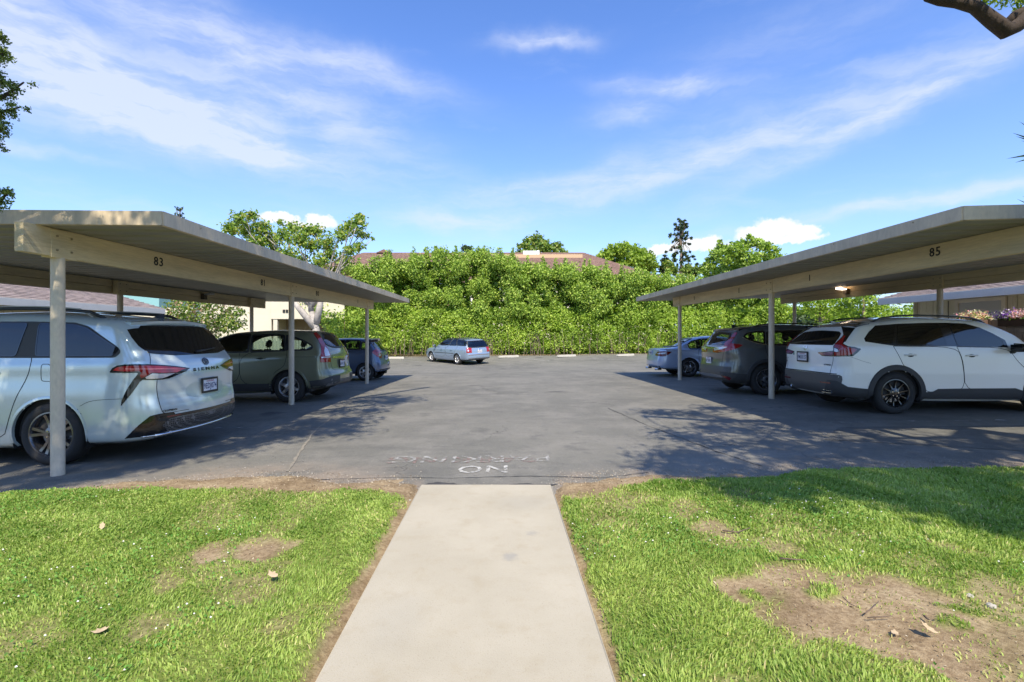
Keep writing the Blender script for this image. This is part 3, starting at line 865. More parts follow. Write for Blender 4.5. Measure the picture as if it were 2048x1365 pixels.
# ================================================================== CARPORTS
BEAMC = pmat('cream beam paint', (0.66, 0.54, 0.33), 0.7, noise=0.26, nscale=2.5, bump=0.5, bscale=26, stretch=(1, 0.3, 3))
FASC = pmat('beige fascia metal', (0.56, 0.455, 0.32), 0.55, noise=0.28, nscale=3.0, bump=0.25, bscale=7, stretch=(1, 1, .35))
DECK = pmat('galvanised deck', (0.32, 0.305, 0.25), 0.5, metal=0.2, noise=0.3, nscale=1.5, stretch=(0.3, 3, 1))
POSTM = pmat('beige steel post', (0.66, 0.56, 0.42), 0.5, noise=0.2, nscale=5, bump=0.2, bscale=20, stretch=(1, 1, .4))
BOLT = pmat('bolt head', (0.30, 0.24, 0.15), 0.6, metal=0.2)
DIGIT = pmat('black number', (0.015, 0.015, 0.015), 0.6)

def number(txt, X, Y, z, h, parent, side, ang=0.0):
    """flat numerals on a beam face; side = +1 when the face looks towards +X"""
    me = text_mesh(txt, h * 1.6, extrude=0.002, bold=0.002, spacing=1.15)
    M = (Matrix.Rotation(R(90), 4, 'Z') @ Matrix.Rotation(R(90), 4, 'X')) if side > 0 else (Matrix.Rotation(R(-90), 4, 'Z') @ Matrix.Rotation(R(90), 4, 'X'))
    me.transform(Matrix.Translation((X, Y, z)) @ Matrix.Rotation(ang, 4, 'Z') @ M)
    me.materials.clear(); me.materials.append(DIGIT)
    return link_mesh('stall_number', me, parent)

def carport(side, label, posts, beam, beamz, back, backz, fx, fy, nums, lamp, endx):
    """side: +1 carport stands right of the drive. beam/back: lists of plan points of the beam centre line"""
    root = empty('carport', (posts[0][0], posts[0][1], lz(posts[0][0], posts[0][1])))
    tag(root, label, 'carport', 'open carports on both sides of the drive')
    T = 0.30
    # beams
    def beams(pts, z, split):
        for i in range(len(pts) - 1):
            mb = MB()
            if split:
                mb.beam(pts[i], pts[i + 1], .085, z, z + T / 2 - .003); mb.beam(pts[i], pts[i + 1], .092, z + T / 2 + .003, z + T)
            else: mb.beam(pts[i], pts[i + 1], .09, z, z + T)
            mb.build('beam', BEAMC, root, bevel=.004)
    beams(beam, beamz, False); beams(back, backz, True)
    # posts with saddle plates
    for (x, y, r) in posts:
        mb = MB(); g = lz(x, y)
        far = abs(x) > 7
        zt = backz if far else beamz
        mb.tube([(x, y, g - .05), (x, y, zt - .004)], r, 16)
        p = mb.build('post', POSTM, root, smooth=True); sharp_smooth(p, 40)
        fs = -side if not far else -side
        pb = MB(); xo = x + fs * .052
        pb.box(x - .056, x + .056, y - .13, y + .17, zt - .012, zt + T - .012)
        s = pb.build('saddle_plate', BEAMC, p, bevel=.003)
        for (a, b) in ((-.07, .07), (.10, .07), (-.07, .22), (.10, .22)):
            bb = MB(); bx = x + fs * .056
            bb.tube([(bx, y + a, zt + b), (bx + fs * .012, y + a, zt + b)], .011, 6)
            bb.build('bolt', BOLT, p)
    # roof: pans run across the stalls
    inner0, inner1, outer = fx[0], fx[1], endx
    y0, y1 = fy
    zin = beamz + T + .004
    sl = (backz - beamz) / (abs(back[0][0]) - abs(beam[0][0]))
    n = int((y1 - y0) / .30); w = (y1 - y0) / n
    def xin(y): return inner0 + (inner1 - inner0) * (y - y0) / (y1 - y0)
    def roofz(x): return zin + sl * (abs(x) - abs(beam[0][0]))
    for k in range(n):
        a = y0 + k * w; b = a + w; ym = (a + b) / 2
        xi = xin(ym) + side * .012; xo_ = outer
        # one pan: trough section with two upstanding ribs
        prof = [(a, .045), (a + .012, .045), (a + .03, 0), (b - .075, 0), (b - .06, .02), (b - .04, .02), (b - .025, 0), (b - .006, 0), (b - .001, .045)]
        V = []; 
        for (x) in (xi, xo_):
            for (yy, dz) in prof: V.append((x, yy, roofz(x) + dz))
            for (yy, dz) in reversed(prof): V.append((x, yy, roofz(x) + dz + .003))
        m = 2 * len(prof); Fc = [(i, (i + 1) % m, m + (i + 1) % m, m + i) for i in range(m)]
        mb = MB(); mb.add(V, Fc); mb.build('roof_panel', DECK, root)
    # fascias
    zf0 = lambda x: roofz(x) - .004; H = .145
    def fascia(p, q, outn, lip=.03):
        mb = MB(); d = .014
        a = Vector(p); b = Vector(q); nrm = Vector(outn)
        za, zb = zf0(a.x), zf0(b.x)
        ao, bo = a + nrm * d, b + nrm * d
        mb.hexa([(a.x, a.y, za), (b.x, b.y, zb), (bo.x, bo.y, zb), (ao.x, ao.y, za), (a.x, a.y, za + H), (b.x, b.y, zb + H), (bo.x, bo.y, zb + H), (ao.x, ao.y, za + H)])
        ai, bi = a - nrm * lip, b - nrm * lip
        mb.hexa([(ai.x, ai.y, za - .004), (bi.x, bi.y, zb - .004), (b.x, b.y, zb - .004), (a.x, a.y, za - .004), (ai.x, ai.y, za + .003), (bi.x, bi.y, zb + .003), (b.x, b.y, zb + .003), (a.x, a.y, za + .003)])
        return mb.build('fascia', FASC, root)
    fascia((xin(y0), y0), (outer, y0), (0, -1))
    fascia((xin(y1), y1), (outer, y1), (0, 1))
    fascia((outer, y0), (outer, y1), (side, 0))
    # the long fascia in two lengths with a lapped joint
    ym = y0 + (y1 - y0) * .295
    o1 = fascia((xin(y0), y0), (xin(ym), ym), (-side, 0)); o2 = fascia((xin(ym), ym + .004), (xin(y1), y1), (-side, 0))
    for k in range(9):
        yy = y0 + .6 + k * (y1 - y0 - 1) / 8.5
        mb = MB(); x = xin(yy) - side * .014
        mb.tube([(x, yy, zin + .085), (x - side * .006, yy, zin + .085)], .009, 6); mb.build('screw', BOLT, root)
    # numbers
    for (txt, yy, zz) in nums:
        bp = beam
        for i in range(len(bp) - 1):
            if bp[i][1] <= yy <= bp[i + 1][1]:
                t = (yy - bp[i][1]) / (bp[i + 1][1] - bp[i][1]); x = bp[i][0] + t * (bp[i + 1][0] - bp[i][0])
                an = -math.atan2(bp[i + 1][0] - bp[i][0], bp[i + 1][1] - bp[i][1])
        number(txt, x - side * .048, yy, beamz + .16 + zz, .105, root, -side, an)
    # light fixture on the inner face of the back beam
    lx, ly, lit = lamp
    fb = MB(); zf = backz + .10
    fb.box(lx - .05, lx + .05, ly - .07, ly + .07, zf - .02, zf + .13)
    f = fb.build('light_fixture', pmat('lamp housing', (.10, .075, .05), .6) if 'lamp housing' not in MATS else MATS['lamp housing'], root, bevel=.006)
    f.data.transform(Matrix.Identity(4))
    lb = MB(); o = -side
    x0 = lx + o * .05; x1 = lx + o * .24
    lb.hexa([(x0, ly - .09, zf + .10), (x1, ly - .09, zf + .12), (x1, ly + .09, zf + .12), (x0, ly + .09, zf + .10),
             (x0, ly - .09, zf + .125), (x1, ly - .09, zf + .17), (x1, ly + .09, zf + .17), (x0, ly + .09, zf + .125)])
    lm = pmat('lit lamp', (.9, .85, .8), .5, emis=(1, .80, .62), estr=2.6) if lit else pmat('lamp glass', (.38, .38, .36), .4)
    lb.build('lamp_shade', lm, f, bevel=.004)
    if lit:
        ld = bpy.data.lights.new('carport_lamp', 'POINT'); ld.energy = 2.2; ld.color = (1, .55, .25); ld.shadow_soft_size = .05
        lo = bpy.data.objects.new('lamp_glow', ld); COL.objects.link(lo); lo.location = (lx + o * .15, ly, zf + .215)
        lo.parent = f; lo.matrix_parent_inverse = wmat(f).inverted()
    return root

cp_l = carport(-1, 'beige flat-roofed carport on the left, stall numbers 83 and 81 on its front beam',
    [(-4.95, 5.27, .062), (-4.88, 10.7, .058), (-4.77, 15.9, .058), (-8.55, 10.55, .055), (-8.4, 15.6, .055)],
    [(-4.95, 4.85), (-4.88, 10.72), (-4.765, 16.5)], 2.19,
    [(-8.80, 4.95), (-8.68, 10.4), (-8.45, 16.5)], 2.225,
    (-3.607, -3.72), (4.99, 17.45),
    [('83', 6.68, .0), ('81', 9.42, 0), ('80', 11.95, 0), ('1', 14.9, 0)], (-8.47, 13.3, False), -9.9)
cp_r = carport(1, 'beige flat-roofed carport on the right, number 85 on its beam, lit lamp inside',
    [(5.78, 10.77, .060), (5.47, 15.77, .058), (9.53, 10.77, .056), (9.2, 15.75, .055), (5.74, 4.75, .06)],
    [(5.74, 4.95), (5.78, 10.77), (5.45, 16.25)], 2.27,
    [(9.85, 4.95), (9.53, 10.77), (9.09, 16.3)], 2.37,
    (4.70, 4.53), (5.04, 17.6),
    [('85', 6.52, .03), ('1', 9.3, 0), ('1', 12.05, 0), ('1', 14.6, 0)], (9.23, 13.35, True), 10.6)

# ================================================================== HOUSES
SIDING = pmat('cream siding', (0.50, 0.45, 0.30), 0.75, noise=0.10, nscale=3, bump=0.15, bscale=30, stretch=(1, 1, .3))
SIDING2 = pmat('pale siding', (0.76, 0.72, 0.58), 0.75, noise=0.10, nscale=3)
TRIM = pmat('white trim', (0.80, 0.75, 0.66), 0.6, noise=0.08, nscale=4)
DARKV = pmat('dark opening', (0.02, 0.02, 0.02), 0.8)
def shingle_mat(name, c):
    m = bpy.data.materials.new(name); m.use_nodes = True
    g = NT(m.node_tree); b = g.n['Principled BSDF']
    tc = g.node('ShaderNodeTexCoord').outputs['Object']
    vo = g.node('ShaderNodeTexVoronoi'); vo.inputs['Scale'].default_value = 3.2; g.l.new(g.vmath('MULTIPLY', tc, (2.2, 2.2, 4)), vo.inputs['Vector'])
    sep = g.node('ShaderNodeSeparateColor'); g.l.new(vo.outputs['Color'], sep.inputs[0])
    n = g.noise(tc, 1.2, 5, .6)
    f = g.math('ADD', g.math('MULTIPLY', sep.outputs[0], .5), g.math('MULTIPLY', n, .5))
    col = g.ramp(f, [(.25, tuple(x * .72 for x in c)), (.5, c), (.8, tuple(min(1, x * 1.3) for x in c))])
    g.l.new(col, b.inputs['Base Color']); b.inputs['Roughness'].default_value = .92
    bn = g.node('ShaderNodeBump'); bn.inputs['Strength'].default_value = .5; bn.inputs['Distance'].default_value = .02
    g.l.new(g.noise(tc, 20, 4, .7), bn.inputs['Height']); g.l.new(bn.outputs[0], b.inputs['Normal'])
    return m
SH1 = shingle_mat('weathered shingles', (0.34, 0.27, 0.24))
SH2 = shingle_mat('brown shingles', (0.19, 0.115, 0.09))

def courses(mb, e0, e1, r0, r1, n, th=.022):
    """stepped shingle courses from the eave line e0-e1 up to the ridge line r0-r1"""
    e0, e1, r0, r1 = map(Vector, (e0, e1, r0, r1))
    nrm = (e1 - e0).cross(r0 - e0).normalized()
    if nrm.z < 0: nrm = -nrm
    for k in range(n):
        a, b = k / n, (k + 1) / n
        p0, p1 = e0.lerp(r0, a), e1.lerp(r1, a); q1, q0 = e1.lerp(r1, b), e0.lerp(r0, b)
        mb.add([p0 + nrm * th, p1 + nrm * th, q1, q0, p0 - nrm * .01, p1 - nrm * .01], [(0, 1, 2, 3), (4, 5, 1, 0)])

def house(side, label, wx, ex, yr, zb, ez, ridge, win=None, wy=None, board=.24):
    """low house beside a carport; its eave runs parallel to the drive"""
    y0, y1 = yr
    root = empty('house', (wx, (y0 + y1) / 2, zb))
    tag(root, label, 'house')
    # boards of the wall facing the drive
    wy0, wy1 = wy or yr
    me = None; k = 0; y = wy0
    while y < wy1 - .02:
        if not (win and win[0] - .10 < y + board / 2 < win[1] + .10):
            if me is None:
                mb = MB(); mb.box(-.012, .012, .006, board - .006, 0, ez - zb + .02)
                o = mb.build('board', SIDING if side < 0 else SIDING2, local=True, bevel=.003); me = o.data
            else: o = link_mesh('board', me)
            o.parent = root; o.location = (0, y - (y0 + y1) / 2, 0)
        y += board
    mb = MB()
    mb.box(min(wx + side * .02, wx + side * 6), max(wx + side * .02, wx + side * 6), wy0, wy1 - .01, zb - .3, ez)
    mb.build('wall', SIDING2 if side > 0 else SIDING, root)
    # roof
    mb = MB()
    rx, rz = ridge
    courses(mb, (ex, y0, ez + .13), (ex, y1, ez + .13), (rx, y0, rz), (rx, y1, rz), 26)
    mb.add([(ex, y0, ez + .12), (rx, y0, rz - .01), (rx + (rx - ex), y0, ez + .12), (ex, y1, ez + .12), (rx, y1, rz - .01), (rx + (rx - ex), y1, ez + .12)],
           [(1, 4, 5, 2), (0, 2, 5, 3)])
    mb.build('roof', SH1, root)
    mb = MB()
    mb.box(min(ex, ex - side * .03), max(ex, ex - side * .03), y0, y1, ez - .07, ez + .13); mb.build('fascia', TRIM, root, bevel=.004)
    mb = MB()
    for yy in (y0 - .03, y1 + .001):
        mb.hexa([(ex, yy, ez - .05), (rx, yy, rz - .17), (rx, yy + .03, rz - .17), (ex, yy + .03, ez - .05), (ex, yy, ez + .13), (rx, yy, rz + .01), (rx, yy + .03, rz + .01), (ex, yy + .03, ez + .13)])
    mb.build('rake_board', TRIM, root)
    mb = MB(); mb.box(min(wx, ex), max(wx, ex), y0 + .01, y1 - .01, ez - .03, ez - .01); mb.build('soffit', SIDING2, root)
    for yy in (wy0 + .06, wy1 - .06):
        mb = MB(); mb.box(wx - .035, wx + .035, yy - .06, yy + .06, zb, ez); mb.build('corner_board', TRIM if side < 0 else SIDING, root, bevel=.004)
    if win:
        a, b, z0, z1 = win
        s = -side
        fr = MB(); X0 = wx + s * .0; X1 = wx + s * .06
        for (ya, yb, za, zc) in ((a - .10, a, z0 - .08, z1 + .10), (b, b + .10, z0 - .08, z1 + .10), (a, b, z1, z1 + .10), (a, b, z0 - .08, z0)):
            fr.box(min(X0, X1), max(X0, X1), ya, yb, za, zc)
        w = fr.build('window', TRIM, root, bevel=.004)
        pb = MB(); pb.box(min(wx - .02, wx + .02), max(wx - .02, wx + .02), a, b, z0, z1); pb.build('blind', pmat('grey blind', (.55, .56, .62), .35), w)
    return root

def glass_mat(name, tint, fac=0.06, rough=0.02):
    m = bpy.data.materials.new(name); m.use_nodes = True
    g = NT(m.node_tree); g.n.remove(g.n['Principled BSDF'])
    t = g.node('ShaderNodeBsdfTransparent'); t.inputs[0].default_value = (*tint, 1)
    gl = g.node('ShaderNodeBsdfGlossy'); gl.inputs['Roughness'].default_value = rough; gl.inputs[0].default_value = (.9, .93, 1, 1)
    fr = g.node('ShaderNodeFresnel'); fr.inputs[0].default_value = 1.5
    f = g.math('ADD', fr.outputs[0], fac, clamp=True)
    mx = g.node('ShaderNodeMixShader'); g.l.new(f, mx.inputs[0]); g.l.new(t.outputs[0], mx.inputs[1]); g.l.new(gl.outputs[0], mx.inputs[2])
    g.l.new(mx.outputs[0], g.n['Material Output'].inputs[0])
    return m
GLASSC = glass_mat('window glass', (.9, .92, .92), .05)

house(-1, 'low house with weathered shingle roof and cream board wall behind the left carport', -13.6, -13.0, (5, 18.1), -.3, 2.16, (-18, 3.75), wy=(5, 16.9))
hr = house(1, 'low house with pale pink-grey shingle roof and white-trimmed window behind the right carport', 12.55, 11.9, (6, 15.7), -.1, 2.36, (17, 3.9),
      win=(12.35, 13.55, .8, 2.22), wy=(6, 15.05))
# outdoor drop pipe on the right house
mb = MB(); mb.tube([(12.45, 12.0, 2.3), (12.45, 12.0, 1.9), (12.48, 11.95, .0)], .03, 8); mb.build('downpipe', TRIM, hr, smooth=True)
mb = MB(); mb.tube([(12.50, 13.85, 2.3), (12.50, 13.85, 1.75), (12.50, 14.2, 1.45), (12.50, 14.3, .2)], .008, 5); mb.build('cable', DARKV, hr)

# sunny end wall seen between the left house and the shrub
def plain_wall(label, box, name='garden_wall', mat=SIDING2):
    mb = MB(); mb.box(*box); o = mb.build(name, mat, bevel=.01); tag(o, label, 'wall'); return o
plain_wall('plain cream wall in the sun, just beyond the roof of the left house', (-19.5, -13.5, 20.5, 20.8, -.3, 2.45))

# wooden fence beside the right house
FENCE = pmat('tan fence boards', (0.50, 0.37, 0.29), 0.85, noise=0.30, nscale=3, bump=0.4, bscale=18, stretch=(1, 1, .15))
def fence(label, p, q, z0, z1, w, mat, group=None, gap=.008, th=.02):
    a = Vector(p); b = Vector(q); L = (b - a).length; d = (b - a) / L; ang = math.atan2(d.y, d.x)
    root = empty('fence', (a.x, a.y, z0), (0, 0, ang)); tag(root, label, 'fence', group)
    n = int(L / w); metas = []
    for v in range(3):
        mb = MB(); dz = random.uniform(-.012, .012); mb.box(gap / 2, w - gap / 2, -th / 2, th / 2, .03, z1 - z0 + dz)
        metas.append(mb)
    ms = []
    for i in range(n):
        if len(ms) < 3:
            o = metas[len(ms)].build('board', mat, local=True, bevel=.003); ms.append(o.data)
        else: o = link_mesh('board', random.choice(ms))
        o.parent = root; o.location = (i * w, random.uniform(-.003, .003), random.uniform(-.01, .01))
    for z in (.3, z1 - z0 - .3):
        mb = MB(); mb.box(0, n * w, th / 2 + .001, th / 2 + .04, z, z + .09); o = mb.build('rail', mat, local=True); o.parent = root
    k = 0
    while k * 2.4 < L:
        mb = MB(); mb.box(k * 2.4, k * 2.4 + .09, th / 2 + .042, th / 2 + .13, -.1, z1 - z0 - .04); o = mb.build('post', mat, local=True); o.parent = root; k += 1
    return root
fence('tan wooden board fence with flower boxes on top, beside the right house', (10.85, 7.2), (10.85, 12.9), -.05, 1.69, .17, FENCE)
FEN2 = pmat('grey green fence', (0.42, 0.44, 0.34), 0.85, noise=0.2, nscale=3, bump=0.3, bscale=18, stretch=(1, 1, .15))
fence('pale weathered picket fence seen through the windows of the olive green car', (-16.5, 19.2), (-10.3, 22.0), -.3, 1.15, .14, FEN2, gap=.05)
fence('pale board fence behind the small blue hatchback', (-13.8, 24.0), (-10.0, 29.0), -.3, 1.0, .16, FEN2, gap=.03)

# flower boxes
LEAFG = leafmat('planter leaf', (0.05, 0.12, 0.02), (0.16, 0.28, 0.04))
def flower_box(label, y0, y1, cols):
    root = empty('flower_box', (10.85, (y0 + y1) / 2, 1.66)); tag(root, label, 'flower box', 'flower boxes on the fence')
    mb = MB(); mb.box(10.66, 10.83, y0, y1, 1.52, 1.68); mb.build('planter', pmat('planter brown', (.12, .07, .05), .8) if 'planter brown' not in MATS else MATS['planter brown'], root, bevel=.005)
    n = 420; rng = RNG
    c = np.stack([rng.normal(10.76, .10, n), rng.uniform(y0, y1, n), 1.70 + np.abs(rng.normal(0, .075, n)) - .04], 1)
    leaves('foliage', c, .07, LEAFG, root, up=1.0)
    for i, (col, a, b) in enumerate(cols):
        m = 650
        c = np.stack([rng.normal(10.74, .12, m), rng.uniform(y0 + (y1 - y0) * a, y0 + (y1 - y0) * b, m), 1.71 + np.abs(rng.normal(0, .075, m)) - .02], 1)
        fm = leafmat('petal %d %s' % (i, y0), tuple(x * .8 for x in col), col, trans=.3)
        leaves('blossom', c, .034, fm, root, up=1.5, aspect=.95, droop=0)
flower_box('flower box of pink and white petunias on top of the tan fence', 11.0, 11.52, [((.85, .35, .48), .0, 1), ((.85, .80, .72), 0, 1), ((.85, .82, .55), 0, 1)])
flower_box('flower box of purple and lilac petunias on the fence, nearest the right edge', 9.95, 10.62, [((.20, .08, .50), .45, 1), ((.75, .68, .88), 0, 1), ((.85, .45, .55), 0, .5)])

# ------------------------------------------------- two-storey block behind the white-barked tree
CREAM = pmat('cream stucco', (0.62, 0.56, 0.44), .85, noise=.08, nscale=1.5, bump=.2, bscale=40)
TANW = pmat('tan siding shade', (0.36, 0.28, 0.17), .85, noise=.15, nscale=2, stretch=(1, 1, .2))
def flats():
    Y = 34
    x = lambda px, d=Y: (px - 1024) * d / F
    z = lambda py, d=Y: EYE + (668 - py) * d / F
    root = empty('apartment_block', (x(560), Y + 4, -.3)); tag(root, 'cream two-storey building with a long balcony parapet, behind the white-barked tree', 'building')
    mb = MB(); mb.box(x(395), x(543), Y, Y + 9, -.4, z(560)); mb.build('wall', CREAM, root)
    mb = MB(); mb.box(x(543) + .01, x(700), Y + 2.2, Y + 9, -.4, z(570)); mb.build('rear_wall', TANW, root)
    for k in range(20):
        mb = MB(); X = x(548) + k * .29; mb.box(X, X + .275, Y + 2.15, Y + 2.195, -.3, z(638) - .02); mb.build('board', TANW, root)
    mb = MB(); mb.box(x(543) + .012, x(690), Y - .15, Y + .02, z(639), z(603)); mb.build('balcony_parapet', CREAM, root, bevel=.02)
    mb = MB(); mb.box(x(543) + .012, x(690), Y + .025, Y + 2.14, z(638), z(634)); mb.build('balcony_floor', CREAM, root)
    mb = MB(); mb.box(x(548), x(556), Y - .1, Y + .1, -.3, z(639) - .005); mb.build('pillar', CREAM, root)
    for a, b in ((560, 588), (600, 632), (648, 680)):
        fr = MB(); fr.box(x(a), x(b), Y + 2.10, Y + 2.19, z(602), z(575)); w = fr.build('window', TRIM, root)
        pb = MB(); pb.box(x(a) + .08, x(b) - .08, Y + 2.08, Y + 2.098, z(602) + .08, z(575) - .08); pb.build('pane', pmat('dark pane', (.03, .04, .05), .1) if 'dark pane' not in MATS else MATS['dark pane'], w)
    # louvre vents and small dark fittings on the sunny wall
    for a, b, c, d in ((476, 500, 575, 592), (430, 455, 575, 592)):
        mb = MB(); mb.box(x(a), x(b), Y - .03, Y - .002, z(d), z(c)); mb.build('vent', pmat('reddish louvre', (.38, .20, .15), .8) if 'reddish louvre' not in MATS else MATS['reddish louvre'], root)
    for a in (568, 574):
        mb = MB(); mb.box(x(a), x(a) + .16, Y - .2, Y - .155, z(626), z(620)); mb.build('wall_lamp', DARKV, root)
    mb = MB(); courses(mb, (x(380), Y - .6, z(557)), (x(710), Y - .6, z(557)), (x(400), Y + 5, z(520)), (x(700), Y + 5, z(520)), 10, .03); mb.build('roof', SH2, root)
flats()

# ------------------------------------------------- long building behind the hedge
def long_building():
    root = empty('long_building', (-3, 58, -.3)); tag(root, 'long building with brown shingle hip roof rising behind the hedge trees', 'building')
    ye, yr, yb = 50, 56, 64
    ez, rz = 6.6, 10.75
    L, Rr = -26, 17.5; l, r = -17.2, 8.3
    mb = MB()
    courses(mb, (L, ye, ez), (Rr, ye, ez), (l, yr, rz), (r, yr, rz), 34, .016)
    courses(mb, (Rr, ye, ez), (Rr, yb, ez), (r, yr, rz), (r, yr + 1, rz), 34, .035)
    courses(mb, (L, ye, ez), (L, yb, ez), (l, yr, rz), (l, yr + 1, rz), 34, .035)
    mb.build('roof', SH2, root)
    mb = MB(); mb.box(l, r, yr + .01, yr + .3, rz - .5, rz + .02); mb.build('ridge_cap', pmat('ridge brown', (.20, .12, .09), .9), root)
    mb = MB(); mb.box(L + 1, Rr - 1, ye + .6, yb - .6, -.4, ez - .02); mb.build('wall', CREAM, root)
    for k in range(14):
        X = L + 3 + k * 2.9
        fb = MB(); fb.box(X, X + 1.4, ye + .55, ye + .59, 3.9, 5.3); w = fb.build('window', TRIM, root)
        pb = MB(); pb.box(X + .1, X + 1.3, ye + .52, ye + .545, 4.0, 5.2); pb.build('pane', MATS['dark pane'], w)
    # flat section with tan parapet and the white rooftop unit
    x0, x1 = (1052 - 1024) * 55 / F - 8, (1165 - 1024) * 55 / F
    x0 = (985 - 1024) * 55 / F
    mb = MB(); mb.box(x0, x1, 54.9, 60, rz - .85, rz - .52 + .15); mb.build('parapet', pmat('tan parapet', (.52, .36, .22), .8), root, bevel=.02)
    mb = MB(); mb.box((1046 - 1024) * 55.5 / F, (1073 - 1024) * 55.5 / F, 55.5, 57, rz - .36, rz + .02 + .12); u = mb.build('rooftop_unit', pmat('unit white', (.78, .78, .76), .5), root, bevel=.03)
    mb = MB(); mb.box((1073.5 - 1024) * 55.5 / F, (1079 - 1024) * 55.5 / F, 55.6, 56.6, rz - .36, rz + .2); mb.build('duct', MATS['unit white'], u, bevel=.02)
    for a in (1090,):
        mb = MB(); X = (a - 1024) * 53 / F; mb.box(X - .3, X + .3, 53.4, 53.7, 8.95, 9.2); mb.build('roof_vent', DARKV, root)
    X = (765 - 1024) * 55 / F
    mb = MB(); mb.add([(X - .9, 55.6, rz - .05), (X + .9, 55.6, rz - .05), (X, 55.6, rz + .35), (X - .9, 58, rz - .05), (X + .9, 58, rz - .05), (X, 58, rz + .35)], [(0, 1, 2), (0, 2, 5, 3), (1, 4, 5, 2)])
    mb.build('small_gable', SH2, root)
long_building()
mb = MB(); mb.box(-24.2, -21.9, 30, 34, -.3, 3.75); o = mb.build('teal_building', pmat('teal wall', (.22, .42, .42), .8)); tag(o, 'sliver of a teal green building above the left house roof', 'building')
# ================================================================== TREES, HEDGE
BARKD = pmat('dark bark', (0.05, 0.035, 0.028), .95, noise=.5, nscale=14, bump=1.0, bscale=40, stretch=(1, 1, .4))
BARKW = pmat('pale mottled bark', (0.42, 0.38, 0.34), .9, noise=.5, nscale=5, bump=.5, bscale=20)
BARKM = pmat('brown bark', (0.20, 0.15, 0.11), .95, noise=.4, nscale=10, bump=.6, bscale=30)
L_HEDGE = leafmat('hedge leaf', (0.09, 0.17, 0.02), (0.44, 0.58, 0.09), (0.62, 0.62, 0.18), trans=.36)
L_BRIGHT = leafmat('bright maple leaf', (0.075, 0.15, 0.018), (0.36, 0.50, 0.075), (0.50, 0.58, 0.13), trans=.30)
L_MID = leafmat('mid green leaf', (0.06, 0.125, 0.025), (0.22, 0.32, 0.055), (0.40, 0.38, 0.10), trans=.32)
L_DARK = leafmat('dark needle', (0.028, 0.055, 0.022), (0.075, 0.115, 0.035), trans=.12)
L_YG = leafmat('yellow green leaf', (0.12, 0.20, 0.02), (0.38, 0.50, 0.07), trans=.4)
L_PINK = leafmat('crape blossom', (0.30, 0.16, 0.10), (0.60, 0.42, 0.33), trans=.25)

L_SYC = leafmat('sycamore leaf', (0.08, 0.16, 0.03), (0.30, 0.42, 0.07), (0.5, 0.42, 0.14), trans=.38)
def gnd(x, y): return float(gz(np.array([x]), np.array([y]))[0]) if y < 33 else -.1

def limb_path(a, b, sag=.15, n=5):
    a, b = Vector(a), Vector(b); out = []
    for i in range(n + 1):
        t = i / n; p = a.lerp(b, t)
        p += Vector((random.uniform(-1, 1), random.uniform(-1, 1), random.uniform(-.3, 1))) * sag * math.sin(math.pi * t) * (b - a).length * .35
        out.append(p)
    return out

def tree(label, base, trunk_pts, r0, blobs, per, leaf, mat, bark, name='tree', cat='tree', group=None, limbs=True, shell=(.5, 1.08), squash=.8, up=.3, droop=.2, aspect=.6, twig_n=0, fork=None):
    root = empty(name, tuple(base)); tag(root, label, cat, group)
    mb = MB(); pts = [Vector(base) - Vector((0, 0, .1))] + [Vector(p) for p in trunk_pts]
    rad = [r0 * (1 - .6 * i / (len(pts) - 1)) for i in range(len(pts))]; rad[0] *= 1.25
    mb.tube(pts, rad, 10)
    if limbs:
        for (x, y, z, r) in blobs:
            src = min(pts[1:], key=lambda p: (p - Vector((x, y, z - r * 1.5))).length) if fork is None else Vector(fork)
            k = max(.014, r0 * .2)
            lp = limb_path(src, (x, y, z), .18)
            mb.tube(lp, [k * (1 - .75 * i / 5) for i in range(6)], 6)
            for q in range(twig_n):
                d = Vector((random.gauss(0, 1), random.gauss(0, 1), random.gauss(0.2, 1))).normalized() * r * .9
                s = lp[random.choice((3, 4, 5))]
                mb.tube([s, s.lerp(Vector((x, y, z)) + d, .6) + Vector((0, 0, .05)), Vector((x, y, z)) + d], [k * .3, k * .2, k * .08], 4)
    t = mb.build('trunk', bark, root, smooth=True)
    C, O = blob_points(blobs, per, shell=shell, squash=squash)
    leaves('crown', C, leaf, mat, root, outward=O, up=up, droop=droop, aspect=aspect)
    return root

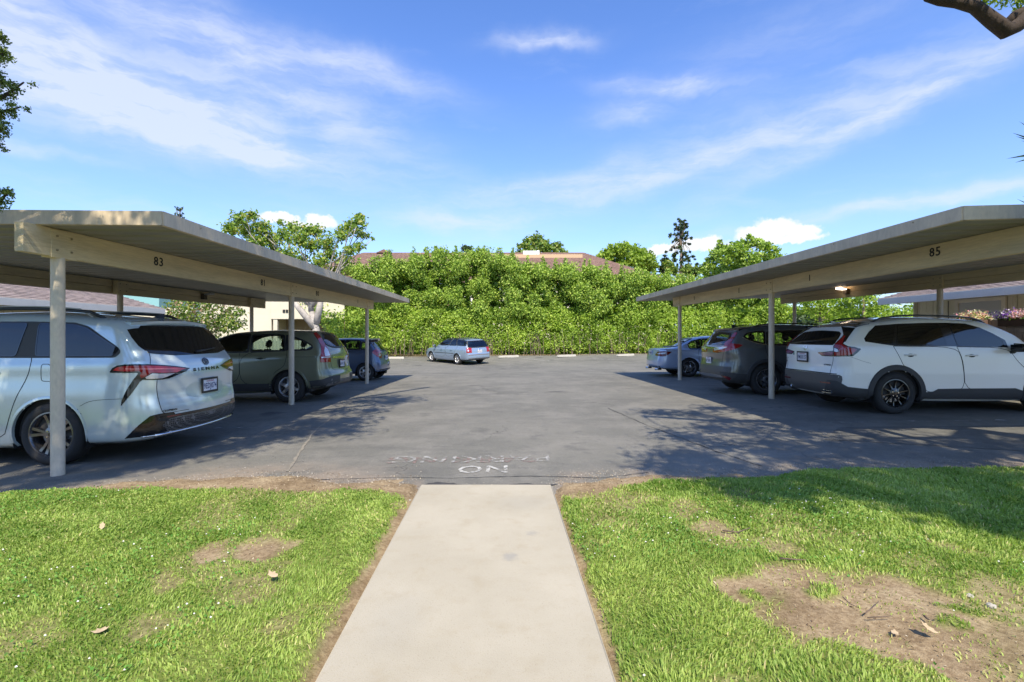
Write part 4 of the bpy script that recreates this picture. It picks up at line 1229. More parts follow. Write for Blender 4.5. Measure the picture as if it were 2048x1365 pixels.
# ---------------- lower hedge
def hedge():
    rng = np.random.default_rng(11)
    root = empty('hedge', (4, 33.6, -.1)); tag(root, 'long dense yellow-green hedge along the far side, bare stems at its foot', 'hedge')
    blobs = []
    x = -12.4
    while x < 26:
        top = 2.7 + .35 * math.sin(x * .7) + rng.uniform(-.2, .3)
        z = .35
        while z < top:
            blobs.append((x + rng.uniform(-.3, .3), 33.75 + rng.uniform(-.3, .3) + .12 * z, z + rng.uniform(-.1, .1), rng.uniform(.48, .78)))
            z += .55
        x += .62
    C, O = blob_points(blobs, 720, rng, shell=(.55, 1.12))
    # thin out at the foot so the stems show
    k = (rng.random(len(C)) < smooth01((C[:, 2] + .15) / .75) * .9 + .10) & (C[:, 1] < 34.4)
    C, O = C[k], O[k]
    tint = rng.random(len(C)) * .5 + .45 * np.clip((fbm(C[:, 0], C[:, 2], .9) - .3) / .4, 0, 1)
    leaves('foliage', C, .14, L_HEDGE, root, outward=O, up=.4, aspect=.55, tint=tint, rng=rng)
    # inner leaves that close the view
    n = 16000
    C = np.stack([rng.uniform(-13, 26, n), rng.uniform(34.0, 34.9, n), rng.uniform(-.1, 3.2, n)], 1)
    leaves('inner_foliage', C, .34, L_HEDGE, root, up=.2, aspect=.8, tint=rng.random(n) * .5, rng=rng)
    mb = MB()
    for i in range(230):
        X = rng.uniform(-12.5, 22); Y = rng.uniform(33.15, 33.9); 
        mb.tube([(X, Y, -.15), (X + rng.normal(0, .08), Y, .6), (X + rng.normal(0, .2), Y + .1, 1.4)], [.022, .016, .008], 5)
    mb.build('stems', BARKM, root)
    # dead leaves at the foot
    n = 5000
    C = np.stack([rng.uniform(-13, 20, n), 33.0 + rng.normal(0, .22, n), np.full(n, -.09)], 1)
    o = leaves('leaf_litter', C, .09, leafmat('old leaves', (.10, .07, .03), (.30, .22, .10), trans=.05), up=5, rng=rng)
    tag(o, 'brown fallen leaves under the far hedge', 'litter', kind='stuff')
hedge()

# ---------------- taller trees growing behind the hedge
def hedge_trees():
    prof_x = [600, 660, 700, 760, 850, 930, 1000, 1060, 1120, 1180, 1240, 1300, 1380, 1450, 1560, 1700]
    prof_y = [572, 552, 534, 514, 506, 504, 505, 524, 528, 530, 538, 550, 556, 556, 560, 575]
    rng = np.random.default_rng(5)
    xs_ = [655, 715, 775, 835, 895, 955, 1012, 1070, 1130, 1190, 1250, 1310, 1375, 1450, 1530]
    desc = ['far left end of the row', 'second from the left', 'third from the left, sloping top', 'left of the tallest stretch',
            'above the pale blue estate car', 'right of the pale blue estate car', 'tallest one in the middle of the row', 'below the white rooftop unit',
            'below the right part of brown roof', 'middle right of the row', 'below the sloping end of brown roof', 'left of the right carport roof tip',
            'behind the right carport roof tip', 'seen under the right carport, left one', 'far right end, under the right carport']
    for i, px in enumerate(xs_):
        d = 35.3 + rng.uniform(-.3, .3)
        X = (px - 1024) * d / F
        topy = np.interp(px, prof_x, prof_y); zt = EYE + (668 - topy) * d / F
        blobs = []
        z = 2.7
        while z < zt - .25:
            w = 1.15 * (1 - .25 * ((z - 2.7) / (zt - 2.7)) ** 2)
            for q in range(3):
                blobs.append((X + rng.uniform(-w, w), d - rng.choice([-.3, .3, 1.1, 1.7]) * (1 - .3 * (z / zt)), z + rng.uniform(-.25, .25), rng.uniform(.36, .72)))
            z += .62
        blobs.append((X, d - .3, zt - .55, .6))
        if i not in (4, 6): blobs.append((X + rng.uniform(-.8, .8), d - .3, zt - .75, .55))
        nsp = 3 if i in (2, 3, 4, 5, 6, 9, 11) else 2
        for q in range(nsp):
            sx = X + rng.uniform(-.9, .9)
            for k in range(5): blobs.append((sx + rng.normal(0, .03), d - .3, zt - .45 + k * .20, .22 - .03 * k))
        mat = L_BRIGHT
        t = tree('bright green tree behind the hedge, ' + desc[i], (X, d + .1, -.1), [(X, d + .1, 1.5), (X + .1, d, 3.2), (X, d, zt - .8)], .11, blobs, 1400, .155, mat, BARKM,
             group='row of trees behind the hedge', shell=(.5, 1.15), limbs=False, squash=.85, droop=.9)
        # closing leaves
        n = 1100
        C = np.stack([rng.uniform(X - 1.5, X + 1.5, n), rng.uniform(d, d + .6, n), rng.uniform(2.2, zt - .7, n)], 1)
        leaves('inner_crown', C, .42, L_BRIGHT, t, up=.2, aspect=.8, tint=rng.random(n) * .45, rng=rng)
hedge_trees()

# ---------------- white-barked tree on the left
def sycamore():
    d = 27
    bl = []
    for (x, y, r) in [(462, 458, .50), (480, 440, .45), (500, 432, .38), (495, 462, .55), (525, 455, .50), (540, 480, .6), (515, 485, .5), (570, 470, .5), (585, 455, .4), (600, 480, .55), (610, 462, .45),
                      (632, 462, .45), (625, 492, .5), (655, 485, .5), (660, 510, .5), (640, 525, .5), (600, 520, .45), (575, 510, .5), (685, 470, .45), (700, 455, .5), (718, 445, .42), (722, 470, .35), (700, 500, .35),
                      (690, 520, .4), (718, 492, .28), (735, 470, .18), (745, 478, .12), (670, 540, .4), (720, 432, .22), (560, 445, .2), (548, 500, .4)]:
        p = P(x, y, d + random.uniform(-1.3, 1.3)); bl.append((p.x, p.y, p.z, r))
    base = (-10.75, 27, -.4)
    t = tree('white-barked tree with a loose open green crown above the left carport', base, [(-10.8, 27, .8), (-11.0, 27, 1.9), (-11.3, 27.0, 3.0)], .30, bl, 1450, .19, L_SYC, BARKW,
             shell=(.25, 1.25), twig_n=1, fork=(-11.2, 27, 2.8), droop=.4)
    mb = MB()
    for a, b, c, r in (((-11.0, 27, 1.7), (-11.7, 26.9, 2.6), (-12.3, 26.8, 3.4), .20), ((-10.95, 27, 1.9), (-10.75, 27, 2.8), (-10.6, 27.1, 3.9), .2), ((-11.2, 27, 2.6), (-11.4, 27, 4), (-11.6, 27, 5.2), .15)):
        mb.tube([a, b, c], [r, r * .85, r * .55], 10)
    mb.build('limb', BARKW, t, smooth=True)
sycamore()

# ---------------- crape myrtle and shrubs on the left
def crape():
    d = 19.5; bl = []
    for (x, y, r) in [(345, 640, .42), (370, 625, .42), (400, 612, .42), (430, 608, .38), (460, 625, .38), (380, 650, .55), (420, 640, .55), (330, 660, .5), (355, 600, .3), (385, 603, .3), (470, 600, .3), (455, 645, .45), (475, 650, .35), (445, 655, .4), (350, 615, .35), (480, 625, .25), (410, 670, .5), (370, 680, .5), (440, 690, .5)]:
        p = P(x, y, d + random.uniform(-.6, .6)); bl.append((p.x, p.y, p.z, r))
    b = P(405, 668, d); b.z = -.3
    t = tree('crape myrtle shrub with pinkish blossom clusters between the left house and the tall building', b, [(b.x, d, .3), (b.x, d, .9)], .06, bl, 1500, .12, L_MID, BARKM, name='flowering_shrub', cat='shrub', shell=(.4, 1.15))
    C, O = blob_points([(x, y, z + .1, r) for (x, y, z, r) in bl[:9]], 420, shell=(.9, 1.25))
    leaves('blossom', C, .09, L_PINK, t, aspect=.8)
crape()
def shrub(label, pts, d, per, leaf, mat, name='shrub', gzv=-.3):
    bl = []
    for (x, y, r) in pts:
        p = P(x, y, d + random.uniform(-.4, .4)); bl.append((p.x, p.y, p.z, r))
    b = (bl[0][0], d, gzv)
    return tree(label, b, [(bl[0][0], d, gzv + .3), (bl[0][0], d, bl[0][2])], .04, bl, per, leaf, mat, BARKM, name=name, cat='shrub')
shrub('low green shrub with reddish tips between the white-barked tree and the hedge', [(650, 672, .5), (675, 668, .55), (700, 675, .55), (660, 690, .6), (690, 692, .6), (720, 690, .5), (735, 700, .5)], 31, 600, .14, L_HEDGE)
shrub('bushy green shrub against the hedge, behind the small blue hatchback', [(690, 640, .9), (720, 650, .8), (665, 640, .8), (745, 665, .7), (640, 628, .6)], 32.6, 420, .2, L_BRIGHT)

# ---------------- far trees against the sky
def far_tree(label, pts, d, per, leaf, mat, x0, name='tree', **kw):
    bl = []
    for (x, y, r) in pts:
        p = P(x, y, d + random.uniform(-1, 1) * r * .01 * d * .3); bl.append((p.x, p.y, p.z, r * d / F))
    X = (x0 - 1024) * d / F
    zt = EYE + (668 - min(y for _, y, _ in pts)) * d / F
    return tree(label, (X, d, -.2), [(X, d, zt * .5), (X, d, zt * .85)], kw.pop('tr', .25), bl, per, leaf, mat, BARKM, name=name, limbs=kw.pop('limbs', True), **kw)
far_tree('round olive green tree behind the white rooftop unit', [(1060, 487, 17), (1075, 480, 15), (1048, 498, 15), (1088, 492, 15), (1065, 505, 18), (1100, 500, 14), (1115, 493, 11), (1120, 505, 11), (1130, 508, 8), (1082, 508, 16)], 72, 260, .5, L_MID, 1070)
far_tree('tiny dark treetop above the brown roof left of centre', [(930, 497, 8), (938, 499, 6)], 72, 600, .4, L_DARK, 932)
far_tree('wide light green rounded tree above the right end of the brown roof', [(x, y, 17) for x, y in ((1210, 515), (1225, 505), (1245, 500), (1262, 503), (1280, 508), (1295, 520), (1230, 520), (1255, 520), (1275, 525), (1300, 532), (1210, 530), (1240, 535), (1285, 540))], 60, 420, .42, L_YG, 1250, droop=.6)
# tall sparse pine
def pine(label, x0, ytop, ybot, wid, d, mat, n=26, seed=1, leaf=.33, asym=0.0):
    rng = random.Random(seed); bl = []
    for i in range(n):
        t = i / (n - 1); y = ytop + 4 + (ybot - ytop) * t
        w = wid * (0.25 + .85 * t ** .8)
        for s in (-1, 1):
            if rng.random() < .18: continue
            ww = w * rng.uniform(.45, 1.05)
            for q in (0.45, 1.0):
                bl.append((x0 + s * ww * q + asym * t, y + rng.uniform(-2, 3) - 3 * q, rng.uniform(3.0, 5.2) * (1.1 - .2 * q)))
        bl.append((x0 + rng.uniform(-2, 2), y, 4.2))
    return far_tree(label, bl, d, 620, leaf, mat, x0, name='pine_tree', tr=.22, shell=(.2, 1.1), squash=.7)
pine('tall thin dark pine standing alone against the sky right of centre', 1362, 440, 545, 36, 62, L_DARK, 22, 4, .30)
pine('short dark conifer tip left of the tall thin pine', 1328, 517, 548, 12, 62, L_DARK, 8, 5)
pine('dark conifer tip rising above the left carport roof', 358, 417, 560, 26, 36, L_DARK, 16, 6, .16)
far_tree('low olive green treetops at the foot of the tall thin pine', [(x, y, 11) for x, y in ((1335, 530), (1345, 540), (1375, 540), (1395, 540), (1412, 535), (1385, 548))], 58, 500, .4, L_MID, 1375)
far_tree('broad green tree with pointed leaders behind the right carport roof', [(1425, 525, 17), (1432, 508, 13), (1440, 494, 9), (1450, 510, 18), (1470, 500, 18), (1485, 492, 14), (1500, 485, 12), (1515, 487, 12), (1530, 492, 12), (1545, 500, 12), (1465, 525, 22), (1495, 520, 24), (1525, 520, 22), (1550, 520, 18), (1420, 545, 20), (1450, 545, 22), (1490, 545, 24), (1440, 484, 5), (1498, 475, 6)], 48, 520, .34, L_BRIGHT, 1480)
# trees seen under the right carport roof
for (lab, x0, d, pts, m) in [
    ('pale-trunked bright green tree seen under the right carport, left of the lit lamp', 1640, 30, [(1610, 600, 26), (1640, 612, 28), (1665, 598, 28), (1625, 640, 28), (1660, 640, 30), (1600, 630, 20), (1640, 580, 25)], L_YG),
    ('bright green tree seen under the right carport, right of the lit lamp', 1727, 27, [(1700, 600, 28), (1730, 600, 30), (1755, 620, 26), (1700, 635, 26), (1735, 640, 26), (1770, 645, 22), (1720, 575, 25), (1690, 615, 25)], L_YG),
    ('dark blue-green bush low behind the two cars under the right carport', 1610, 26, [(1600, 640, 16), (1620, 650, 16), (1588, 655, 14), (1640, 655, 14)], L_DARK),
    ('light green tree seen under the eave of the right house', 1800, 34, [(1785, 625, 22), (1810, 635, 22), (1830, 620, 22), (1850, 630, 24), (1870, 625, 24), (1800, 650, 24), (1835, 650, 24), (1900, 625, 30)], L_BRIGHT)]:
    far_tree(lab, pts, d, 620, .2, m, x0, tr=.12, shell=(.3, 1.12))

# ---------------- near trees whose tips reach into the frame, and whose shade falls on the lot
def shade_blobs(tg, hs, rng):
    out = []
    for (px, py, r) in tg:
        H = 1.40 if px > 1024 else 1.50
        d = H * F / (py - 668); X = (px - 1024) * d / F
        h = rng.uniform(*hs)
        x = X + .12 * h; y = d - .83 * h; z = h + EYE - H
        out.append([x, y, z, r])
    return out
def in_frame(x, y, z, r):
    if y < .3: return False
    px = x / y * F + 1024; py = 668 - (z - EYE) / y * F; m = r / y * F * 1.35
    return (-m < px < 2048 + m) and (-m < py)
rr = random.Random(9)
def near_tree_shade(label, trunk, tg, hs, per, leaf, mat, forks, rt, extra=(), seed=2):
    rng = random.Random(seed)
    bl = []
    for b in tg:
        h0 = hs[0]
        for k in range(16):
            q = shade_blobs([b], (h0, max(h0, hs[1]) + .1), rng)[0]
            if not in_frame(*q): bl.append(tuple(q)); break
            h0 += .5
    bl += list(extra)
    root = empty('tree', trunk[0]); tag(root, label, 'tree')
    mb = MB(); n = len(trunk)
    mb.tube(trunk, [rt * (1 - .5 * i / (n - 1)) for i in range(n)], 12)
    for f in forks: mb.tube(f[0], [f[1] * (1 - .5 * i / (len(f[0]) - 1)) for i in range(len(f[0]))], 8)
    allp = [Vector(p) for f in forks for p in f[0]] + [Vector(trunk[-1])]
    for (x, y, z, r) in bl:
        s = min(allp, key=lambda p: (p - Vector((x, y, z))).length)
        lp = limb_path(s, (x, y, z), .1, 4)
        if any(in_frame(p.x, p.y, p.z, 0.05) for p in lp): lp = [s, s.lerp(Vector((x, y, z)), .5) + Vector((0, 0, .8)), Vector((x, y, z))]
        if any(in_frame(p.x, p.y, p.z, 0.05) for p in lp): continue
        mb.tube(lp, [.02 * (1 - .7 * i / (len(lp) - 1)) for i in range(len(lp))], 5)
    mb.build('trunk', BARKD, root, smooth=True)
    C, O = blob_points(bl, per, shell=(.1, 1.1))
    k = np.array([not in_frame(c[0], c[1], c[2], 0.08) for c in C])
    leaves('crown', C[k], leaf, mat, root, outward=O[k])
    return root, bl
# right-hand shade tree
TR = []
for (x, y) in [(1345, 930), (1400, 905), (1455, 885), (1370, 865), (1420, 850), (1490, 855), (1545, 880), (1610, 900), (1320, 820), (1390, 822), (1450, 835), (1540, 845), (1600, 862), (1660, 885), (1350, 908),
               (1470, 925), (1680, 925), (1690, 905), (1740, 888), (1800, 893), (1870, 897), (1940, 892), (2010, 890), (2060, 905), (1960, 915), (1890, 918), (1790, 915), (2080, 885), (1500, 818), (1580, 830), (1730, 900), (1840, 912),(1430,812),(1560,905)]: TR.append((x, y, .42 + rr.random() * .18))
for (x, y) in [(1440, 955), (1500, 965), (1560, 962), (1620, 955), (1680, 975), (1740, 960), (1800, 970), (1860, 960), (1930, 975), (2000, 985), (1480, 985), (1580, 992), (1760, 1000), (1850, 1010), (1930, 1030), (2010, 1050),
               (1700, 945), (1780, 940), (1880, 940), (1960, 945), (2030, 960), (2040, 1020), (1650, 940), (1920, 1000), (1990, 1015), (2060, 1070), (1560, 945), (1420, 935), (1900,955),(1830,985),(1720,985),(1640,965),(1970,960)]: TR.append((x, y, .33 + rr.random() * .14))
REX = []
for (x, z) in [(4.75, 2.62), (5.0, 2.6), (5.25, 2.65), (5.7, 2.6), (6.1, 2.62), (4.9, 2.5), (5.35, 2.5), (5.1, 2.7)]:
    h = rr.uniform(3.6, 5.0); REX.append((x + .12 * h, 5.03 - .83 * h, z + h, .24))
REX = [b for b in REX if not in_frame(*b)]
root_r, blr = near_tree_shade('broadleaf tree at the right edge, one dark limb in the top right corner',
    [(8.3, 2.2, -.1), (8.2, 2.3, 2.0), (7.9, 2.4, 4.0), (7.4, 2.5, 5.5)], TR, (5.4, 7.4), 1500, .12, L_MID,
    [([(7.9, 2.4, 4.0), (6.9, 3.4, 5.0), (6.3, 4.6, 5.2)], .13), ([(7.4, 2.5, 5.5), (5.8, 2.4, 6.6), (4.2, 2.2, 7.0), (3.2, 2.6, 7.2)], .12), ([(7.4, 2.5, 5.5), (6.4, .4, 6.3), (4.8, -.6, 6.8), (3.4, -.9, 7.0)], .12), ([(7.4, 2.5, 5.5), (6.8, 1.2, 6.4), (6.0, .8, 6.9)], .11)], .26, extra=REX)
# the limb in the frame
mb = MB(); d = 5.3
lp = [P(2200, -30, d + .3), P(2100, -6, d + .1), P(2065, 22, d), P(2035, 50, d), P(2012, 62, d), P(1985, 42, d), P(1950, 14, d), P(1915, 5, d), P(1880, 2, d), P(1855, -4, d), P(1840, -25, d)]
mb.tube(lp, [.095, .085, .08, .082, .085, .075, .066, .058, .05, .04, .03], 12)
mb.tube([P(2012, 50, d), P(2030, 30, d), P(2075, 8, d)], [.05, .045, .04], 8)
mb.build('limb', BARKD, root_r, smooth=True)
C, O = blob_points([(*P(1950, -8, d), .10), (*P(1975, -4, d), .10), (*P(2010, -6, d), .11), (*P(2040, -4, d), .12), (*P(1925, -10, d), .08), (*P(2060, -8, d), .12)], 9000, shell=(.2, 1.2))
leaves('leaf_spray', C, .055, leafmat('limb leaf', (.10, .18, .02), (.26, .34, .04), trans=.5), root_r, outward=O, droop=1.0, aspect=.42)['kind'] = 'stuff'

# left-hand shade tree
TL = []
for (x, y) in [(700, 838), (740, 818), (780, 802), (650, 850), (610, 842), (720, 800), (670, 820), (590, 865), (540, 862), (490, 880), (630, 800), (760, 790), (800, 795), (560, 840),
               (690, 860), (440, 893), (650, 788), (700, 780)]: TL.append((x, y, .50 + rr.random() * .2))
for (x, y) in [(60, 968), (120, 955), (190, 945), (250, 935), (20, 985), (330, 912), (290, 925), (380, 900), (100, 930), (180, 915), (20, 955), (250, 900), (350, 880)]: TL.append((x, y, .36 + rr.random() * .14))
# dapple over the carport roof, its front fascia and the minivan
ROOFS = []
for (x, y, z) in [(-4.8, 5.1, 2.5), (-5.4, 4.9, 2.6), (-6.0, 5.0, 2.6), (-6.6, 5.0, 2.5), (-5.2, 5.0, 2.5), (-5.7, 5.0, 2.5), (-3.9, 6.6, 2.5), (-4.6, 6.3, 2.5), (-3.7, 7.2, 2.5), (-4.9, 6.0, 2.5), (-6.2, 5.2, 2.5), (-3.8, 8.4, 2.5), (-4.0, 9.8, 2.5), (-3.8, 11.5, 2.5)]:
    h = rr.uniform(4.5, 6.0); ROOFS.append((x + .12 * h, y - .83 * h, z + h, .26 + rr.random() * .12))
# shade on the flank of the minivan, with gaps left for dapples
for xx in np.arange(-9.0, -4.0, .46):
    for z0_ in (.1, .6, 1.1, 1.6):
        h = rr.uniform(4.2, 6.8); q = (xx + rr.uniform(-.12, .12) + .12 * h, 5.6 - .83 * h, z0_ + h, .24 + rr.random() * .14)
        if not in_frame(*q): ROOFS.append(q)
ROOFS = [b for b in ROOFS if not in_frame(*b)]
root_l, bll = near_tree_shade('tall broadleaf tree standing just outside the left edge, shading the left carport',
    [(-5.6, 1.6, -.1), (-5.4, 1.7, 3.0), (-5.1, 1.9, 6.0), (-4.6, 2.2, 8.0)], TL, (7.0, 9.0), 1500, .12, L_MID,
    [([(-5.1, 1.9, 6.0), (-4.0, 2.6, 8.0), (-2.6, 4.0, 9.3), (-1.2, 5.8, 10.2)], .13), ([(-4.6, 2.2, 8.0), (-3.4, 1.8, 8.8), (-1.8, 2.4, 9.6)], .12), ([(-5.1, 1.9, 6.0), (-4.6, .6, 6.6), (-4.2, -.6, 7.0)], .11), ([(-5.1, 1.9, 6.0), (-6.0, .9, 6.4), (-7.2, .6, 6.8)], .10)], .25, extra=ROOFS, seed=3)

# juniper-like tree, tufts at the left edge
def juniper():
    d = 4.1; bl = []
    base = (-5.55, 3.7, -.05)
    root = empty('juniper_tree', base); tag(root, 'dark juniper-like tree at the left edge with ragged tufted branch tips', 'tree')
    mb = MB(); mb.tube([base, (-5.5, 3.75, 2), (-5.35, 3.85, 4.6), (-5.3, 3.9, 6)], [.12, .1, .07, .03], 10)
    tips = [((-20, 110), (-2, 95), (8, 122)), ((-60, 230), (5, 195), (48, 165)), ((-60, 250), (0, 225), (40, 215)), ((-60, 300), (-10, 270), (10, 245)), ((-50, 420), (-5, 405), (26, 378)), ((-40, 90), (-12, 70), (2, 64)), ((-60, 190), (-20, 170), (2, 150)), ((-50, 320), (-20, 290), (2, 292))]
    for (a, b, c) in tips:
        pa, pb, pc = P(*a, d), P(*b, d), P(*c, d)
        mb.tube([(-5.4, 3.85, pa.z - .1), pa, pb, pc], [.03, .022, .014, .006], 6)
        for k in range(16):
            t = k / 15; q = pa.lerp(pb, t * 2) if t < .5 else pb.lerp(pc, t * 2 - 1)
            bl.append((q.x + random.uniform(-.02, .02), q.y + random.uniform(-.06, .06), q.z + random.uniform(-.03, .03), .050 * (1.25 - .55 * t)))
    for k in range(60):
        z = random.uniform(2.6, 6.0); a = random.uniform(0, 6.28); r = random.uniform(.15, .85) * (1.1 - z * .1)
        x, y = -5.4 + math.cos(a) * r, 3.85 + math.sin(a) * r
        if not in_frame(x, y, z, .2): bl.append((x, y, z, .16))
    mb.build('trunk', BARKD, root, smooth=True)
    C, O = blob_points(bl, 220 / .0036 * .55, shell=(.2, 1.15), dens=True)
    k = rng_keep(C, 120000)
    leaves('crown', C[k], .022, leafmat('juniper leaf', (.07, .12, .025), (.26, .33, .08), trans=.15), root, outward=O[k], aspect=.7)
def rng_keep(C, n):
    if len(C) <= n: return np.ones(len(C), bool)
    return RNG.random(len(C)) < n / len(C)
juniper()

# spiky yucca-like plant at the right edge
def yucca():
    base = (5.25, 4.62, -.03)
    root = empty('yucca_tree', base); tag(root, 'spiky yucca-like plant at the right edge, only its sword leaf tips showing against the sky', 'plant')
    mb = MB(); mb.tube([base, (5.28, 4.64, 1.4), (5.25, 4.6, 3.0)], [.09, .075, .06], 10); mb.build('stem', BARKM, root, smooth=True)
    rng = random.Random(4)
    V = []; Fc = []
    def blade(o, tip):
        o, tip = Vector(o), Vector(tip); dv = (tip - o); sd = dv.cross(Vector((0, 1, .2))).normalized() * .016
        b = len(V); m = o.lerp(tip, .45)
        V.extend([o - sd * .7, o + sd * .7, m + sd, m - sd, tip, o + Vector((0, .012, 0)), m + Vector((0, .012, 0))])
        Fc.extend([(b, b + 3, b + 6), (b, b + 6, b + 5), (b + 5, b + 6, b + 2), (b + 5, b + 2, b + 1), (b + 3, b + 4, b + 6), (b + 6, b + 4, b + 2)])
    c1 = Vector((5.25, 4.62, 3.12)); c2 = Vector((5.28, 4.64, 2.45))
    for t in [(2038, 243), (2024, 266), (2031, 273), (2012, 318), (2029, 326), (2042, 282)]: blade(c1, P(t[0], t[1], 4.55))
    for t in [(2033, 398), (2044, 392)]: blade(c2, P(t[0], t[1], 4.6))
    for c in (c1, c2):
        for k in range(70):
            dv = Vector((rng.gauss(0, 1), rng.gauss(0, 1), rng.gauss(.3, .8))).normalized() * .36
            if dv.x < -.02: dv.x = abs(dv.x)
            blade(c, c + dv)
    o = fast_mesh('sword_leaves', np.array([v[:] for v in V]), np.array(Fc), pmat('sword leaf', (.07, .12, .045), .45), root)
yucca()

# ---------------- trees behind the viewpoint: they show only as reflections in windows and paint
for i, (x, y, s) in enumerate([(-15.5, -15, .72), (-6.5, -19, .85), (5.5, -19, .85), (15.5, -16, .72)]):
    bl = []
    rg_ = random.Random(40 + i)
    for k in range(52):
        a = rg_.uniform(0, 6.28); r = rg_.uniform(.3, 3.2) * s; z = rg_.uniform(2.6, 12.5) * s
        bl.append((x + math.cos(a) * r, y + math.sin(a) * r, z, rg_.uniform(.8, 1.3)))
    tree(['green tree behind the viewpoint, far left', 'green tree behind the viewpoint, left of the path', 'green tree behind the viewpoint, right of the path', 'green tree behind the viewpoint, far right'][i],
         (x, y, -.05), [(x, y, 1.5), (x + .2, y, 7.5)], .28, bl, 170, .34, L_MID, BARKM, group='trees behind the viewpoint')
# ================================================================== CARS
BLK = pmat('black trim', (0.018, 0.018, 0.019), 0.45)
BLKP = pmat('black plastic', (0.045, 0.045, 0.045), 0.65, bump=.1, bscale=200)
GLOSSB = pmat('gloss black', (0.008, 0.008, 0.009), 0.12, coat=.6)
SEAM = pmat('panel gap', (0.01, 0.01, 0.01), 0.9)
TYRE = pmat('tyre rubber', (0.030, 0.029, 0.028), 0.82, noise=.35, nscale=12, bump=.35, bscale=90)
WELL = pmat('wheel well', (0.010, 0.010, 0.010), 0.95)
CHROME = pmat('chrome', (0.75, 0.75, 0.76), 0.14, metal=1.0)
ALLOY = pmat('silver alloy', (0.55, 0.55, 0.56), 0.28, metal=.85)
DARKALLOY = pmat('dark alloy', (0.17, 0.17, 0.18), 0.25, metal=.85, coat=.4)
BLACKALLOY = pmat('black alloy', (0.012, 0.012, 0.013), 0.18, coat=.6)
GREYALLOY = pmat('grey alloy', (0.33, 0.33, 0.34), 0.25, metal=.85)
REDL = pmat('red lens', (0.33, 0.008, 0.010), 0.10, coat=1.0, noise=.25, nscale=9)
REDD = pmat('dark red lens', (0.13, 0.006, 0.012), 0.10, coat=1.0)
CLEARL = pmat('clear lens', (0.62, 0.60, 0.60), 0.12, coat=1.0, metal=.3)
PINKL = pmat('purple lens', (0.20, 0.03, 0.09), 0.12, coat=1.0)
PRIV = glass_mat('privacy glass', (.10, .105, .105), .02)
TINT = glass_mat('tinted glass', (.62, .70, .66), .03)
SEATM = pmat('seat cloth', (0.05, 0.048, 0.046), 0.85, noise=.2)
PLATEW = pmat('plate white', (0.72, 0.72, 0.74), 0.45)
PLATEI = pmat('plate ink', (0.03, 0.035, 0.12), 0.6)
PLATER = pmat('plate red', (0.40, 0.03, 0.04), 0.6)

def paint(name, col, metal=.35, rough=.30, dust=.12):
    m = pmat(name, col, rough, metal=metal, coat=1.0, coatr=.04, noise=0)
    return m

def pchip(xk, yk, x):
    xk = np.asarray(xk, float); yk = np.asarray(yk, float)
    h = np.diff(xk); d = np.diff(yk, axis=0) / (h[:, None] if yk.ndim > 1 else h)
    n = len(xk); m = np.zeros_like(yk)
    for i in range(1, n - 1):
        a, b = d[i - 1], d[i]
        hm = np.where(a * b > 0, 2 * a * b / (a + b + 1e-12), 0)
        m[i] = hm
    m[0] = d[0]; m[-1] = d[-1]
    out = []
    for q in x:
        i = min(max(np.searchsorted(xk, q) - 1, 0), n - 2)
        t = (q - xk[i]) / h[i]; t2, t3 = t * t, t ** 3
        out.append((2 * t3 - 3 * t2 + 1) * yk[i] + (t3 - 2 * t2 + t) * h[i] * m[i] + (-2 * t3 + 3 * t2) * yk[i + 1] + (t3 - t2) * h[i] * m[i + 1])
    return np.array(out)

def chaikin(p, n=2, closed=True):
    p = [Vector(q) for q in p]
    for _ in range(n):
        o = []
        m = len(p)
        for i in range(m if closed else m - 1):
            a, b = p[i], p[(i + 1) % m]
            o += [a.lerp(b, .22), a.lerp(b, .78)]
        if not closed: o = [p[0]] + o + [p[-1]]
        p = o
    return p
def offset_poly(p, d):
    p = [Vector(q) for q in p]; n = len(p)
    A = sum(p[i].x * p[(i + 1) % n].y - p[(i + 1) % n].x * p[i].y for i in range(n)); s = 1 if A > 0 else -1
    out = []
    for i in range(n):
        t1 = (p[i] - p[i - 1]).normalized(); t2 = (p[(i + 1) % n] - p[i]).normalized()
        n1 = Vector((t1.y, -t1.x)) * s; n2 = Vector((t2.y, -t2.x)) * s
        m = (n1 + n2); m = m.normalized() if m.length > 1e-6 else n1
        out.append(p[i] + m * d / max(.45, m.dot(n1)))
    return out

def round_poly(p, r=.035):
    p = [Vector(q) for q in p]; out = []; n = len(p)
    for i in range(n):
        a, b, c = p[i - 1], p[i], p[(i + 1) % n]
        d1, d2 = min(r, (a - b).length * .45), min(r, (c - b).length * .45)
        s, e = b + (a - b).normalized() * d1, b + (c - b).normalized() * d2
        for k in range(4):
            t = k / 3; out.append(s * (1 - t) ** 2 + b * 2 * t * (1 - t) + e * t * t)
    return out

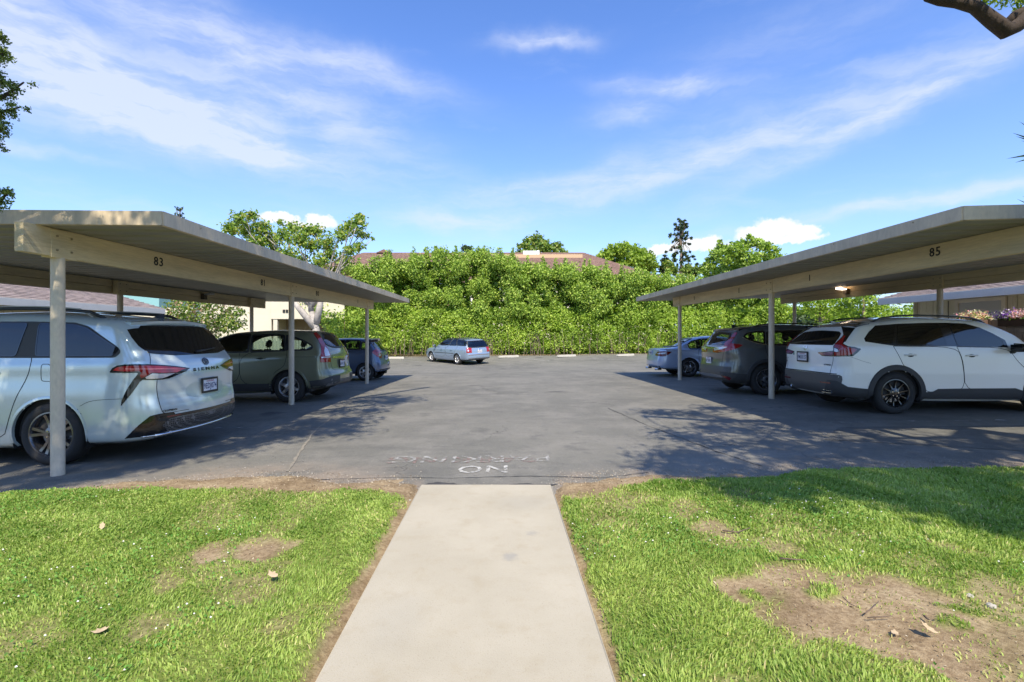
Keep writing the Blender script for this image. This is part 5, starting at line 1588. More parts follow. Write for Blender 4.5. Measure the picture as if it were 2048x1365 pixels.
class Car:
    def __init__(s, name, label, cat, pos, theta, L, W, WB, ro, r, paintm, rows, vis, tw=.225, sub=4, ns=96, arch=.055, taper=(.035, .06)):
        s.L, s.W, s.WB, s.ro, s.r, s.vis, s.paint, s.tw, s.archr = L, W, WB, ro, r, vis, paintm, tw, r + arch
        s.root = empty(name, (0, 0, 0)); tag(s.root, label, cat)
        s.M2 = Matrix.Translation((pos[0], pos[1], 0)) @ Matrix.Rotation(theta, 4, 'Z')
        # sit on the sloping asphalt
        def zz(x, y): q = s.M2 @ Vector((x, y, 0)); return lz(q.x, q.y)
        zr = (zz(ro, W / 2 - .1) + zz(ro, -W / 2 + .1)) / 2; zf = (zz(ro + WB, W / 2 - .1) + zz(ro + WB, -W / 2 + .1)) / 2
        zl = (zz(ro, W / 2 - .1) + zz(ro + WB, W / 2 - .1)) / 2; zr_ = (zz(ro, -W / 2 + .1) + zz(ro + WB, -W / 2 + .1)) / 2
        pitch = -math.atan((zf - zr) / WB); roll = math.atan((zl - zr_) / (W - .2))
        z0 = zr - ro * (zf - zr) / WB
        s.root.location = (pos[0], pos[1], z0); s.root.rotation_euler = (Matrix.Rotation(theta, 3, 'Z') @ Matrix.Rotation(pitch, 3, 'Y') @ Matrix.Rotation(roll, 3, 'X')).to_euler()
        s.M = Matrix.LocRotScale(s.root.location, s.root.rotation_euler, (1, 1, 1)); s.Mi = s.M.inverted()
        s.taper = taper
        s.grid(rows, sub, ns)
        s.holes = []; s.snaps = []; s.doors = []
    def tp(s, x):
        a, b = s.taper
        t = (x - s.L * .52) / (s.L * .48)
        return 1 - np.where(t < 0, a, b) * np.abs(t) ** 3
    def grid(s, rows, sub, ns):
        NR, NC, NCF, NF = 22, 11, 7, 12
        R_ = []
        for rw in rows:
            xr, xf, w, zp, rr, bul = rw['xr'], rw['xf'], rw['w'], rw['z'], rw.get('rr', .22), rw.get('b', .05)
            rf = rw.get('rf', .35); bf = rw.get('bf', .12); rx = rw.get('rx', 1.3)
            pts = []
            y0 = max(w - rr, w * .3); rr = w - y0
            for i in range(NR):
                y = y0 * i / NR; pts.append((xr + bul * (y / w) ** 2, y))
            x0 = xr + bul * (y0 / w) ** 2
            for i in range(NC):
                a = math.pi / 2 * i / NC; pts.append((x0 + rr * rx * (1 - math.cos(a)), y0 + rr * math.sin(a)))
            xs0 = x0 + rr * rx
            yf0 = max(w - rf, w * .3); rff = w - yf0; xe = xf - bf * (yf0 / w) ** 2; xs1 = xe - rff * 1.2
            for i in range(ns + 1):
                pts.append((xs0 + (xs1 - xs0) * i / ns, w))
            for i in range(1, NCF + 1):
                a = math.pi / 2 * (1 - i / NCF); pts.append((xe - rff * 1.2 * (1 - math.cos(a)), yf0 + rff * math.sin(a)))
            for i in range(1, NF + 1):
                y = yf0 * (1 - i / NF); pts.append((xf - bf * (y / w) ** 2 if w > 0 else xf, y))
            p = np.array(pts); p[:, 1] *= s.tp(p[:, 0])
            zx = np.array([q[0] for q in zp]); zz_ = np.array([q[1] for q in zp])
            if len(zx) > 2: z = pchip(zx, zz_, np.clip(p[:, 0], zx[0], zx[-1]))
            else: z = np.interp(p[:, 0], zx, zz_)
            if 'zy' in rw: z = z + rw['zy'] * (1 - (p[:, 1] / max(w, .01)) ** 2)
            R_.append(np.column_stack([p, z]))
        R_ = np.array(R_)                                  # rows x cols x 3
        k = len(rows); q = []
        for i in range(k - 1): q += [i + j / sub for j in range(sub)]
        q.append(k - 1)
        G = pchip(np.arange(k), R_.reshape(k, -1), q).reshape(len(q), -1, 3)
        # full ring: left (+y) half then mirrored right half
        Lh = G; Rh = G[:, 1:-1, :][:, ::-1, :].copy(); Rh[:, :, 1] *= -1
        s.G = np.concatenate([Lh, Rh], 1)
        nr, nc = s.G.shape[:2]; s.nr, s.nc = nr, nc
        i, j = np.meshgrid(np.arange(nr - 1), np.arange(nc), indexing='ij'); j2 = (j + 1) % nc
        s.Q = np.stack([i * nc + j, (i + 1) * nc + j, (i + 1) * nc + j2, i * nc + j2], -1).reshape(-1, 4)[:, ::-1]
        s.V = s.G.reshape(-1, 3)
        s.bvh = BVHTree.FromPolygons([Vector(v) for v in s.V], [tuple(f) for f in s.Q])
        c = s.V[s.Q].mean(1)
        a = s.V[s.Q[:, 0]]; b = s.V[s.Q[:, 1]]; d = s.V[s.Q[:, 3]]
        n = np.cross(b - a, d - a); n /= np.linalg.norm(n, axis=1, keepdims=True) + 1e-9
        test = (n * (c - np.array([s.L * .5, 0, .7]))).sum(1).mean()
        if test < 0: s.Q = s.Q[:, ::-1]; n = -n
        s.C, s.N = c, n
    # --- reading the photograph: pixel -> body surface
    def hit(s, px, py):
        o = s.Mi @ Vector((0, 0, EYE)); p = s.Mi @ P(px, py, 10.0); d = (p - o).normalized()
        h, n, i, dist = s.bvh.ray_cast(o, d)
        return h, o, d
    def side_px(s, pts):
        """outline on the near side, pixels -> local (x, z); rays that miss fall on the side plane"""
        out = []
        for (px, py) in pts:
            h, o, d = s.hit(px, py)
            if h is None or abs(h.y) < s.W * .30 or h.y * s.vis < 0:
                t = (s.vis * s.W * .47 - o.y) / d.y; h = o + d * t
            out.append((h.x, h.z))
        return out
    def rear_px(s, pts):
        out = []
        for (px, py) in pts:
            h, o, d = s.hit(px, py)
            if h is None or h.x > s.L * .3:
                t = (.12 - o.x) / d.x if abs(d.x) > 1e-4 else 1; h = o + d * t
            out.append((h.y, h.z))
        return out
    def cast(s, u, v, axis, sign=1):
        if axis == 'side': o, d = Vector((u, sign * (s.W * .5 + .6), v)), Vector((0, -sign, 0))
        elif axis == 'rear': o, d = Vector((-1.5, u, v)), Vector((1, 0, 0))
        elif axis == 'front': o, d = Vector((s.L + 1.5, u, v)), Vector((-1, 0, 0))
        else: o, d = Vector((u, v, 3.2)), Vector((0, 0, -1))
        h, n, i, dist = s.bvh.ray_cast(o, d)
        if h is None:
            q = Vector((u, sign * s.W * .46, v)) if axis == 'side' else (Vector((.1, u, v)) if axis == 'rear' else Vector((s.L - .1, u, v)) if axis == 'front' else Vector((u, v, 1.6)))
            h, n, i, dist = s.bvh.find_nearest(q)
        if n.dot(d) > 0: n = -n
        return h, n
    def shell(s, poly, axis, sign=1, off=.003, skirt=.012, res=.06, holes=()):
        V2, F2 = cdt_fill(poly, res, holes)
        outer = []; inner = []
        for (u, v) in V2:
            h, n = s.cast(u, v, axis, sign); outer.append(h + n * off); inner.append(h + n * (off - skirt))
        n = len(outer); fs = [tuple(f) for f in F2]
        # which winding?
        a, b, c = (Vector(outer[i]) for i in fs[0]); nn = (b - a).cross(c - a)
        _, n0 = s.cast(*V2[fs[0][0]], axis, sign)
        if nn.dot(n0) < 0: fs = [f[::-1] for f in fs]
        cnt = {}
        for f in fs:
            for k in range(3):
                e = (f[k], f[(k + 1) % 3]); cnt[e] = 1
        vs = list(outer); fo = list(fs)
        if skirt > 0:
            vs += inner
            for (i, j) in cnt:
                if (j, i) not in cnt: fo.append((j, i, i + n, j + n))
        return vs, fo
    def emit(s, name, shells, mat, parent=None, smooth=True, label=None):
        v = []; f = []; mi = []
        mats = mat if isinstance(mat, (list, tuple)) else [mat]
        for k, sh in enumerate(shells):
            b = len(v); v += [tuple(q) for q in sh[0]]; f += [tuple(i + b for i in q) for q in sh[1]]; mi += [sh[2] if len(sh) > 2 else 0] * len(sh[1])
        me = bpy.data.meshes.new(name); me.from_pydata(v, [], f)
        for m in mats: me.materials.append(m)
        if len(mats) > 1: me.polygons.foreach_set('material_index', mi)
        o = link_mesh(name, me); o.parent = parent or s.root
        if smooth: sharp_smooth(o, 40)
        if label: o['label'] = label
        return o
    def both(s, name, poly, mat, axis='side', parent=None, **kw):
        r = []
        for sg in (s.vis, -s.vis):
            if axis == 'side': r.append(s.emit(name, [s.shell(poly, axis, sg, **kw)], mat, parent))
            else: r.append(s.emit(name, [s.shell([(u * sg * s.vis, v) for u, v in poly], axis, 1, **kw)], mat, parent))
        return r
    def strip(s, line, w, axis, sign=1, off=.0012):
        pts = chaikin(line, 2, False); dens = []
        for a, b in zip(pts, pts[1:]):
            n = max(1, int((b - a).length / .05))
            for k in range(n): dens.append(a.lerp(b, k / n))
        dens.append(pts[-1]); v = []; f = []
        for i, p in enumerate(dens):
            t = (dens[min(i + 1, len(dens) - 1)] - dens[max(i - 1, 0)]).normalized(); n2 = Vector((-t.y, t.x)) * w / 2
            for q in (p - n2, p + n2):
                h, n = s.cast(q.x, q.y, axis, sign); v.append(h + n * off)
        for i in range(len(dens) - 1): f.append((2 * i, 2 * i + 2, 2 * i + 3, 2 * i + 1))
        return v, f
    # --- windows
    def window(s, name, poly, glass, axis='side', frame=.022, frame_mat=None, cut=True, rnd=2, frame_in=.014, frame_name='window_trim'):
        poly = round_poly(poly, .035) if rnd else [Vector(p) for p in poly]
        sides = ((s.vis, -s.vis) if axis == 'side' else (1,))
        for sg in sides:
            ring_o = offset_poly(poly, frame); ring_i = offset_poly(poly, -frame_in)
            w = s.emit(name, [s.shell(poly, axis, sg, off=.0068, skirt=0, res=.045)], glass)
            s.emit(frame_name, [s.shell(ring_o, axis, sg, off=.0090, skirt=.018, res=.05, holes=[ring_i])], frame_mat or BLK, w)
        if cut: s.holes.append((axis, np.array([tuple(p) for p in offset_poly(poly, -.002)])))
        return poly
    def build_body(s, extra=None):
        V = s.V.copy(); C = s.C; N = s.N; keep = np.ones(len(s.Q), bool)
        # snap the wheel arches
        for xw in (s.ro, s.ro + s.WB):
            dx = V[:, 0] - xw; dz = V[:, 2] - s.r; dist = np.hypot(dx, dz)
            cell = .021
            m = (np.abs(dist - s.archr) < cell) & (np.abs(V[:, 1]) > s.W * .36) & (V[:, 2] > .15)
            k = s.archr / dist[m]; V[m, 0] = xw + dx[m] * k; V[m, 2] = s.r + dz[m] * k
        C = V[s.Q].mean(1)
        for xw in (s.ro, s.ro + s.WB):
            dist = np.hypot(C[:, 0] - xw, C[:, 2] - s.r)
            keep &= ~((dist < s.archr) & (np.abs(C[:, 1]) > s.W * .30))
            keep &= ~((np.abs(C[:, 0] - xw) < s.archr) & (C[:, 2] < s.r) & (np.abs(C[:, 1]) > s.W * .30))
        for (axis, pl) in s.holes:
            if axis == 'side': ins = inpoly(s.C[:, [0, 2]], pl) & (np.abs(N[:, 1]) > .45)
            elif axis == 'rear': ins = inpoly(s.C[:, [1, 2]], pl) & (s.C[:, 0] < s.L * .35) & (N[:, 0] < -.15)
            elif axis == 'front': ins = inpoly(s.C[:, [1, 2]], pl) & (s.C[:, 0] > s.L * .5) & (N[:, 0] > .1)
            else: ins = inpoly(s.C[:, [0, 1]], pl) & (N[:, 2] > .3)
            keep &= ~ins
        doorf = np.full(len(s.Q), -1)
        for di, pl in enumerate(s.doors):
            ins = inpoly(s.C[:, [0, 2]], np.array(pl)) & (np.abs(N[:, 1]) > .5)
            doorf[ins & (s.C[:, 1] > 0)] = di * 2; doorf[ins & (s.C[:, 1] < 0)] = di * 2 + 1
        def part(name, mask):
            if mask.sum() < 3: return None
            Qs = s.Q[mask]; used = np.unique(Qs); mp = np.full(len(V), -1); mp[used] = np.arange(len(used))
            o = fast_mesh(name, V[used], mp[Qs], s.paint, smooth=True); o.parent = s.root
            return o
        # one normal field for all panels so the reflections run through
        full = bpy.data.meshes.new('tmp'); full.from_pydata([tuple(v) for v in V], [], [tuple(f) for f in s.Q])
        vn = np.zeros(len(V) * 3, np.float32); full.vertices.foreach_get('normal', vn); vn = vn.reshape(-1, 3); bpy.data.meshes.remove(full)
        res = []
        for nm, mask in [('body', keep & (doorf < 0))] + [('door', keep & (doorf == k)) for k in range(2 * len(s.doors))]:
            if mask.sum() < 3: res.append(None); continue
            Qs = s.Q[mask]; used = np.unique(Qs); mp = np.full(len(V), -1); mp[used] = np.arange(len(used))
            o = fast_mesh(nm, V[used], mp[Qs], s.paint, smooth=True); o.parent = s.root
            o.data.normals_split_custom_set_from_vertices([tuple(v) for v in vn[used]])
            res.append(o)
        s.bodyparts = res
        # seams of the doors
        for di, pl in enumerate(s.doors):
            for q, sg in ((0, 1), (1, -1)):
                d = res[1 + di * 2 + q]
                s.emit('panel_gap', [s.strip(list(pl) + [pl[0]], .009, 'side', sg)], SEAM, d or s.root, smooth=False)
        return res[0]
    def seam(s, line, axis, both=True, w=.008, parent=None):
        if axis == 'side':
            for sg in (1, -1): s.emit('panel_gap', [s.strip(line, w, axis, sg)], SEAM, parent, smooth=False)
        else:
            sh = [s.strip(line, w, axis)]
            if both: sh.append(s.strip([(-u, v) for u, v in line], w, axis))
            for q in sh: s.emit('panel_gap', [q], SEAM, parent, smooth=False)
    # --- chassis
    def chassis(s, belt=.9, seats=True, dark=BLKP, cabin=None, heads=True):
        L, W, r, ro, WB = s.L, s.W, s.r, s.ro, s.WB
        mb = MB()
        mb.box(.50, L - .45, -W * .34, W * .34, .24, .36)
        for a, b in ((.25, ro - s.archr), (ro + s.archr, ro + WB - s.archr), (ro + WB + s.archr, L - .45)):
            if b > a: mb.box(a + (.25 if a < .3 else 0), b, -W * .43, W * .43, .24, .35)
        o = mb.build('underbody', BLKP, local=True, bevel=.02); o.parent = s.root
        # wheel wells
        for xw in (ro, ro + WB):
            for sg in (1, -1):
                v = []; f = []; n = 20; R0 = s.archr + .012
                y1 = sg * (W * .488); y0 = sg * (W * .5 - .34)
                y1 *= float(s.tp(np.array(xw)))
                for k in range(n + 1):
                    a = math.pi * (k / n) * 1.24 - math.pi * .12
                    for y in (y1, y0): v.append((xw + R0 * math.cos(a), y, r + R0 * math.sin(a)))
                for k in range(n): f.append((2 * k, 2 * k + 1, 2 * k + 3, 2 * k + 2))
                c = len(v); v.append((xw, y0, r))
                for k in range(n): f.append((2 * k + 1, 2 * k + 3, c))
                o = s.emit('wheel_well', [(v, f)], WELL, smooth=False)
        # cabin tub and shelf: closes the body below the glass
        c0, c1 = cabin or (.45, L - 1.3)
        mb = MB(); mb.box(c0, c1, -W * .44, W * .44, .34, belt - .12)
        o = mb.build('cabin_floor', SEATM, local=True); o.parent = s.root
        mb = MB(); mb.box(c1 - .25, c1 + .02, -W * .40, W * .40, belt - .12, belt - .02); o = mb.build('dashboard', BLKP, local=True, bevel=.02); o.parent = s.root
        if seats:
            rows_ = [c1 - 1.15, c1 - 2.0] + ([c1 - 2.9] if c1 - c0 > 3.4 else [])
            for i, x in enumerate(rows_):
                for y in ((-.38, .38) if i == 0 else (-.42, 0, .42)):
                    mb = MB(); wd = .24 if i == 0 else .19
                    top = belt + .13
                    mb.hexa([(x - .30, y - wd, belt - .5), (x - .12, y - wd, belt - .5), (x - .12, y + wd, belt - .5), (x - .30, y + wd, belt - .5),
                             (x - .42, y - wd * .85, top), (x - .30, y - wd * .85, top), (x - .30, y + wd * .85, top), (x - .42, y + wd * .85, top)])
                    se = mb.build('seat', SEATM, local=True, bevel=.05, seg=2); sharp_smooth(se, 60); se.parent = s.root
                    if y == 0 and i: continue
                    hb = MB(); hb.hexa([(x - .42, y - .12, top + .03), (x - .33, y - .12, top + .03), (x - .33, y + .12, top + .03), (x - .42, y + .12, top + .03),
                             (x - .44, y - .10, top + .22), (x - .37, y - .10, top + .22), (x - .37, y + .10, top + .22), (x - .44, y + .10, top + .22)])
                    hd = hb.build('headrest', SEATM, local=True, bevel=.04, seg=3); sharp_smooth(hd, 60); hd.parent = se
                    hp = MB(); hp.tube([(x - .375, y - .05, top - .02), (x - .38, y - .05, top + .06)], .008, 5); hp.tube([(x - .375, y + .05, top - .02), (x - .38, y + .05, top + .06)], .008, 5)
                    q = hp.build('headrest_post', CHROME, local=True); q.parent = se
    # --- wheels
    def wheels(s, rim_r, style, rimmat, nsp=5, faces=None):
        r, tw = s.r, s.tw
        made = {}
        for xw in (s.ro, s.ro + s.WB):
            for sg in (1, -1):
                key = sg
                yc = sg * (s.W / 2 * float(s.tp(np.array(xw))) - .022)
                hub = bpy.data.objects.new('wheel', None)
                if key not in made:
                    # tyre
                    prof = [(rim_r - .005, -tw * .42), (rim_r + .02, -tw * .5), (r * .5 + rim_r * .5, -tw * .515), (r - .035, -tw * .47), (r - .008, -tw * .38), (r, -tw * .25), (r, tw * .25), (r - .008, tw * .38), (r - .035, tw * .47), (r * .5 + rim_r * .5, tw * .515), (rim_r + .02, tw * .5), (rim_r - .005, tw * .42)]
                    n = 48; v = []; f = []
                    for k in range(n):
                        a = 2 * math.pi * k / n
                        for (q, t) in prof: v.append((q * math.cos(a), t, q * math.sin(a)))
                    m = len(prof)
                    for k in range(n):
                        for j in range(m - 1):
                            f.append((k * m + j, ((k + 1) % n) * m + j, ((k + 1) % n) * m + j + 1, k * m + j + 1))
                    # tread grooves
                    me_t = bpy.data.meshes.new('tyre'); me_t.from_pydata(v, [], f); me_t.materials.append(TYRE)
                    bm = bmesh.new(); bm.from_mesh(me_t); bmesh.ops.recalc_face_normals(bm, faces=bm.faces); bm.to_mesh(me_t); bm.free()
                    me_t.polygons.foreach_set('use_smooth', [True] * len(me_t.polygons))
                    # rim barrel + face
                    yo = tw * .42
                    mb = MB(); m = 40
                    def ring(prof, mi=0):
                        v = []; f = []
                        for k in range(m):
                            a = 2 * math.pi * k / m
                            for (q, t) in prof: v.append((q * math.cos(a), t * sg, q * math.sin(a)))
                        p = len(prof)
                        for k in range(m):
                            for j in range(p - 1): f.append((k * p + j, ((k + 1) % m) * p + j, ((k + 1) % m) * p + j + 1, k * p + j + 1))
                        mb.add(v, f, mi)
                    ring([(rim_r + .004, yo - .01), (rim_r + .006, yo + .006), (rim_r - .012, yo + .008), (rim_r - .022, yo - .006), (rim_r - .03, yo - .05), (rim_r - .045, -yo)])
                    ring([(rim_r - .04, -yo * .3), (.001, -yo * .3)], 1)
                    ring([(.085, yo - .035), (.09, yo - .012), (.06, yo - .002), (.03, yo + .002), (.001, yo + .003)])
                    ring([(rim_r * .68, yo - .10), (rim_r * .68, yo - .085), (.08, yo - .085)], 2)
                    Rm = rim_r - .014
                    def spoke(a0, a1, w0, w1, d=.03, curve=0.0):
                        segs = 6; v = []; f = []
                        for k in range(segs + 1):
                            t = k / segs; rad = .06 + (Rm - .06) * t; an = a0 + (a1 - a0) * t + curve * math.sin(t * math.pi * .5); wd = w0 + (w1 - w0) * t
                            er = Vector((math.cos(an), 0, math.sin(an))); et = Vector((-math.sin(an), 0, math.cos(an)))
                            yy = yo - .004 - .012 * math.sin(t * math.pi)
                            for (u, dy) in ((-wd / 2, -d), (-wd * .36, 0), (wd * .36, 0), (wd / 2, -d)):
                                q = er * rad + et * u; v.append((q.x, (yy + dy) * sg, q.z))
                        for k in range(segs):
                            for j in range(3): f.append((k * 4 + j, (k + 1) * 4 + j, (k + 1) * 4 + j + 1, k * 4 + j + 1))
                        mb.add(v, f)
                    off = math.pi / 2 + .12
                    for k in range(nsp):
                        a = off + 2 * math.pi * k / nsp
                        if style == 'single': spoke(a, a, .085, .062)
                        elif style == 'twin': spoke(a - .13, a - .17, .036, .048); spoke(a + .13, a + .17, .036, .048)
                        elif style == 'split': spoke(a - .05, a - .17, .034, .020); spoke(a + .05, a + .17, .034, .020)
                        elif style == 'swirl': spoke(a, a + .25, .05, .075, curve=.35)
                        elif style == 'thin': spoke(a, a, .032, .02)
                    for k in range(5):
                        a = off + .6 + 2 * math.pi * k / 5; q = Vector((math.cos(a) * .055, 0, math.sin(a) * .055))
                        mb.tube([(q.x, sg * (yo - .012), q.z), (q.x, sg * (yo + .004), q.z)], .009, 6, 3)
                    me_r = bpy.data.meshes.new('rim'); me_r.from_pydata(mb.v, [], mb.f)
                    for q in (rimmat, WELL, GREYALLOY, CHROME): me_r.materials.append(q)
                    me_r.polygons.foreach_set('material_index', mb.m)
                    bm = bmesh.new(); bm.from_mesh(me_r); bmesh.ops.recalc_face_normals(bm, faces=bm.faces); bm.to_mesh(me_r); bm.free()
                    me_r.polygons.foreach_set('use_smooth', [True] * len(me_r.polygons))
                    try: me_r.set_sharp_from_angle(angle=R(40))
                    except Exception: pass
                    made[key] = (me_t, me_r)
                w = hub; COL.objects.link(w); w.parent = s.root; w.empty_display_size = .1
                w.location = (xw, yc - sg * tw * .5, r)
                w.rotation_euler = (0, random.uniform(0, 1.2), 0)
                for nm, me in zip(('tyre', 'rim'), made[key]):
                    o = bpy.data.objects.new(nm, me); COL.objects.link(o); o.parent = w
                cap = MB(); cap.tube([(0, sg * (tw * .42 - .0), 0), (0, sg * (tw * .42 + .009), 0)], .026, 14)
                o = cap.build('hub_cap', GLOSSB if rimmat in (DARKALLOY, BLACKALLOY) else CHROME, local=True); o.parent = w
    # --- details
    def plate(s, yc, zc, txt, w=.305, h=.155, frame=None, stick=False, up='CALIFORNIA'):
        h0, n = s.cast(yc, zc, 'rear'); x = h0.x - .02
        tilt = Vector((-1, 0, 0))
        mb = MB(); mb.box(x - .006, x + .006, yc - w / 2, yc + w / 2, zc - h / 2, zc + h / 2)
        p = mb.build('license_plate', PLATEW, local=True, bevel=.003); p.parent = s.root
        if frame:
            fb = MB(); t = .016
            for a, b, c, d in ((-w / 2 - t, w / 2 + t, h / 2 - .004, h / 2 + t + .006), (-w / 2 - t, w / 2 + t, -h / 2 - t - .008, -h / 2 + .004), (-w / 2 - t, -w / 2 + .004, -h / 2, h / 2), (w / 2 - .004, w / 2 + t, -h / 2, h / 2)):
                fb.box(x - .010, x + .008, yc + a, yc + b, zc + c, zc + d)
            o = fb.build('plate_frame', BLK, local=True); o.parent = p
        def put(t, size, dz, mat, nm, ww):
            me = text_mesh(t, size, bold=size * .012)
            co = np.array([v.co[:] for v in me.vertices]); sx = ww / max(.01, (co[:, 0].max() - co[:, 0].min()))
            for v in me.vertices: v.co = (x - .0075, yc - v.co.x * sx, zc + dz + v.co.y)
            me.materials.clear(); me.materials.append(mat); o = link_mesh(nm, me); o.parent = p
        put(txt, .105, -.012, PLATEI, 'plate_number', w * .9); put(up, .030, h * .36, PLATER, 'plate_heading', w * .55)
        return p
    def rear_text(s, txt, yc, zc, size, width, mat, name='badge_lettering', bold=.0):
        me = text_mesh(txt, size, bold=bold, spacing=1.0)
        co = np.array([v.co[:] for v in me.vertices]); sx = width / max(.01, (co[:, 0].max() - co[:, 0].min()))
        for v in me.vertices:
            y, z = yc - v.co.x * sx, zc + v.co.y; h, n = s.cast(y, z, 'rear'); v.co = h + n * .005
        me.materials.clear(); me.materials.append(mat); o = link_mesh(name, me); o.parent = s.root
    def ellipse(s, yc, zc, a, b, n=28, k0=0.0):
        return [(yc + a * math.cos(2 * math.pi * i / n), zc + b * math.sin(2 * math.pi * i / n)) for i in range(n)]
    def mirror(s, x, z, mat, size=(.16, .20, .14)):
        for sg in (1, -1):
            h, n = s.cast(x, z, 'side', sg); mb = MB(); a, b, c = size
            y0 = h.y + sg * .03
            mb.hexa([(x - .03, y0, z), (x + a - .03, y0, z + .01), (x + a - .06, y0 + sg * b, z + .02), (x - .03, y0 + sg * b, z + .01),
                     (x - .03, y0, z + c), (x + a - .07, y0, z + c), (x + a - .09, y0 + sg * b * .96, z + c - .02), (x - .03, y0 + sg * b * .96, z + c - .01)])
            m = mb.build('side_mirror', mat, local=True, bevel=.035, seg=3); sharp_smooth(m, 60); m.parent = s.root
            sb = MB(); sb.hexa([(x + .0, h.y - sg * .02, z - .04), (x + .09, h.y - sg * .02, z - .04), (x + .08, y0 + sg * .05, z + .02), (x + .01, y0 + sg * .05, z + .02),
                                (x + .0, h.y - sg * .02, z + .01), (x + .09, h.y - sg * .02, z + .01), (x + .08, y0 + sg * .05, z + .06), (x + .01, y0 + sg * .05, z + .06)])
            o = sb.build('mirror_arm', BLK, local=True, bevel=.01); o.parent = m
            gb = MB(); gb.box(x - .036, x - .031, min(y0 + sg * .02, y0 + sg * (b - .02)), max(y0 + sg * .02, y0 + sg * (b - .02)), z + .03, z + c - .025)
            o = gb.build('mirror_glass', PRIV, local=True); o.parent = m
    def rails(s, x0, x1, y, mat, h=.035, r=.014):
        for sg in (1, -1):
            mb = MB(); pts = []
            for k in range(13):
                t = k / 12; x = x0 + (x1 - x0) * t; q, n = s.cast(x, sg * y, 'top'); pts.append((x, sg * y, q.z + (h if 0 < k < 12 else -.005)))
            mb.tube(pts, r, 8); o = mb.build('roof_rail', mat, smooth=True, local=True); o.parent = s.root
    def fin(s, x, mat, l=.16, h=.07):
        q, n = s.cast(x, 0, 'top'); z = q.z - .01
        mb = MB(); mb.hexa([(x, -.012, z), (x + l, -.03, z), (x + l, .03, z), (x, .012, z), (x - .005, -.003, z + h), (x + .03, -.004, z + h), (x + .03, .004, z + h), (x - .005, .003, z + h)])
        o = mb.build('antenna', mat, local=True, bevel=.004); o.parent = s.root
    def handle(s, x, z, mat, l=.2):
        for sg in (1, -1):
            h, n = s.cast(x, z, 'side', sg); mb = MB()
            y0 = h.y
            mb.tube([(x - l / 2, y0 - sg * .004, z - .004), (x - l / 2 + .02, y0 + sg * .03, z), (x, y0 + sg * .036, z + .004), (x + l / 2 - .02, y0 + sg * .03, z), (x + l / 2, y0 - sg * .004, z - .002)], [.010, .013, .014, .013, .010], 8)
            o = mb.build('door_handle', mat, smooth=True, local=True); o.parent = s.root
            c = s.emit('handle_cup', [s.shell(s.ellipse(x + .01, z - .006, .06, .028), 'side', sg, off=.001, skirt=0, res=.05)], SEAM, o)
    def wiper(s, y0, z0, y1, z1):
        pts = []
        for k in range(6):
            t = k / 5; h, n = s.cast(y0 + (y1 - y0) * t, z0 + (z1 - z0) * t, 'rear'); pts.append(h + n * .02)
        mb = MB(); mb.tube(pts, [.018, .014, .012, .010, .009, .008], 6); o = mb.build('wiper', BLK, local=True, smooth=True); o.parent = s.root
    def lip(s, mat, w=.05, off=.010, name='arch_trim', rin=0.0, rear=True):
        """band round the wheel arches"""
        for xw in (s.ro, s.ro + s.WB):
            for sg in (1, -1):
                a0, a1 = -.32, math.pi + .32; n = 26
                ri = s.archr - .012 + rin; ro_ = s.archr + w
                pts = [(xw + ro_ * math.cos(a0 + (a1 - a0) * k / n), s.r + ro_ * math.sin(a0 + (a1 - a0) * k / n)) for k in range(n + 1)]
                pin = [(xw + ri * math.cos(a0 + (a1 - a0) * k / n), s.r + ri * math.sin(a0 + (a1 - a0) * k / n)) for k in range(n + 1)]
                pts = [(x, max(z, .225)) for x, z in pts]; pin = [(x, max(z, .225)) for x, z in pin]
                v = []; f = []
                for k in range(n + 1):
                    ho, no = s.cast(*pts[k], 'side', sg); hi, ni = s.cast(*pin[k], 'side', sg)
                    ho2 = ho.lerp(hi, .12)
                    v += [ho + no * .001, ho2 + no * off, hi + ni * off, Vector((hi.x, hi.y - sg * .03, hi.z))]
                for k in range(n):
                    for j in range(3): f.append((4 * k + j, 4 * k + 4 + j, 4 * k + 5 + j, 4 * k + 1 + j))
                if sg < 0: f = [q[::-1] for q in f]
                s.emit(name, [(v, f)], mat)
    def headlights(s, z=.72, w=.35):
        for sg in (1, -1):
            W2 = s.W / 2
            poly = [(sg * (W2 - .12), z + .10), (sg * (W2 - .12), z - .02), (sg * (W2 - .5), z - .04), (sg * (W2 - .52), z + .04)]
            s.emit('headlight', [s.shell(chaikin(poly, 1), 'front', 1, off=.006, skirt=.02)], CLEARL)
        s.emit('grille', [s.shell([(-.5, z - .05), (.5, z - .05), (.42, z - .28), (-.42, z - .28)], 'front', 1, off=.004, skirt=.015)], BLKP)


def mk(tab):
    rows = []
    for i, (xr, xf, w, zr, zm, zf, rr, b) in enumerate(tab):
        up = i >= len(tab) - 6
        rows.append(dict(xr=xr, xf=xf, w=w, z=[(xr, zr), ((xr + xf) / 2, zm), (xf, zf)], rr=rr, b=b, rf=.14 if up else .35, bf=.10 if up else .12))
    return rows
def zz(o, sc):
    return lambda *pts: [(o[0] + x / sc, o[1] + y / sc) for x, y in pts]

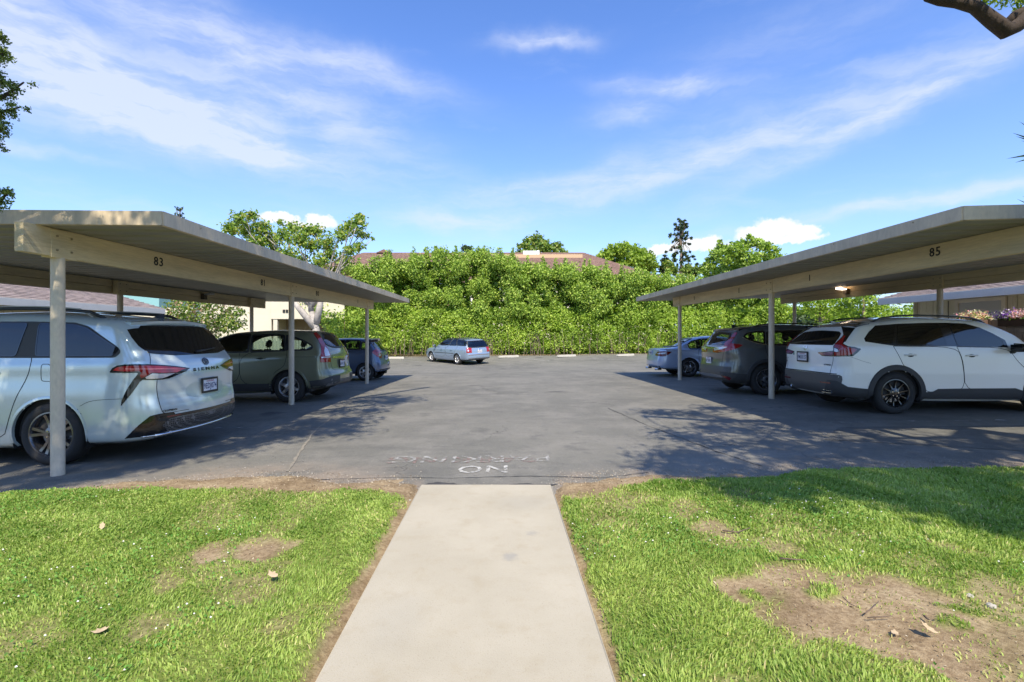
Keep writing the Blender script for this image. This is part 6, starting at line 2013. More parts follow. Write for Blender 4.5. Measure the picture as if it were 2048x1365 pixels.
def pshell(s, poly, off=.004, skirt=.014, res=5, holes=()):
    """outline read off the photo, laid on the near side of the body"""
    V2, F2 = cdt_fill(poly, res, holes)
    outer = []; inner = []
    for (px, py) in V2:
        h, o, d = s.hit(px, py)
        if h is None:
            q, n, i, _ = s.bvh.find_nearest(o + d * 8) ; best = None
            for t in np.arange(3, 40, .05):
                p = o + d * float(t); c, n, i, dist = s.bvh.find_nearest(p)
                if best is None or dist < best[0]: best = (dist, c)
            h = best[1]
        c, n, i, dist = s.bvh.find_nearest(h)
        if n.dot(d) > 0: n = -n
        outer.append(h + n * off); inner.append(h + n * (off - skirt))
    n = len(outer); fs = [tuple(f) for f in F2]
    _, o, d = s.hit(*V2[fs[0][0]])
    a, b, c = (outer[i] for i in fs[0])
    if (b - a).cross(c - a).dot(d) > 0: fs = [f[::-1] for f in fs]
    E = {(f[k], f[(k + 1) % 3]) for f in fs for k in range(3)}
    vs = list(outer); fo = list(fs)
    if skirt > 0:
        vs += inner
        fo += [(j, i, i + n, j + n) for (i, j) in E if (j, i) not in E]
    return vs, fo
Car.pshell = pshell
def mirror_sh(sh):
    return [Vector((v[0], -v[1], v[2])) for v in sh[0]], [tuple(f[::-1]) for f in sh[1]]
def pair(s, name, poly, mat, parent=None, label=None, **kw):
    sh = s.pshell(poly, **kw)
    a = s.emit(name, [sh], mat, parent[0] if parent else None, label=label)
    b = s.emit(name, [mirror_sh(sh)], mat, parent[1] if parent else None)
    return a, b
Car.pair = pair
def rear_sym(s, near, rnd=1):
    """near half outline (px, top centre side first) -> full symmetric polygon in (y, z)"""
    q = s.rear_px(near); q = [(abs(y), z) for y, z in q]
    full = [(y, z) for y, z in q] + [(-y, z) for y, z in reversed(q)]
    return [tuple(p) for p in chaikin(full, rnd)] if rnd else full
Car.rear_sym = rear_sym
def spoiler(s, x0, z0, hw, ln, th, mat, drop=.0, n=14):
    v = []; f = []
    for i in range(n + 1):
        y = -hw + 2 * hw * i / n; k = (y / hw) ** 2
        h, nn = s.cast(x0 + .18 + .06 * k, y, 'top')
        h2, n2 = s.cast(y * .97, z0 - th - .015 - .03 * k, 'rear')
        tip = Vector((x0 - ln + .09 * k, y, z0 - .035 * k - drop)); tb = tip - Vector((-.012, 0, th))
        v += [h + Vector((0, 0, .004)), tip + Vector((ln * .5 + .05, 0, .016)), tip, tb, h2 + Vector((.02, 0, 0))]
    for i in range(n):
        for j in range(4): f.append((5 * i + j, 5 * i + j + 1, 5 * i + 5 + j + 1, 5 * i + 5 + j))
    f.append((0, 1, 2, 3, 4)); f.append(tuple(5 * n + j for j in (4, 3, 2, 1, 0)))
    me = bpy.data.meshes.new('spoiler'); me.from_pydata([tuple(q) for q in v], [], f); me.materials.append(mat)
    bm = bmesh.new(); bm.from_mesh(me); bmesh.ops.recalc_face_normals(bm, faces=bm.faces); bm.to_mesh(me); bm.free()
    o = link_mesh('spoiler', me); o.parent = s.root; sharp_smooth(o, 35); return o
Car.spoiler = spoiler
DGLASS = pmat('dark privacy glass', (0.006, 0.007, 0.008), 0.03, spec=.6, coat=.2)

# ------------------------------------------------------------------ silver minivan
def minivan():
    L, W = 5.26, 1.98
    T = [(.20, L - .25, .88, .26, .20, .22, .20, .12), (.09, L - .08, .955, .30, .25, .28, .24, .15), (.00, L, .985, .44, .40, .42, .28, .18),
         (.005, L, .992, .62, .62, .60, .28, .18), (.04, L - .05, .985, .82, .85, .76, .26, .17), (.035, L - .12, .965, 1.02, 1.03, .90, .24, .16),
         (.07, L - .45, .960, 1.17, 1.16, 1.02, .21, .15), (.13, L - 1.00, .935, 1.26, 1.26, 1.14, .18, .14), (.28, L - 1.38, .895, 1.46, 1.48, 1.43, .16, .12),
         (.43, L - 1.80, .835, 1.64, 1.71, 1.68, .16, .10), (.49, L - 1.95, .745, 1.70, 1.79, 1.76, .18, .08), (.58, L - 2.15, .42, 1.745, 1.84, 1.80, .2, .04), (.62, L - 2.3, .001, 1.755, 1.855, 1.81, .2, 0)]
    P_ = paint('silver white paint', (.58, .66, .65), .30, .20)
    s = Car('minivan', 'silver-white minivan parked in the left carport behind the nearest post, rear end showing', 'minivan', (-4.11, 6.60), R(180), L, W, 3.06, 1.28, .371, P_, mk(T), 1, tw=.24, ns=120, arch=.062)
    A = zz((180, 620), 4.55); B = zz((0, 620), 4.015)
    sx = s.side_px
    q1 = sx(B((322, 112), (600, 122), (700, 148), (958, 318), (905, 370), (288, 370))); q2 = sx([(57, 647.5), (32, 712.5), (-146, 712.5), (-150, 647)]); q3 = sx([(-166, 647), (-235, 650), (-300, 667), (-362, 700), (-366, 712), (-160, 712.5)])
    s.doors = [sx([(66, 646), (64, 700), (62, 735), (48, 768), (30, 800), (16, 845), (8, 880), (-155, 884), (-158, 646)]), sx([(-158.5, 646), (-155.5, 884), (-350, 886), (-385, 800), (-380, 713), (-300, 663), (-230, 648)])]
    s.build_body()
    dlo = sx([(-372, 713), (-366, 700), (-300, 660), (-230, 646), (-150, 643.5), (60, 643.5), (150, 645.5), (178, 653), (238, 696), (242, 705), (231, 716), (0, 716.5), (-372, 716.5)])
    s.both('window_surround', [tuple(q) for q in round_poly(dlo, .04)], BLKP, off=.003, res=.045)
    for q in (q1, q2, q3): s.window('window', q, DGLASS, cut=False, frame=.006, frame_in=.006, frame_mat=GLOSSB)
    # rear glass, side blades
    rg = [(-.79, 1.265), (.79, 1.265), (.74, 1.45), (.67, 1.635), (.40, 1.655), (-.40, 1.655), (-.67, 1.635), (-.74, 1.45)]
    w = s.emit('rear_window', [s.shell(chaikin(rg, 1), 'rear', off=.006, skirt=.016)], DGLASS)
    s.pair('pillar_blade', A((338, 182), (400, 172), (478, 165), (505, 260), (538, 378), (500, 372), (440, 330), (380, 255)), GLOSSB, off=.005)
    s.spoiler(.52, 1.715, .72, .11, .03, P_)
    s.wiper(.08, 1.29, -.42, 1.33)
    # tail lights
    blk = A((183, 565), (205, 532), (250, 508), (310, 499), (430, 495), (545, 497), (660, 503), (790, 514), (908, 530), (870, 560), (790, 595), (720, 624), (660, 634), (610, 636), (480, 637), (455, 655), (425, 700), (380, 760), (330, 820), (285, 874), (292, 825), (320, 760), (360, 690), (400, 630), (440, 580), (425, 574), (300, 574), (190, 573))
    tl = s.pair('tail_light', blk, GLOSSB, off=.007, skirt=.02)
    s.pair('red_lens', A((215, 552), (250, 525), (310, 513), (430, 508), (545, 509), (655, 514), (780, 524), (870, 534), (780, 570), (655, 575), (560, 572), (500, 610), (470, 622), (455, 600), (470, 570), (445, 560), (300, 560)), REDL, parent=tl, off=.011, skirt=.006, res=4)
    s.pair('clear_lens', A((505, 614), (565, 580), (655, 582), (770, 576), (700, 608), (650, 624), (600, 627), (510, 629)), CLEARL, parent=tl, off=.011, skirt=.006, res=4)
    s.pair('red_bar', A((330, 534), (640, 536), (850, 540), (640, 544), (330, 542)), pmat('lens bar', (.75, .20, .18), .1, coat=1), parent=tl, off=.014, skirt=.003, res=4)
    # hatch seam
    hs = s.rear_px(A((535, 380), (548, 440), (548, 492), )); 
    line = s.pshell_line(A((535, 380), (550, 440), (549, 494))); line2 = s.pshell_line(A((610, 640), (606, 720), (618, 800), (640, 880), (662, 935), (690, 942), (900, 905)))
    for ln in (line, line2): s.tube_seam(ln)
    s.tube_seam(s.pshell_line(B((640, 775), (700, 742), (760, 728), (860, 720), (980, 716))), r=.0025)
    # fuel door
    fd = sx(B((345, 437), (412, 437), (430, 575), (345, 575), (330, 560), (330, 455)))
    s.strip_side(fd, 1)
    # lower bumper
    s.pair('bumper_corner', A((318, 1172), (380, 1110), (455, 1040), (545, 968), (610, 950), (672, 940), (760, 928), (800, 985), (740, 1060), (700, 1105), (640, 1128), (540, 1142), (470, 1155)), GLOSSB, off=.006, skirt=.02)
    s.emit('bumper_grille', [s.shell([(-.66, .345), (.66, .345), (.76, .43), (.70, .50), (-.70, .50), (-.76, .43)], 'rear', off=.009, skirt=.02, res=.05)], MESHG)
    s.emit('bumper_gloss_band', [s.shell([(-.76, .505), (.76, .505), (.80, .545), (-.80, .545)], 'rear', off=.010, skirt=.02, res=.05)], GLOSSB)
    ch = s.pshell_line(A((465, 1160), (600, 1140), (690, 1122), (740, 1098))); v = [Vector((p.x, p.y, p.z)) for p in ch]
    pts = []
    for k in range(17):
        y = .80 - 1.6 * k / 16; h, n = s.cast(y, .325 + .0 * abs(y), 'rear'); pts.append(h + n * .014)
    mb = MB(); mb.tube([(p.x, p.y, p.z) for p in pts], .017, 8); o = mb.build('bumper_strip', CHROME, smooth=True, local=True); o.parent = s.root
    for sg in (1, -1):
        mb = MB(); mb.tube([(p.x, p.y * sg, p.z) for p in v], .013, 8); o = mb.build('bumper_strip', CHROME, smooth=True, local=True); o.parent = s.root
    s.pair('reflector', A((690, 968), (790, 952), (832, 946), (800, 960), (700, 978)), REDD, off=.012, skirt=.01, res=3)
    s.pair('reflector_scoop', A((610, 995), (700, 985), (720, 1010), (640, 1012)), BLK, off=.012, skirt=.01, res=3)
    # badges
    s.emit('emblem_ring', [s.shell(s.ellipse(0, 1.165, .062, .048), 'rear', off=.010, skirt=.012, res=.1, holes=[s.ellipse(0, 1.165, .048, .035)])], GLOSSB)
    s.emit('emblem_oval', [s.shell(s.ellipse(0, 1.165, .018, .036), 'rear', off=.010, skirt=.012, res=.1, holes=[s.ellipse(0, 1.165, .010, .027)])], GLOSSB)
    s.emit('emblem_oval', [s.shell(s.ellipse(0, 1.183, .050, .013), 'rear', off=.0105, skirt=.012, res=.1, holes=[s.ellipse(0, 1.184, .040, .006)])], GLOSSB)
    s.rear_text('S I E N N A', 0, 1.068, .052, .56, GLOSSB, bold=.003)
    s.rear_text('CHAPMAN', .66, .60, .035, .19, GLOSSB, bold=.001)
    # plate recess outline and plate
    s.emit('plate_recess', [s.shell(chaikin([(-.36, .92), (.36, .92), (.42, .70), (-.42, .70)], 2), 'rear', off=.0012, skirt=0)], pmat('recess paint', (.44, .52, .50), .35, coat=.6, metal=.3))
    s.plate(-.02, .845, '9EDJ074', frame=True)
    s.rails(.85, 3.0, .69, BLK, h=.06, r=.02)
    s.fin(.62, BLK, .2, .075)
    s.rails(1.0, 2.9, .685, pmat('rail strip', (.5, .48, .42), .3, metal=.7), h=.085, r=.008)
    s.handle(1.95, 1.10, P_); s.handle(3.05, 1.10, P_)
    s.mirror(3.75, 1.20, P_)
    s.headlights(.74)
    s.chassis(belt=1.20, seats=False)
    s.lip(P_, w=.020, off=.003, name='arch_lip')
    s.wheels(.262, 'twin', DARKALLOY, 5)
    return s

def pshell_line(s, pts):
    out = []
    pp = chaikin(pts, 1, False)
    for p in pp:
        h, o, d = s.hit(p[0], p[1])
        if h is not None: out.append(h)
    return out
Car.pshell_line = pshell_line
def tube_seam(s, pts, r=.004):
    pts = [p for p in pts]
    if len(pts) < 2: return
    for sg in (1, -1):
        mb = MB(); mb.tube([(p.x, p.y * sg, p.z) for p in pts], r, 5); o = mb.build('panel_gap', SEAM, local=True); o.parent = s.root
Car.tube_seam = tube_seam
def strip_side(s, poly, which):
    s.emit('panel_gap', [s.strip(list(poly) + [poly[0]], .007, 'side', s.vis)], SEAM, smooth=False)
Car.strip_side = strip_side
def mesh_grille():
    m = bpy.data.materials.new('hex grille'); m.use_nodes = True; g = NT(m.node_tree); b = g.n['Principled BSDF']
    tc = g.node('ShaderNodeTexCoord').outputs['Object']
    v = g.node('ShaderNodeTexVoronoi', feature='DISTANCE_TO_EDGE'); v.inputs['Scale'].default_value = 42; v.inputs['Randomness'].default_value = .25; g.l.new(tc, v.inputs['Vector'])
    g.l.new(g.mix(g.mapr(v.outputs['Distance'], .06, .14), (.16, .155, .15, 1), (.004, .004, .004, 1)), b.inputs['Base Color']); b.inputs['Roughness'].default_value = .35
    return m
MESHG = mesh_grille()

# ------------------------------------------------------------------ white crossover
def white_suv():
    L, W = 4.69, 1.866
    T = [(.16, L - .25, .83, .30, .22, .24, .18, .03), (.07, L - .08, .90, .36, .28, .30, .20, .05), (.00, L, .928, .50, .42, .42, .22, .09),
         (.00, L, .932, .66, .62, .60, .22, .10), (.035, L - .05, .925, .85, .83, .76, .20, .10), (.03, L - .12, .918, 1.02, 1.00, .90, .18, .10),
         (.045, L - .4, .905, 1.15, 1.13, 1.0, .15, .10), (.08, L - .95, .888, 1.235, 1.215, 1.10, .13, .10), (.24, L - 1.32, .845, 1.38, 1.42, 1.38, .13, .09),
         (.38, L - 1.75, .785, 1.515, 1.63, 1.58, .15, .08), (.44, L - 1.90, .70, 1.565, 1.69, 1.64, .18, .07), (.52, L - 2.10, .40, 1.61, 1.725, 1.68, .2, .04), (.57, L - 2.25, .001, 1.62, 1.735, 1.69, .2, 0)]
    P_ = paint('pearl white paint', (.86, .86, .80), .0, .30, .04)
    s = Car('crossover_car', 'white crossover car with black wheels, nearest car in the right carport', 'car', (5.66, 9.38), 0, L, W, 2.70, 1.08, .369, P_, mk(T), -1, tw=.235, ns=110, arch=.058)
    B = zz((1550, 620), 4.112); sx = s.side_px
    s.doors = [sx(B((972, 300), (1490, 304), (1545, 430), (1556, 684), (1245, 684), (1215, 610), (1170, 535), (1110, 488), (1058, 462), (1030, 400))),
               sx(B((1494, 304), (1910, 312), (1990, 420), (2100, 520), (2120, 690), (1560, 684), (1549, 430)))]
    s.build_body()
    dlo = sx(B((732, 236), (770, 180), (822, 130), (1000, 116), (1200, 109), (1400, 107), (1560, 114), (1680, 146), (1790, 196), (1890, 250), (1918, 310), (1500, 302), (980, 297), (860, 280), (742, 262)))
    s.both('window_surround', dlo, GLOSSB, off=.003, res=.05)
    for q in (B((745, 236), (780, 190), (828, 138), (985, 124), (962, 288), (860, 272), (750, 256)), B((1010, 124), (1200, 114), (1335, 112), (1415, 292), (1000, 288)), B((1425, 112), (1560, 120), (1680, 152), (1790, 202), (1870, 250), (1880, 300), (1500, 294))):
        s.window('window', sx(q), DGLASS, cut=False, frame=.004, frame_in=.008, frame_mat=GLOSSB)
    rg = s.rear_sym(B((400, 172), (470, 176), (548, 182), (520, 240), (488, 290), (440, 291)), 1)
    s.emit('rear_window', [s.shell(rg, 'rear', off=.006, skirt=.016)], DGLASS)
    s.pair('pillar_blade', B((545, 140), (600, 145), (662, 150), (640, 175), (606, 222), (580, 262), (560, 270), (565, 215), (556, 170)), GLOSSB, off=.006)
    s.spoiler(.52, 1.60, .73, .11, .05, GLOSSB)
    s.wiper(.10, 1.255, -.35, 1.28)
    tl = s.pair('tail_light', B((573, 200), (592, 218), (570, 262), (562, 280), (600, 300), (650, 306), (706, 322), (680, 350), (640, 382), (560, 384), (480, 384), (430, 382), (388, 380), (352, 350), (420, 344), (482, 336), (480, 300), (500, 275), (535, 240)), GLOSSB, off=.007, skirt=.02)
    s.pair('red_lens', B((572, 212), (580, 222), (560, 262), (552, 284), (600, 310), (640, 318), (672, 326), (640, 362), (600, 374), (560, 376), (490, 376), (488, 345), (510, 352), (530, 345), (520, 318), (492, 310), (492, 292), (520, 262), (545, 240)), REDL, parent=tl, off=.012, skirt=.006, res=4)
    s.pair('clear_lens', B((492, 316), (515, 324), (524, 342), (508, 348), (490, 342)), CLEARL, parent=tl, off=.013, skirt=.005, res=3)
    s.pair('inner_lens', B((362, 354), (420, 350), (478, 344), (478, 377), (430, 376), (390, 374)), PINKL, parent=tl, off=.012, skirt=.006, res=4)
    s.tube_seam(s.pshell_line(B((480, 386), (476, 430), (462, 480), (450, 530), (442, 574)))); s.tube_seam(s.pshell_line(B((600, 384), (640, 392), (740, 430), (790, 440))), r=.002)
    # bumper cladding
    s.emit('bumper', [s.shell(chaikin([(-.72, .34), (.72, .34), (.84, .46), (.86, .66), (.82, .70), (-.82, .70), (-.86, .66), (-.84, .46)], 1), 'rear', off=.006, skirt=.02, res=.05)], pmat('bumper grey', (.085, .082, .078), .5, bump=.05))
    s.pair('bumper_corner', B((430, 574), (510, 586), (550, 606), (600, 634), (700, 645), (770, 652), (790, 700), (760, 742), (660, 740), (600, 728), (540, 718), (450, 700), (400, 690)), BLKP, off=.010, skirt=.03)
    s.emit('bumper_line', [s.strip([(-.80, .705), (0, .715), (.80, .705)], .014, 'rear', off=.012)], SEAM)
    s.pair('reflector', B((372, 588), (460, 598), (458, 608), (374, 598)), REDD, off=.014, skirt=.008, res=3)
    for sg in (1, -1):
        mb = MB(); mb.hexa([(.03, sg * .48, .35), (.16, sg * .48, .35), (.16, sg * .70, .35), (.06, sg * .70, .35), (.04, sg * .50, .41), (.16, sg * .50, .41), (.16, sg * .72, .41), (.07, sg * .72, .41)])
        o = mb.build('exhaust_tip', CHROME, local=True, bevel=.012, seg=2); o.parent = s.root
        ib = MB(); ib.box(.025, .035, min(sg * .52, sg * .68), max(sg * .52, sg * .68), .362, .398); q = ib.build('exhaust_bore', WELL, local=True); q.parent = o
    s.both('sill_trim', sx(B((1190, 682), (1300, 672), (1340, 651), (1500, 648), (1800, 646), (1975, 645), (2045, 668), (2200, 690), (2200, 735), (1190, 730))), BLKP, off=.008, skirt=.02, res=.05)
    # badges
    s.rear_text('H', .0, 1.155, .085, .062, CHROME, 'emblem')
    s.emit('emblem_frame', [s.shell(s.ellipse(0, 1.155, .055, .045), 'rear', off=.006, skirt=.008, res=.1, holes=[s.ellipse(0, 1.155, .047, .037)])], CHROME)
    s.rear_text('HYBRID', -.60, .86, .035, .16, GLOSSB, bold=.001)
    s.rear_text('CR-V', .72, .93, .045, .16, GLOSSB); s.rear_text('AWD', .73, .87, .03, .10, GLOSSB, bold=.001)
    s.plate(.05, .985, '9MXK157', frame=True)
    s.emit('badge', [s.shell(s.ellipse(.40, 1.03, .022, .028), 'rear', off=.004, skirt=.005, res=.05)], pmat('badge green', (.06, .16, .12), .5))
    s.rails(.85, 3.0, .63, GLOSSB, h=.045, r=.016); s.fin(.55, P_, .18, .065)
    for x in sx(B((1110, 372), (1615, 375))): s.handle(x[0], x[1], P_)
    mx = sx(B((1915, 330)))[0]; s.mirror(mx[0] + .02, mx[1] - .04, GLOSSB, size=(.19, .24, .16))
    s.headlights(.78); s.chassis(belt=1.17, seats=False)
    s.lip(BLKP, w=.078, off=.020)
    s.wheels(.247, 'thin', BLACKALLOY, 10)
    return s

# ------------------------------------------------------------------ dark grey crossover
def grey_suv():
    L, W = 4.59, 1.855
    T = [(.16, L - .25, .82, .30, .22, .24, .18, .03), (.07, L - .08, .89, .36, .28, .30, .20, .05), (.00, L, .922, .50, .42, .42, .24, .10),
         (.015, L, .927, .64, .62, .60, .24, .11), (.06, L - .05, .922, .84, .83, .76, .22, .11), (.05, L - .12, .915, 1.0, .98, .88, .20, .11),
         (.07, L - .4, .90, 1.13, 1.09, .98, .16, .11), (.11, L - 1.10, .88, 1.20, 1.165, 1.05, .14, .11), (.26, L - 1.50, .83, 1.38, 1.38, 1.34, .14, .10),
         (.38, L - 1.80, .775, 1.53, 1.60, 1.56, .16, .08), (.44, L - 1.93, .69, 1.58, 1.65, 1.61, .18, .07), (.52, L - 2.15, .38, 1.615, 1.685, 1.64, .2, .04), (.57, L - 2.3, .001, 1.625, 1.695, 1.65, .2, 0)]
    P_ = paint('gunmetal paint', (.125, .135, .135), .45, .28, .1)
    s = Car('crossover_car', 'dark grey crossover car parked between the white car and the pale blue saloon', 'car', (4.98, 12.26), 0, L, W, 2.66, 1.02, .37, P_, mk(T), -1, tw=.235, ns=90, arch=.055)
    A = zz((1280, 640), 6.024); sx = s.side_px
    q1 = sx(A((1250, 205), (1290, 168), (1370, 150), (1490, 142), (1500, 285), (1420, 272), (1330, 245))); q2 = sx(A((1530, 145), (1760, 138), (1960, 135), (1985, 300), (1530, 300))); q3 = sx(A((2000, 135), (2140, 140), (2300, 200), (2400, 300), (2010, 300)))
    s.doors = [sx(A((1505, 300), (1990, 305), (2000, 640), (1745, 645), (1715, 560), (1650, 500), (1530, 440))), sx(A((1994, 305), (2420, 305), (2470, 400), (2480, 640), (2004, 640)))]
    for q in (q1, q2, q3): s.window('window', q, TINT, frame=.020, frame_in=.012, frame_mat=GLOSSB)
    s.both('window_chrome', [tuple(p) for p in sx(A((1222, 208), (1250, 214), (1330, 253), (1420, 281), (1500, 294), (2000, 306), (2000, 312), (1500, 300), (1420, 288), (1325, 260), (1240, 220)))], CHROME, off=.008, skirt=.01, res=.2)
    rg = s.rear_sym(A((980, 168), (1040, 170), (1095, 178), (1060, 230), (1025, 285), (960, 292)), 1)
    s.window('rear_window', rg, TINT, axis='rear', frame=.03, rnd=0, frame_mat=GLOSSB, frame_name='rear_window_trim')
    s.build_body()
    s.spoiler(.50, 1.60, .72, .14, .04, GLOSSB)
    tl = s.pair('tail_light', A((1150, 150), (1172, 158), (1135, 220), (1095, 280), (1130, 290), (1200, 296), (1240, 305), (1200, 330), (1120, 360), (1010, 385), (930, 398), (880, 390), (885, 360), (900, 340), (1010, 320), (1015, 290), (1060, 250), (1110, 190)), REDL, off=.010, skirt=.02)
    s.pair('clear_lens', A((895, 345), (1000, 325), (1060, 330), (1010, 350), (900, 372)), CLEARL, parent=tl, off=.014, skirt=.005, res=3)
    s.tube_seam(s.pshell_line(A((1010, 390), (995, 450), (985, 540), (970, 620))))
    s.emit('tailgate_strip', [s.shell([(-.62, 1.09), (.62, 1.09), (.64, 1.125), (-.64, 1.125)], 'rear', off=.012, skirt=.015, res=.05)], CHROME)
    s.emit('bumper', [s.shell(chaikin([(-.72, .34), (.72, .34), (.84, .46), (.86, .66), (.82, .68), (-.82, .68), (-.86, .66), (-.84, .46)], 1), 'rear', off=.006, skirt=.02, res=.05)], MATS['bumper grey'])
    s.emit('skid_plate', [s.shell(chaikin([(-.70, .40), (.70, .40), (.62, .47), (-.62, .47)], 1), 'rear', off=.014, skirt=.02, res=.05)], ALLOY)
    s.pair('bumper_corner', A((960, 625), (1080, 635), (1200, 650), (1300, 655), (1285, 800), (1200, 800), (1080, 760), (1000, 740)), BLKP, off=.010, skirt=.03)
    s.pair('reflector', A((980, 672), (1060, 682), (1100, 700), (1080, 728), (1030, 700)), REDD, off=.015, skirt=.01, res=3)
    s.plate(.05, .80, '8KTB492'); s.rear_text('CR-V', .6, 1.03, .04, .14, CHROME)
    s.rails(.85, 3.0, .62, BLK, h=.03); s.fin(.62, BLK, .2, .075)
    s.handle(1.75, .99, P_); s.handle(2.75, .99, P_); s.mirror(3.25, 1.08, P_)
    s.headlights(.78); s.chassis(belt=1.12); s.lip(BLKP, w=.065, off=.018); 
    s.both('sill_trim', sx(A((1700, 640), (2000, 642), (2400, 642), (2400, 740), (1700, 740))), BLKP, off=.008, skirt=.02, res=.05)
    s.wheels(.243, 'twin', GREYALLOY, 5)

# ------------------------------------------------------------------ olive green compact SUV
def green_suv():
    L, W = 4.52, 1.82
    T = [(.18, L - .25, .80, .34, .22, .24, .18, .03), (.05, L - .08, .87, .38, .28, .30, .20, .06), (-.01, L, .905, .48, .42, .42, .24, .11),
         (-.01, L, .91, .60, .60, .58, .24, .12), (.06, L - .04, .905, .74, .78, .72, .20, .12), (.08, L - .10, .90, .90, .93, .86, .18, .12),
         (.09, L - .35, .885, 1.06, 1.05, .98, .16, .12), (.12, L - 1.05, .865, 1.155, 1.13, 1.05, .15, .12), (.26, L - 1.45, .815, 1.36, 1.37, 1.33, .15, .11),
         (.40, L - 1.88, .725, 1.55, 1.58, 1.54, .17, .09), (.48, L - 2.05, .64, 1.61, 1.635, 1.60, .18, .07), (.58, L - 2.25, .36, 1.645, 1.675, 1.64, .2, .04), (.64, L - 2.4, .001, 1.655, 1.685, 1.65, .2, 0)]
    P_ = paint('olive green paint', (.21, .215, .14), .40, .30, .14)
    s = Car('compact_suv', 'olive green compact SUV with silver five-spoke wheels behind the second post of the left carport', 'car', (-4.09, 11.88), R(180), L, W, 2.62, .99, .362, P_, mk(T), 1, tw=.225, ns=90, arch=.05)
    A = zz((420, 640), 5.389); sx = s.side_px
    q1 = sx(A((840, 170), (905, 192), (1000, 225), (1070, 262), (1108, 292), (1090, 314), (1040, 322), (850, 326))); q2 = sx(A((465, 170), (600, 165), (800, 170), (810, 330), (440, 345))); q3 = sx(A((440, 160), (300, 165), (190, 190), (60, 245), (20, 300), (-80, 350), (410, 347)))
    s.doors = [sx(A((830, 332), (825, 400), (800, 500), (700, 560), (660, 640), (640, 700), (325, 700), (325, 352))), sx(A((321, 352), (321, 700), (-150, 700), (-190, 560), (-130, 360)))]
    for q in (q1, q2, q3): s.window('window', q, TINT, frame=.022, frame_in=.012, frame_mat=BLK)
    s.both('window_chrome', sx(A((1112, 290), (1095, 318), (1040, 326), (850, 332), (850, 328), (1040, 321), (1086, 312), (1102, 290))), CHROME, off=.009, skirt=.01, res=.2)
    rg = s.rear_sym(A((1330, 150), (1255, 142), (1215, 160), (1225, 240), (1260, 270), (1330, 295)), 1)
    s.window('rear_window', rg, TINT, axis='rear', frame=.025, rnd=0, frame_name='rear_window_trim')
    s.build_body()
    s.both('pillar_trim', sx(A((825, 162), (845, 165), (852, 328), (812, 330))), BLK, off=.003, res=.05)
    tl = s.pair('tail_light', A((1115, 150), (1145, 135), (1180, 170), (1220, 230), (1240, 270), (1270, 310), (1295, 370), (1300, 455), (1190, 460), (1185, 400), (1200, 340), (1195, 280), (1160, 210)), REDL, off=.010, skirt=.02)
    s.pair('clear_lens', A((1235, 290), (1268, 320), (1290, 385), (1240, 392), (1228, 340)), CLEARL, parent=tl, off=.014, skirt=.005, res=3)
    s.pair('lens_line', A((1200, 402), (1296, 396), (1297, 406), (1200, 414)), CLEARL, parent=tl, off=.014, skirt=.005, res=3)
    s.emit('bumper', [s.shell(chaikin([(-.78, .36), (.78, .36), (.85, .44), (.80, .54), (.40, .50), (-.40, .50), (-.80, .54), (-.85, .44)], 1), 'rear', off=.008, skirt=.02, res=.05)], pmat('faded bumper', (.13, .12, .11), .6))
    s.pair('bumper_corner', A((1070, 660), (1120, 655), (1220, 640), (1330, 600), (1400, 590), (1400, 660), (1300, 715), (1150, 740), (1095, 740), (1085, 700)), BLKP, off=.010, skirt=.03)
    s.emit('tailgate_strip', [s.shell([(-.5, 1.00), (.5, 1.00), (.52, 1.03), (-.52, 1.03)], 'rear', off=.014, skirt=.015, res=.05)], CHROME)
    s.tube_seam(s.pshell_line(A((1300, 460), (1310, 500), (1330, 540), (1420, 540))))
    s.seam(sx(A((1195, 400), (1000, 400), (830, 402))), 'side', w=.006)
    s.plate(.05, .86, '6HRW318', frame=True); s.rear_text('CR-V', -.6, .95, .045, .16, CHROME)
    q, n = s.cast(.75, .2, 'top'); mb = MB(); mb.tube([(.75, .2, q.z - .01), (.75, .2, q.z + .02), (.45, .2, q.z + .17)], [.012, .005, .003], 6); o = mb.build('antenna', BLK, local=True); o.parent = s.root
    s.handle(1.62, 1.03, P_); s.handle(2.60, 1.02, P_); s.mirror(3.18, 1.06, P_)
    s.headlights(.78); s.chassis(belt=1.10); s.lip(P_, w=.03, off=.006, name='arch_lip')
    s.both('sill_trim', sx(A((660, 690), (325, 690), (-150, 690), (-150, 770), (680, 770))), BLKP, off=.006, skirt=.02, res=.05)
    s.wheels(.232, 'single', ALLOY, 6)

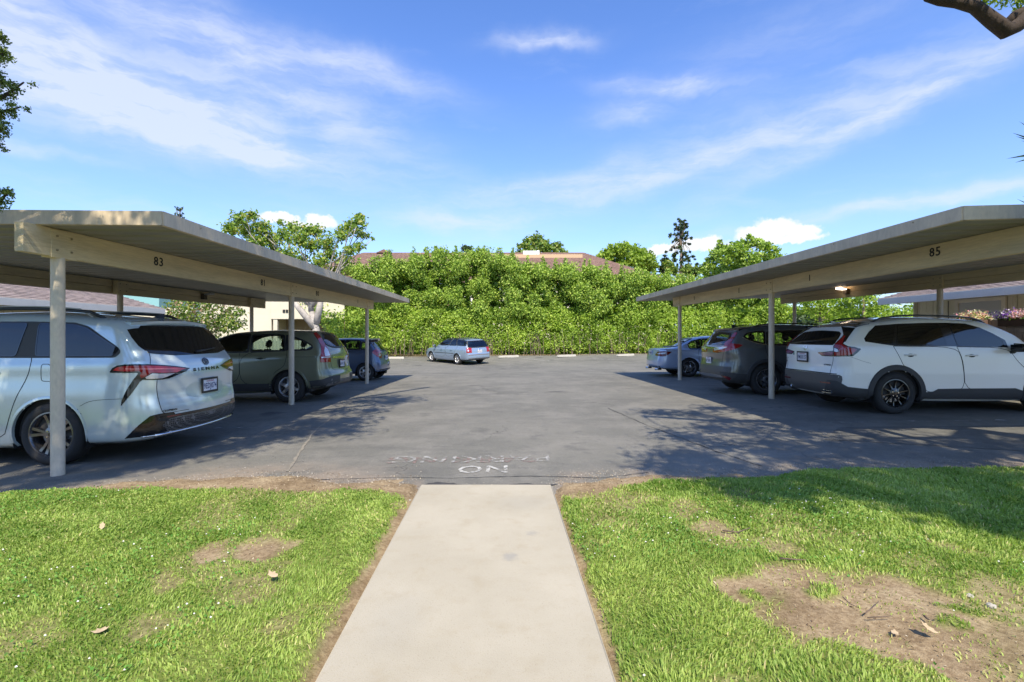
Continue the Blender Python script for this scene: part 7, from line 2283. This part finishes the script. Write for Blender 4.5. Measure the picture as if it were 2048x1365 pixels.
# ------------------------------------------------------------------ small blue hatchback
def hatch():
    L, W = 4.10, 1.695
    T = [(.20, L - .25, .74, .30, .20, .22, .18, .03), (.05, L - .08, .81, .34, .26, .28, .20, .06), (.0, L, .838, .46, .40, .40, .26, .12),
         (.0, L, .845, .58, .58, .56, .26, .13), (.05, L - .04, .84, .74, .76, .70, .22, .13), (.08, L - .10, .832, .88, .88, .82, .2, .13),
         (.11, L - .3, .82, 1.0, .96, .90, .18, .12), (.16, L - 0.95, .80, 1.07, 1.03, .98, .16, .12), (.30, L - 1.4, .755, 1.24, 1.24, 1.22, .15, .11),
         (.44, L - 1.85, .67, 1.41, 1.445, 1.42, .17, .09), (.52, L - 2.0, .58, 1.47, 1.50, 1.47, .18, .07), (.62, L - 2.2, .33, 1.505, 1.535, 1.51, .2, .04), (.68, L - 2.35, .001, 1.515, 1.545, 1.52, .2, 0)]
    P_ = paint('slate blue paint', (.10, .14, .23), .45, .28, .08)
    s = Car('hatchback', 'small slate blue hatchback behind the last post of the left carport', 'car', (-4.58, 17.85), R(180), L, W, 2.60, .60, .31, P_, mk(T), 1, tw=.19, ns=70, arch=.045, sub=3)
    A = zz((420, 640), 5.389); sx = s.side_px
    q1 = sx(A((1640, 245), (1720, 250), (1725, 262), (1700, 312), (1630, 318))); q2 = sx(A((1620, 225), (1470, 222), (1470, 320), (1615, 318))); q3 = sx(A((1455, 222), (1380, 225), (1300, 260), (1250, 322), (1455, 320)))
    s.doors = [sx(A((1720, 325), (1690, 420), (1620, 480), (1580, 560), (1460, 600), (1460, 330))), sx(A((1457, 330), (1457, 600), (1260, 600), (1240, 330)))]
    for q in (q2, q3, q1): s.window('window', q, TINT, frame=.02, frame_in=.012)
    rg = [(-.62, 1.06), (.62, 1.06), (.56, 1.40), (-.56, 1.40)]
    s.window('rear_window', rg, TINT, axis='rear', frame=.03, rnd=1, frame_name='rear_window_trim')
    s.build_body()
    s.spoiler(.50, 1.50, .60, .16, .03, P_)
    tl = s.pair('tail_light', A((1790, 305), (1830, 330), (1850, 380), (1845, 415), (1800, 395), (1745, 355), (1760, 335)), REDL, off=.012, skirt=.02, res=3)
    s.pair('lens_dot', A((1815, 360), (1838, 370), (1838, 395), (1815, 385)), CLEARL, parent=tl, off=.016, skirt=.005, res=3)
    s.emit('bumper', [s.shell([(-.62, .30), (.62, .30), (.70, .40), (-.70, .40)], 'rear', off=.006, skirt=.02, res=.05)], BLKP)
    s.plate(0, .80, '7FNC260'); s.wiper(0, 1.08, -.3, 1.12)
    s.handle(1.35, .93, P_); s.handle(2.35, .92, P_); s.mirror(2.85, .98, P_)
    s.headlights(.68); s.chassis(belt=1.0); s.lip(P_, w=.028, off=.006, name='arch_lip'); s.wheels(.20, 'single', ALLOY, 7)

# ------------------------------------------------------------------ pale blue estate
def estate():
    L, W = 4.66, 1.75
    T = [(.20, L - .25, .76, .30, .20, .22, .16, .03), (.05, L - .08, .83, .34, .24, .26, .18, .05), (.0, L, .865, .44, .38, .38, .22, .08),
         (.0, L, .875, .55, .52, .52, .22, .09), (.05, L - .04, .87, .68, .68, .64, .16, .08), (.06, L - .10, .862, .80, .80, .74, .14, .08),
         (.08, L - .3, .845, .90, .88, .82, .13, .08), (.11, L - 1.15, .82, .96, .94, .92, .12, .08), (.26, L - 1.6, .765, 1.16, 1.16, 1.14, .12, .07),
         (.38, L - 2.02, .66, 1.345, 1.385, 1.36, .14, .06), (.44, L - 2.15, .56, 1.40, 1.44, 1.41, .16, .05), (.52, L - 2.35, .32, 1.43, 1.475, 1.44, .2, .03), (.56, L - 2.5, .001, 1.44, 1.485, 1.45, .2, 0)]
    P_ = paint('pale blue paint', (.32, .41, .52), .5, .28, .06)
    hd = math.atan2(2.1, -1.85)
    ax = Vector((-3.05, 27.3)) ; d = Vector((math.cos(hd), math.sin(hd))); n = Vector((-d.y, d.x))
    pos = ax - d * 1.08 - n * (W / 2 - .1)
    s = Car('estate_car', 'pale blue estate car parked alone on the open asphalt in front of the hedge', 'car', (pos.x, pos.y), hd, L, W, 2.70, 1.08, .318, P_, mk(T), 1, tw=.20, ns=70, arch=.04, sub=3)
    A = zz((830, 650), 11.378); sx = s.side_px
    q1 = sx(A((1000, 322), (1155, 325), (1160, 478), (965, 468))); q2 = sx(A((830, 315), (985, 322), (950, 466), (780, 462))); q3 = sx(A((810, 312), (740, 318), (650, 355), (560, 440), (600, 458), (765, 462)))
    s.doors = [sx(A((975, 480), (900, 600), (880, 690), (700, 730), (700, 470))), sx(A((697, 470), (697, 730), (455, 700), (430, 600), (470, 480)))]
    for q in (q1, q2, q3): s.window('window', q, TINT, frame=.018, frame_in=.01)
    rg = [(-.66, .99), (.66, .99), (.70, 1.02), (.58, 1.335), (-.58, 1.335), (-.70, 1.02)]
    s.window('rear_window', rg, TINT, axis='rear', frame=.022, rnd=1, frame_name='rear_window_trim')
    s.build_body()
    tl = s.pair('tail_light', A((1175, 525), (1285, 530), (1295, 640), (1170, 640)), REDL, off=.010, skirt=.02, res=2)
    s.pair('lens_dot', A((1195, 570), (1225, 570), (1225, 610), (1195, 610)), CLEARL, parent=tl, off=.014, skirt=.005, res=2)
    s.emit('bumper_strip', [s.strip([(-.75, .58), (0, .585), (.75, .58)], .05, 'rear', off=.006)], MATS['faded bumper'])
    s.emit('bumper', [s.shell([(-.68, .28), (.68, .28), (.76, .40), (-.76, .40)], 'rear', off=.006, skirt=.02, res=.05)], MATS['faded bumper'])
    s.seam(sx(A((880, 655), (690, 640), (450, 625))), 'side', w=.03)
    s.plate(0, .77, '4ZPL835', up='CALIFORNIA'); s.emit('emblem', [s.shell(s.ellipse(0, .90, .04, .04), 'rear', off=.006, skirt=.01, res=.05)], CHROME)
    s.wiper(.02, 1.0, -.35, 1.03); s.rails(.7, 2.6, .56, BLK, h=.03, r=.012)
    s.handle(1.62, .82, P_); s.handle(2.62, .81, P_); s.mirror(3.22, .93, P_)
    s.headlights(.64); s.chassis(belt=.92); s.lip(P_, w=.03, off=.008, name='arch_lip'); s.wheels(.205, 'single', ALLOY, 6)

# ------------------------------------------------------------------ pale blue saloon
def saloon():
    L, W = 4.86, 1.85
    T = [(.18, L - .25, .80, .30, .20, .22, .20, .04), (.06, L - .08, .87, .34, .24, .26, .22, .07), (.0, L, .912, .46, .38, .38, .28, .13),
         (.0, L, .922, .58, .54, .54, .28, .14), (.04, L - .04, .918, .74, .70, .66, .24, .13), (.07, L - .10, .905, .88, .82, .76, .22, .12),
         (.09, L - .3, .885, .985, .92, .84, .20, .12), (.16, L - .5, .84, 1.015, .955, .87, .25, .12), (.62, L - 1.2, .79, 1.055, 1.00, .96, .30, .10), (.95, L - 1.65, .74, 1.19, 1.18, 1.14, .26, .09),
         (1.28, L - 2.02, .65, 1.335, 1.36, 1.33, .24, .08), (1.42, L - 2.15, .55, 1.385, 1.42, 1.39, .22, .06), (1.62, L - 2.35, .32, 1.42, 1.455, 1.43, .2, .03), (1.72, L - 2.5, .001, 1.43, 1.465, 1.44, .2, 0)]
    P_ = paint('icy blue paint', (.46, .55, .72), .35, .28, .05)
    s = Car('saloon_car', 'pale icy blue saloon car farthest in the right carport, beside its last post', 'car', (5.11, 17.95), 0, L, W, 2.775, 1.15, .328, P_, mk(T), -1, tw=.215, ns=80, arch=.045, sub=3)
    A = zz((1280, 640), 6.024); sx = s.side_px
    q1 = sx(A((575, 300), (620, 262), (668, 250), (690, 352), (605, 350))); q1b = sx(A((676, 248), (735, 240), (740, 350), (700, 352))); q3 = sx(A((750, 238), (960, 232), (1060, 280), (1100, 345), (750, 350)))
    s.doors = [sx(A((700, 362), (720, 560), (730, 610), (960, 610), (950, 362))), sx(A((953, 362), (963, 610), (1180, 610), (1180, 370)))]
    for q in (q1, q1b, q3): s.window('window', q, TINT, frame=.022, frame_in=.006, frame_mat=GLOSSB)
    rg = [(-.60, 1.075), (.60, 1.075), (.52, 1.34), (-.52, 1.34)]
    s.window('rear_window', rg, TINT, axis='rear', frame=.025, rnd=1, frame_name='rear_window_trim')
    s.build_body()
    tl = s.pair('tail_light', A((190, 410), (215, 382), (290, 378), (384, 386), (350, 415), (310, 440), (250, 442), (188, 432)), REDD, off=.010, skirt=.02, res=3)
    s.pair('lens_line', A((205, 405), (290, 396), (330, 400), (290, 410), (210, 414)), CLEARL, parent=tl, off=.014, skirt=.005, res=2)
    s.emit('lower_lip', [s.strip([(-.78, .38), (0, .36), (.78, .38)], .035, 'rear', off=.010)], CHROME)
    s.emit('bumper', [s.shell([(-.70, .28), (.70, .28), (.78, .35), (-.78, .35)], 'rear', off=.006, skirt=.02, res=.05)], BLKP)
    mb = MB()
    for sg in (1, -1):
        mb = MB(); mb.tube([(.02, sg * .6, .27), (.25, sg * .6, .27)], .035, 12); o = mb.build('exhaust_tip', CHROME, local=True, smooth=True); o.parent = s.root
    s.plate(.0, .86, '7VQM604'); s.handle(2.0, .86, P_); s.handle(2.95, .85, P_); s.mirror(3.42, .95, P_)
    s.headlights(.64); s.chassis(belt=.95, cabin=(1.1, L - 1.35)); s.lip(P_, w=.03, off=.005, name='arch_lip'); s.wheels(.232, 'swirl', GREYALLOY, 5)

minivan(); white_suv(); grey_suv(); green_suv(); hatch(); estate(); saloon()

# ------------------------------------------------------------------ tidy labels
def check():
    pass
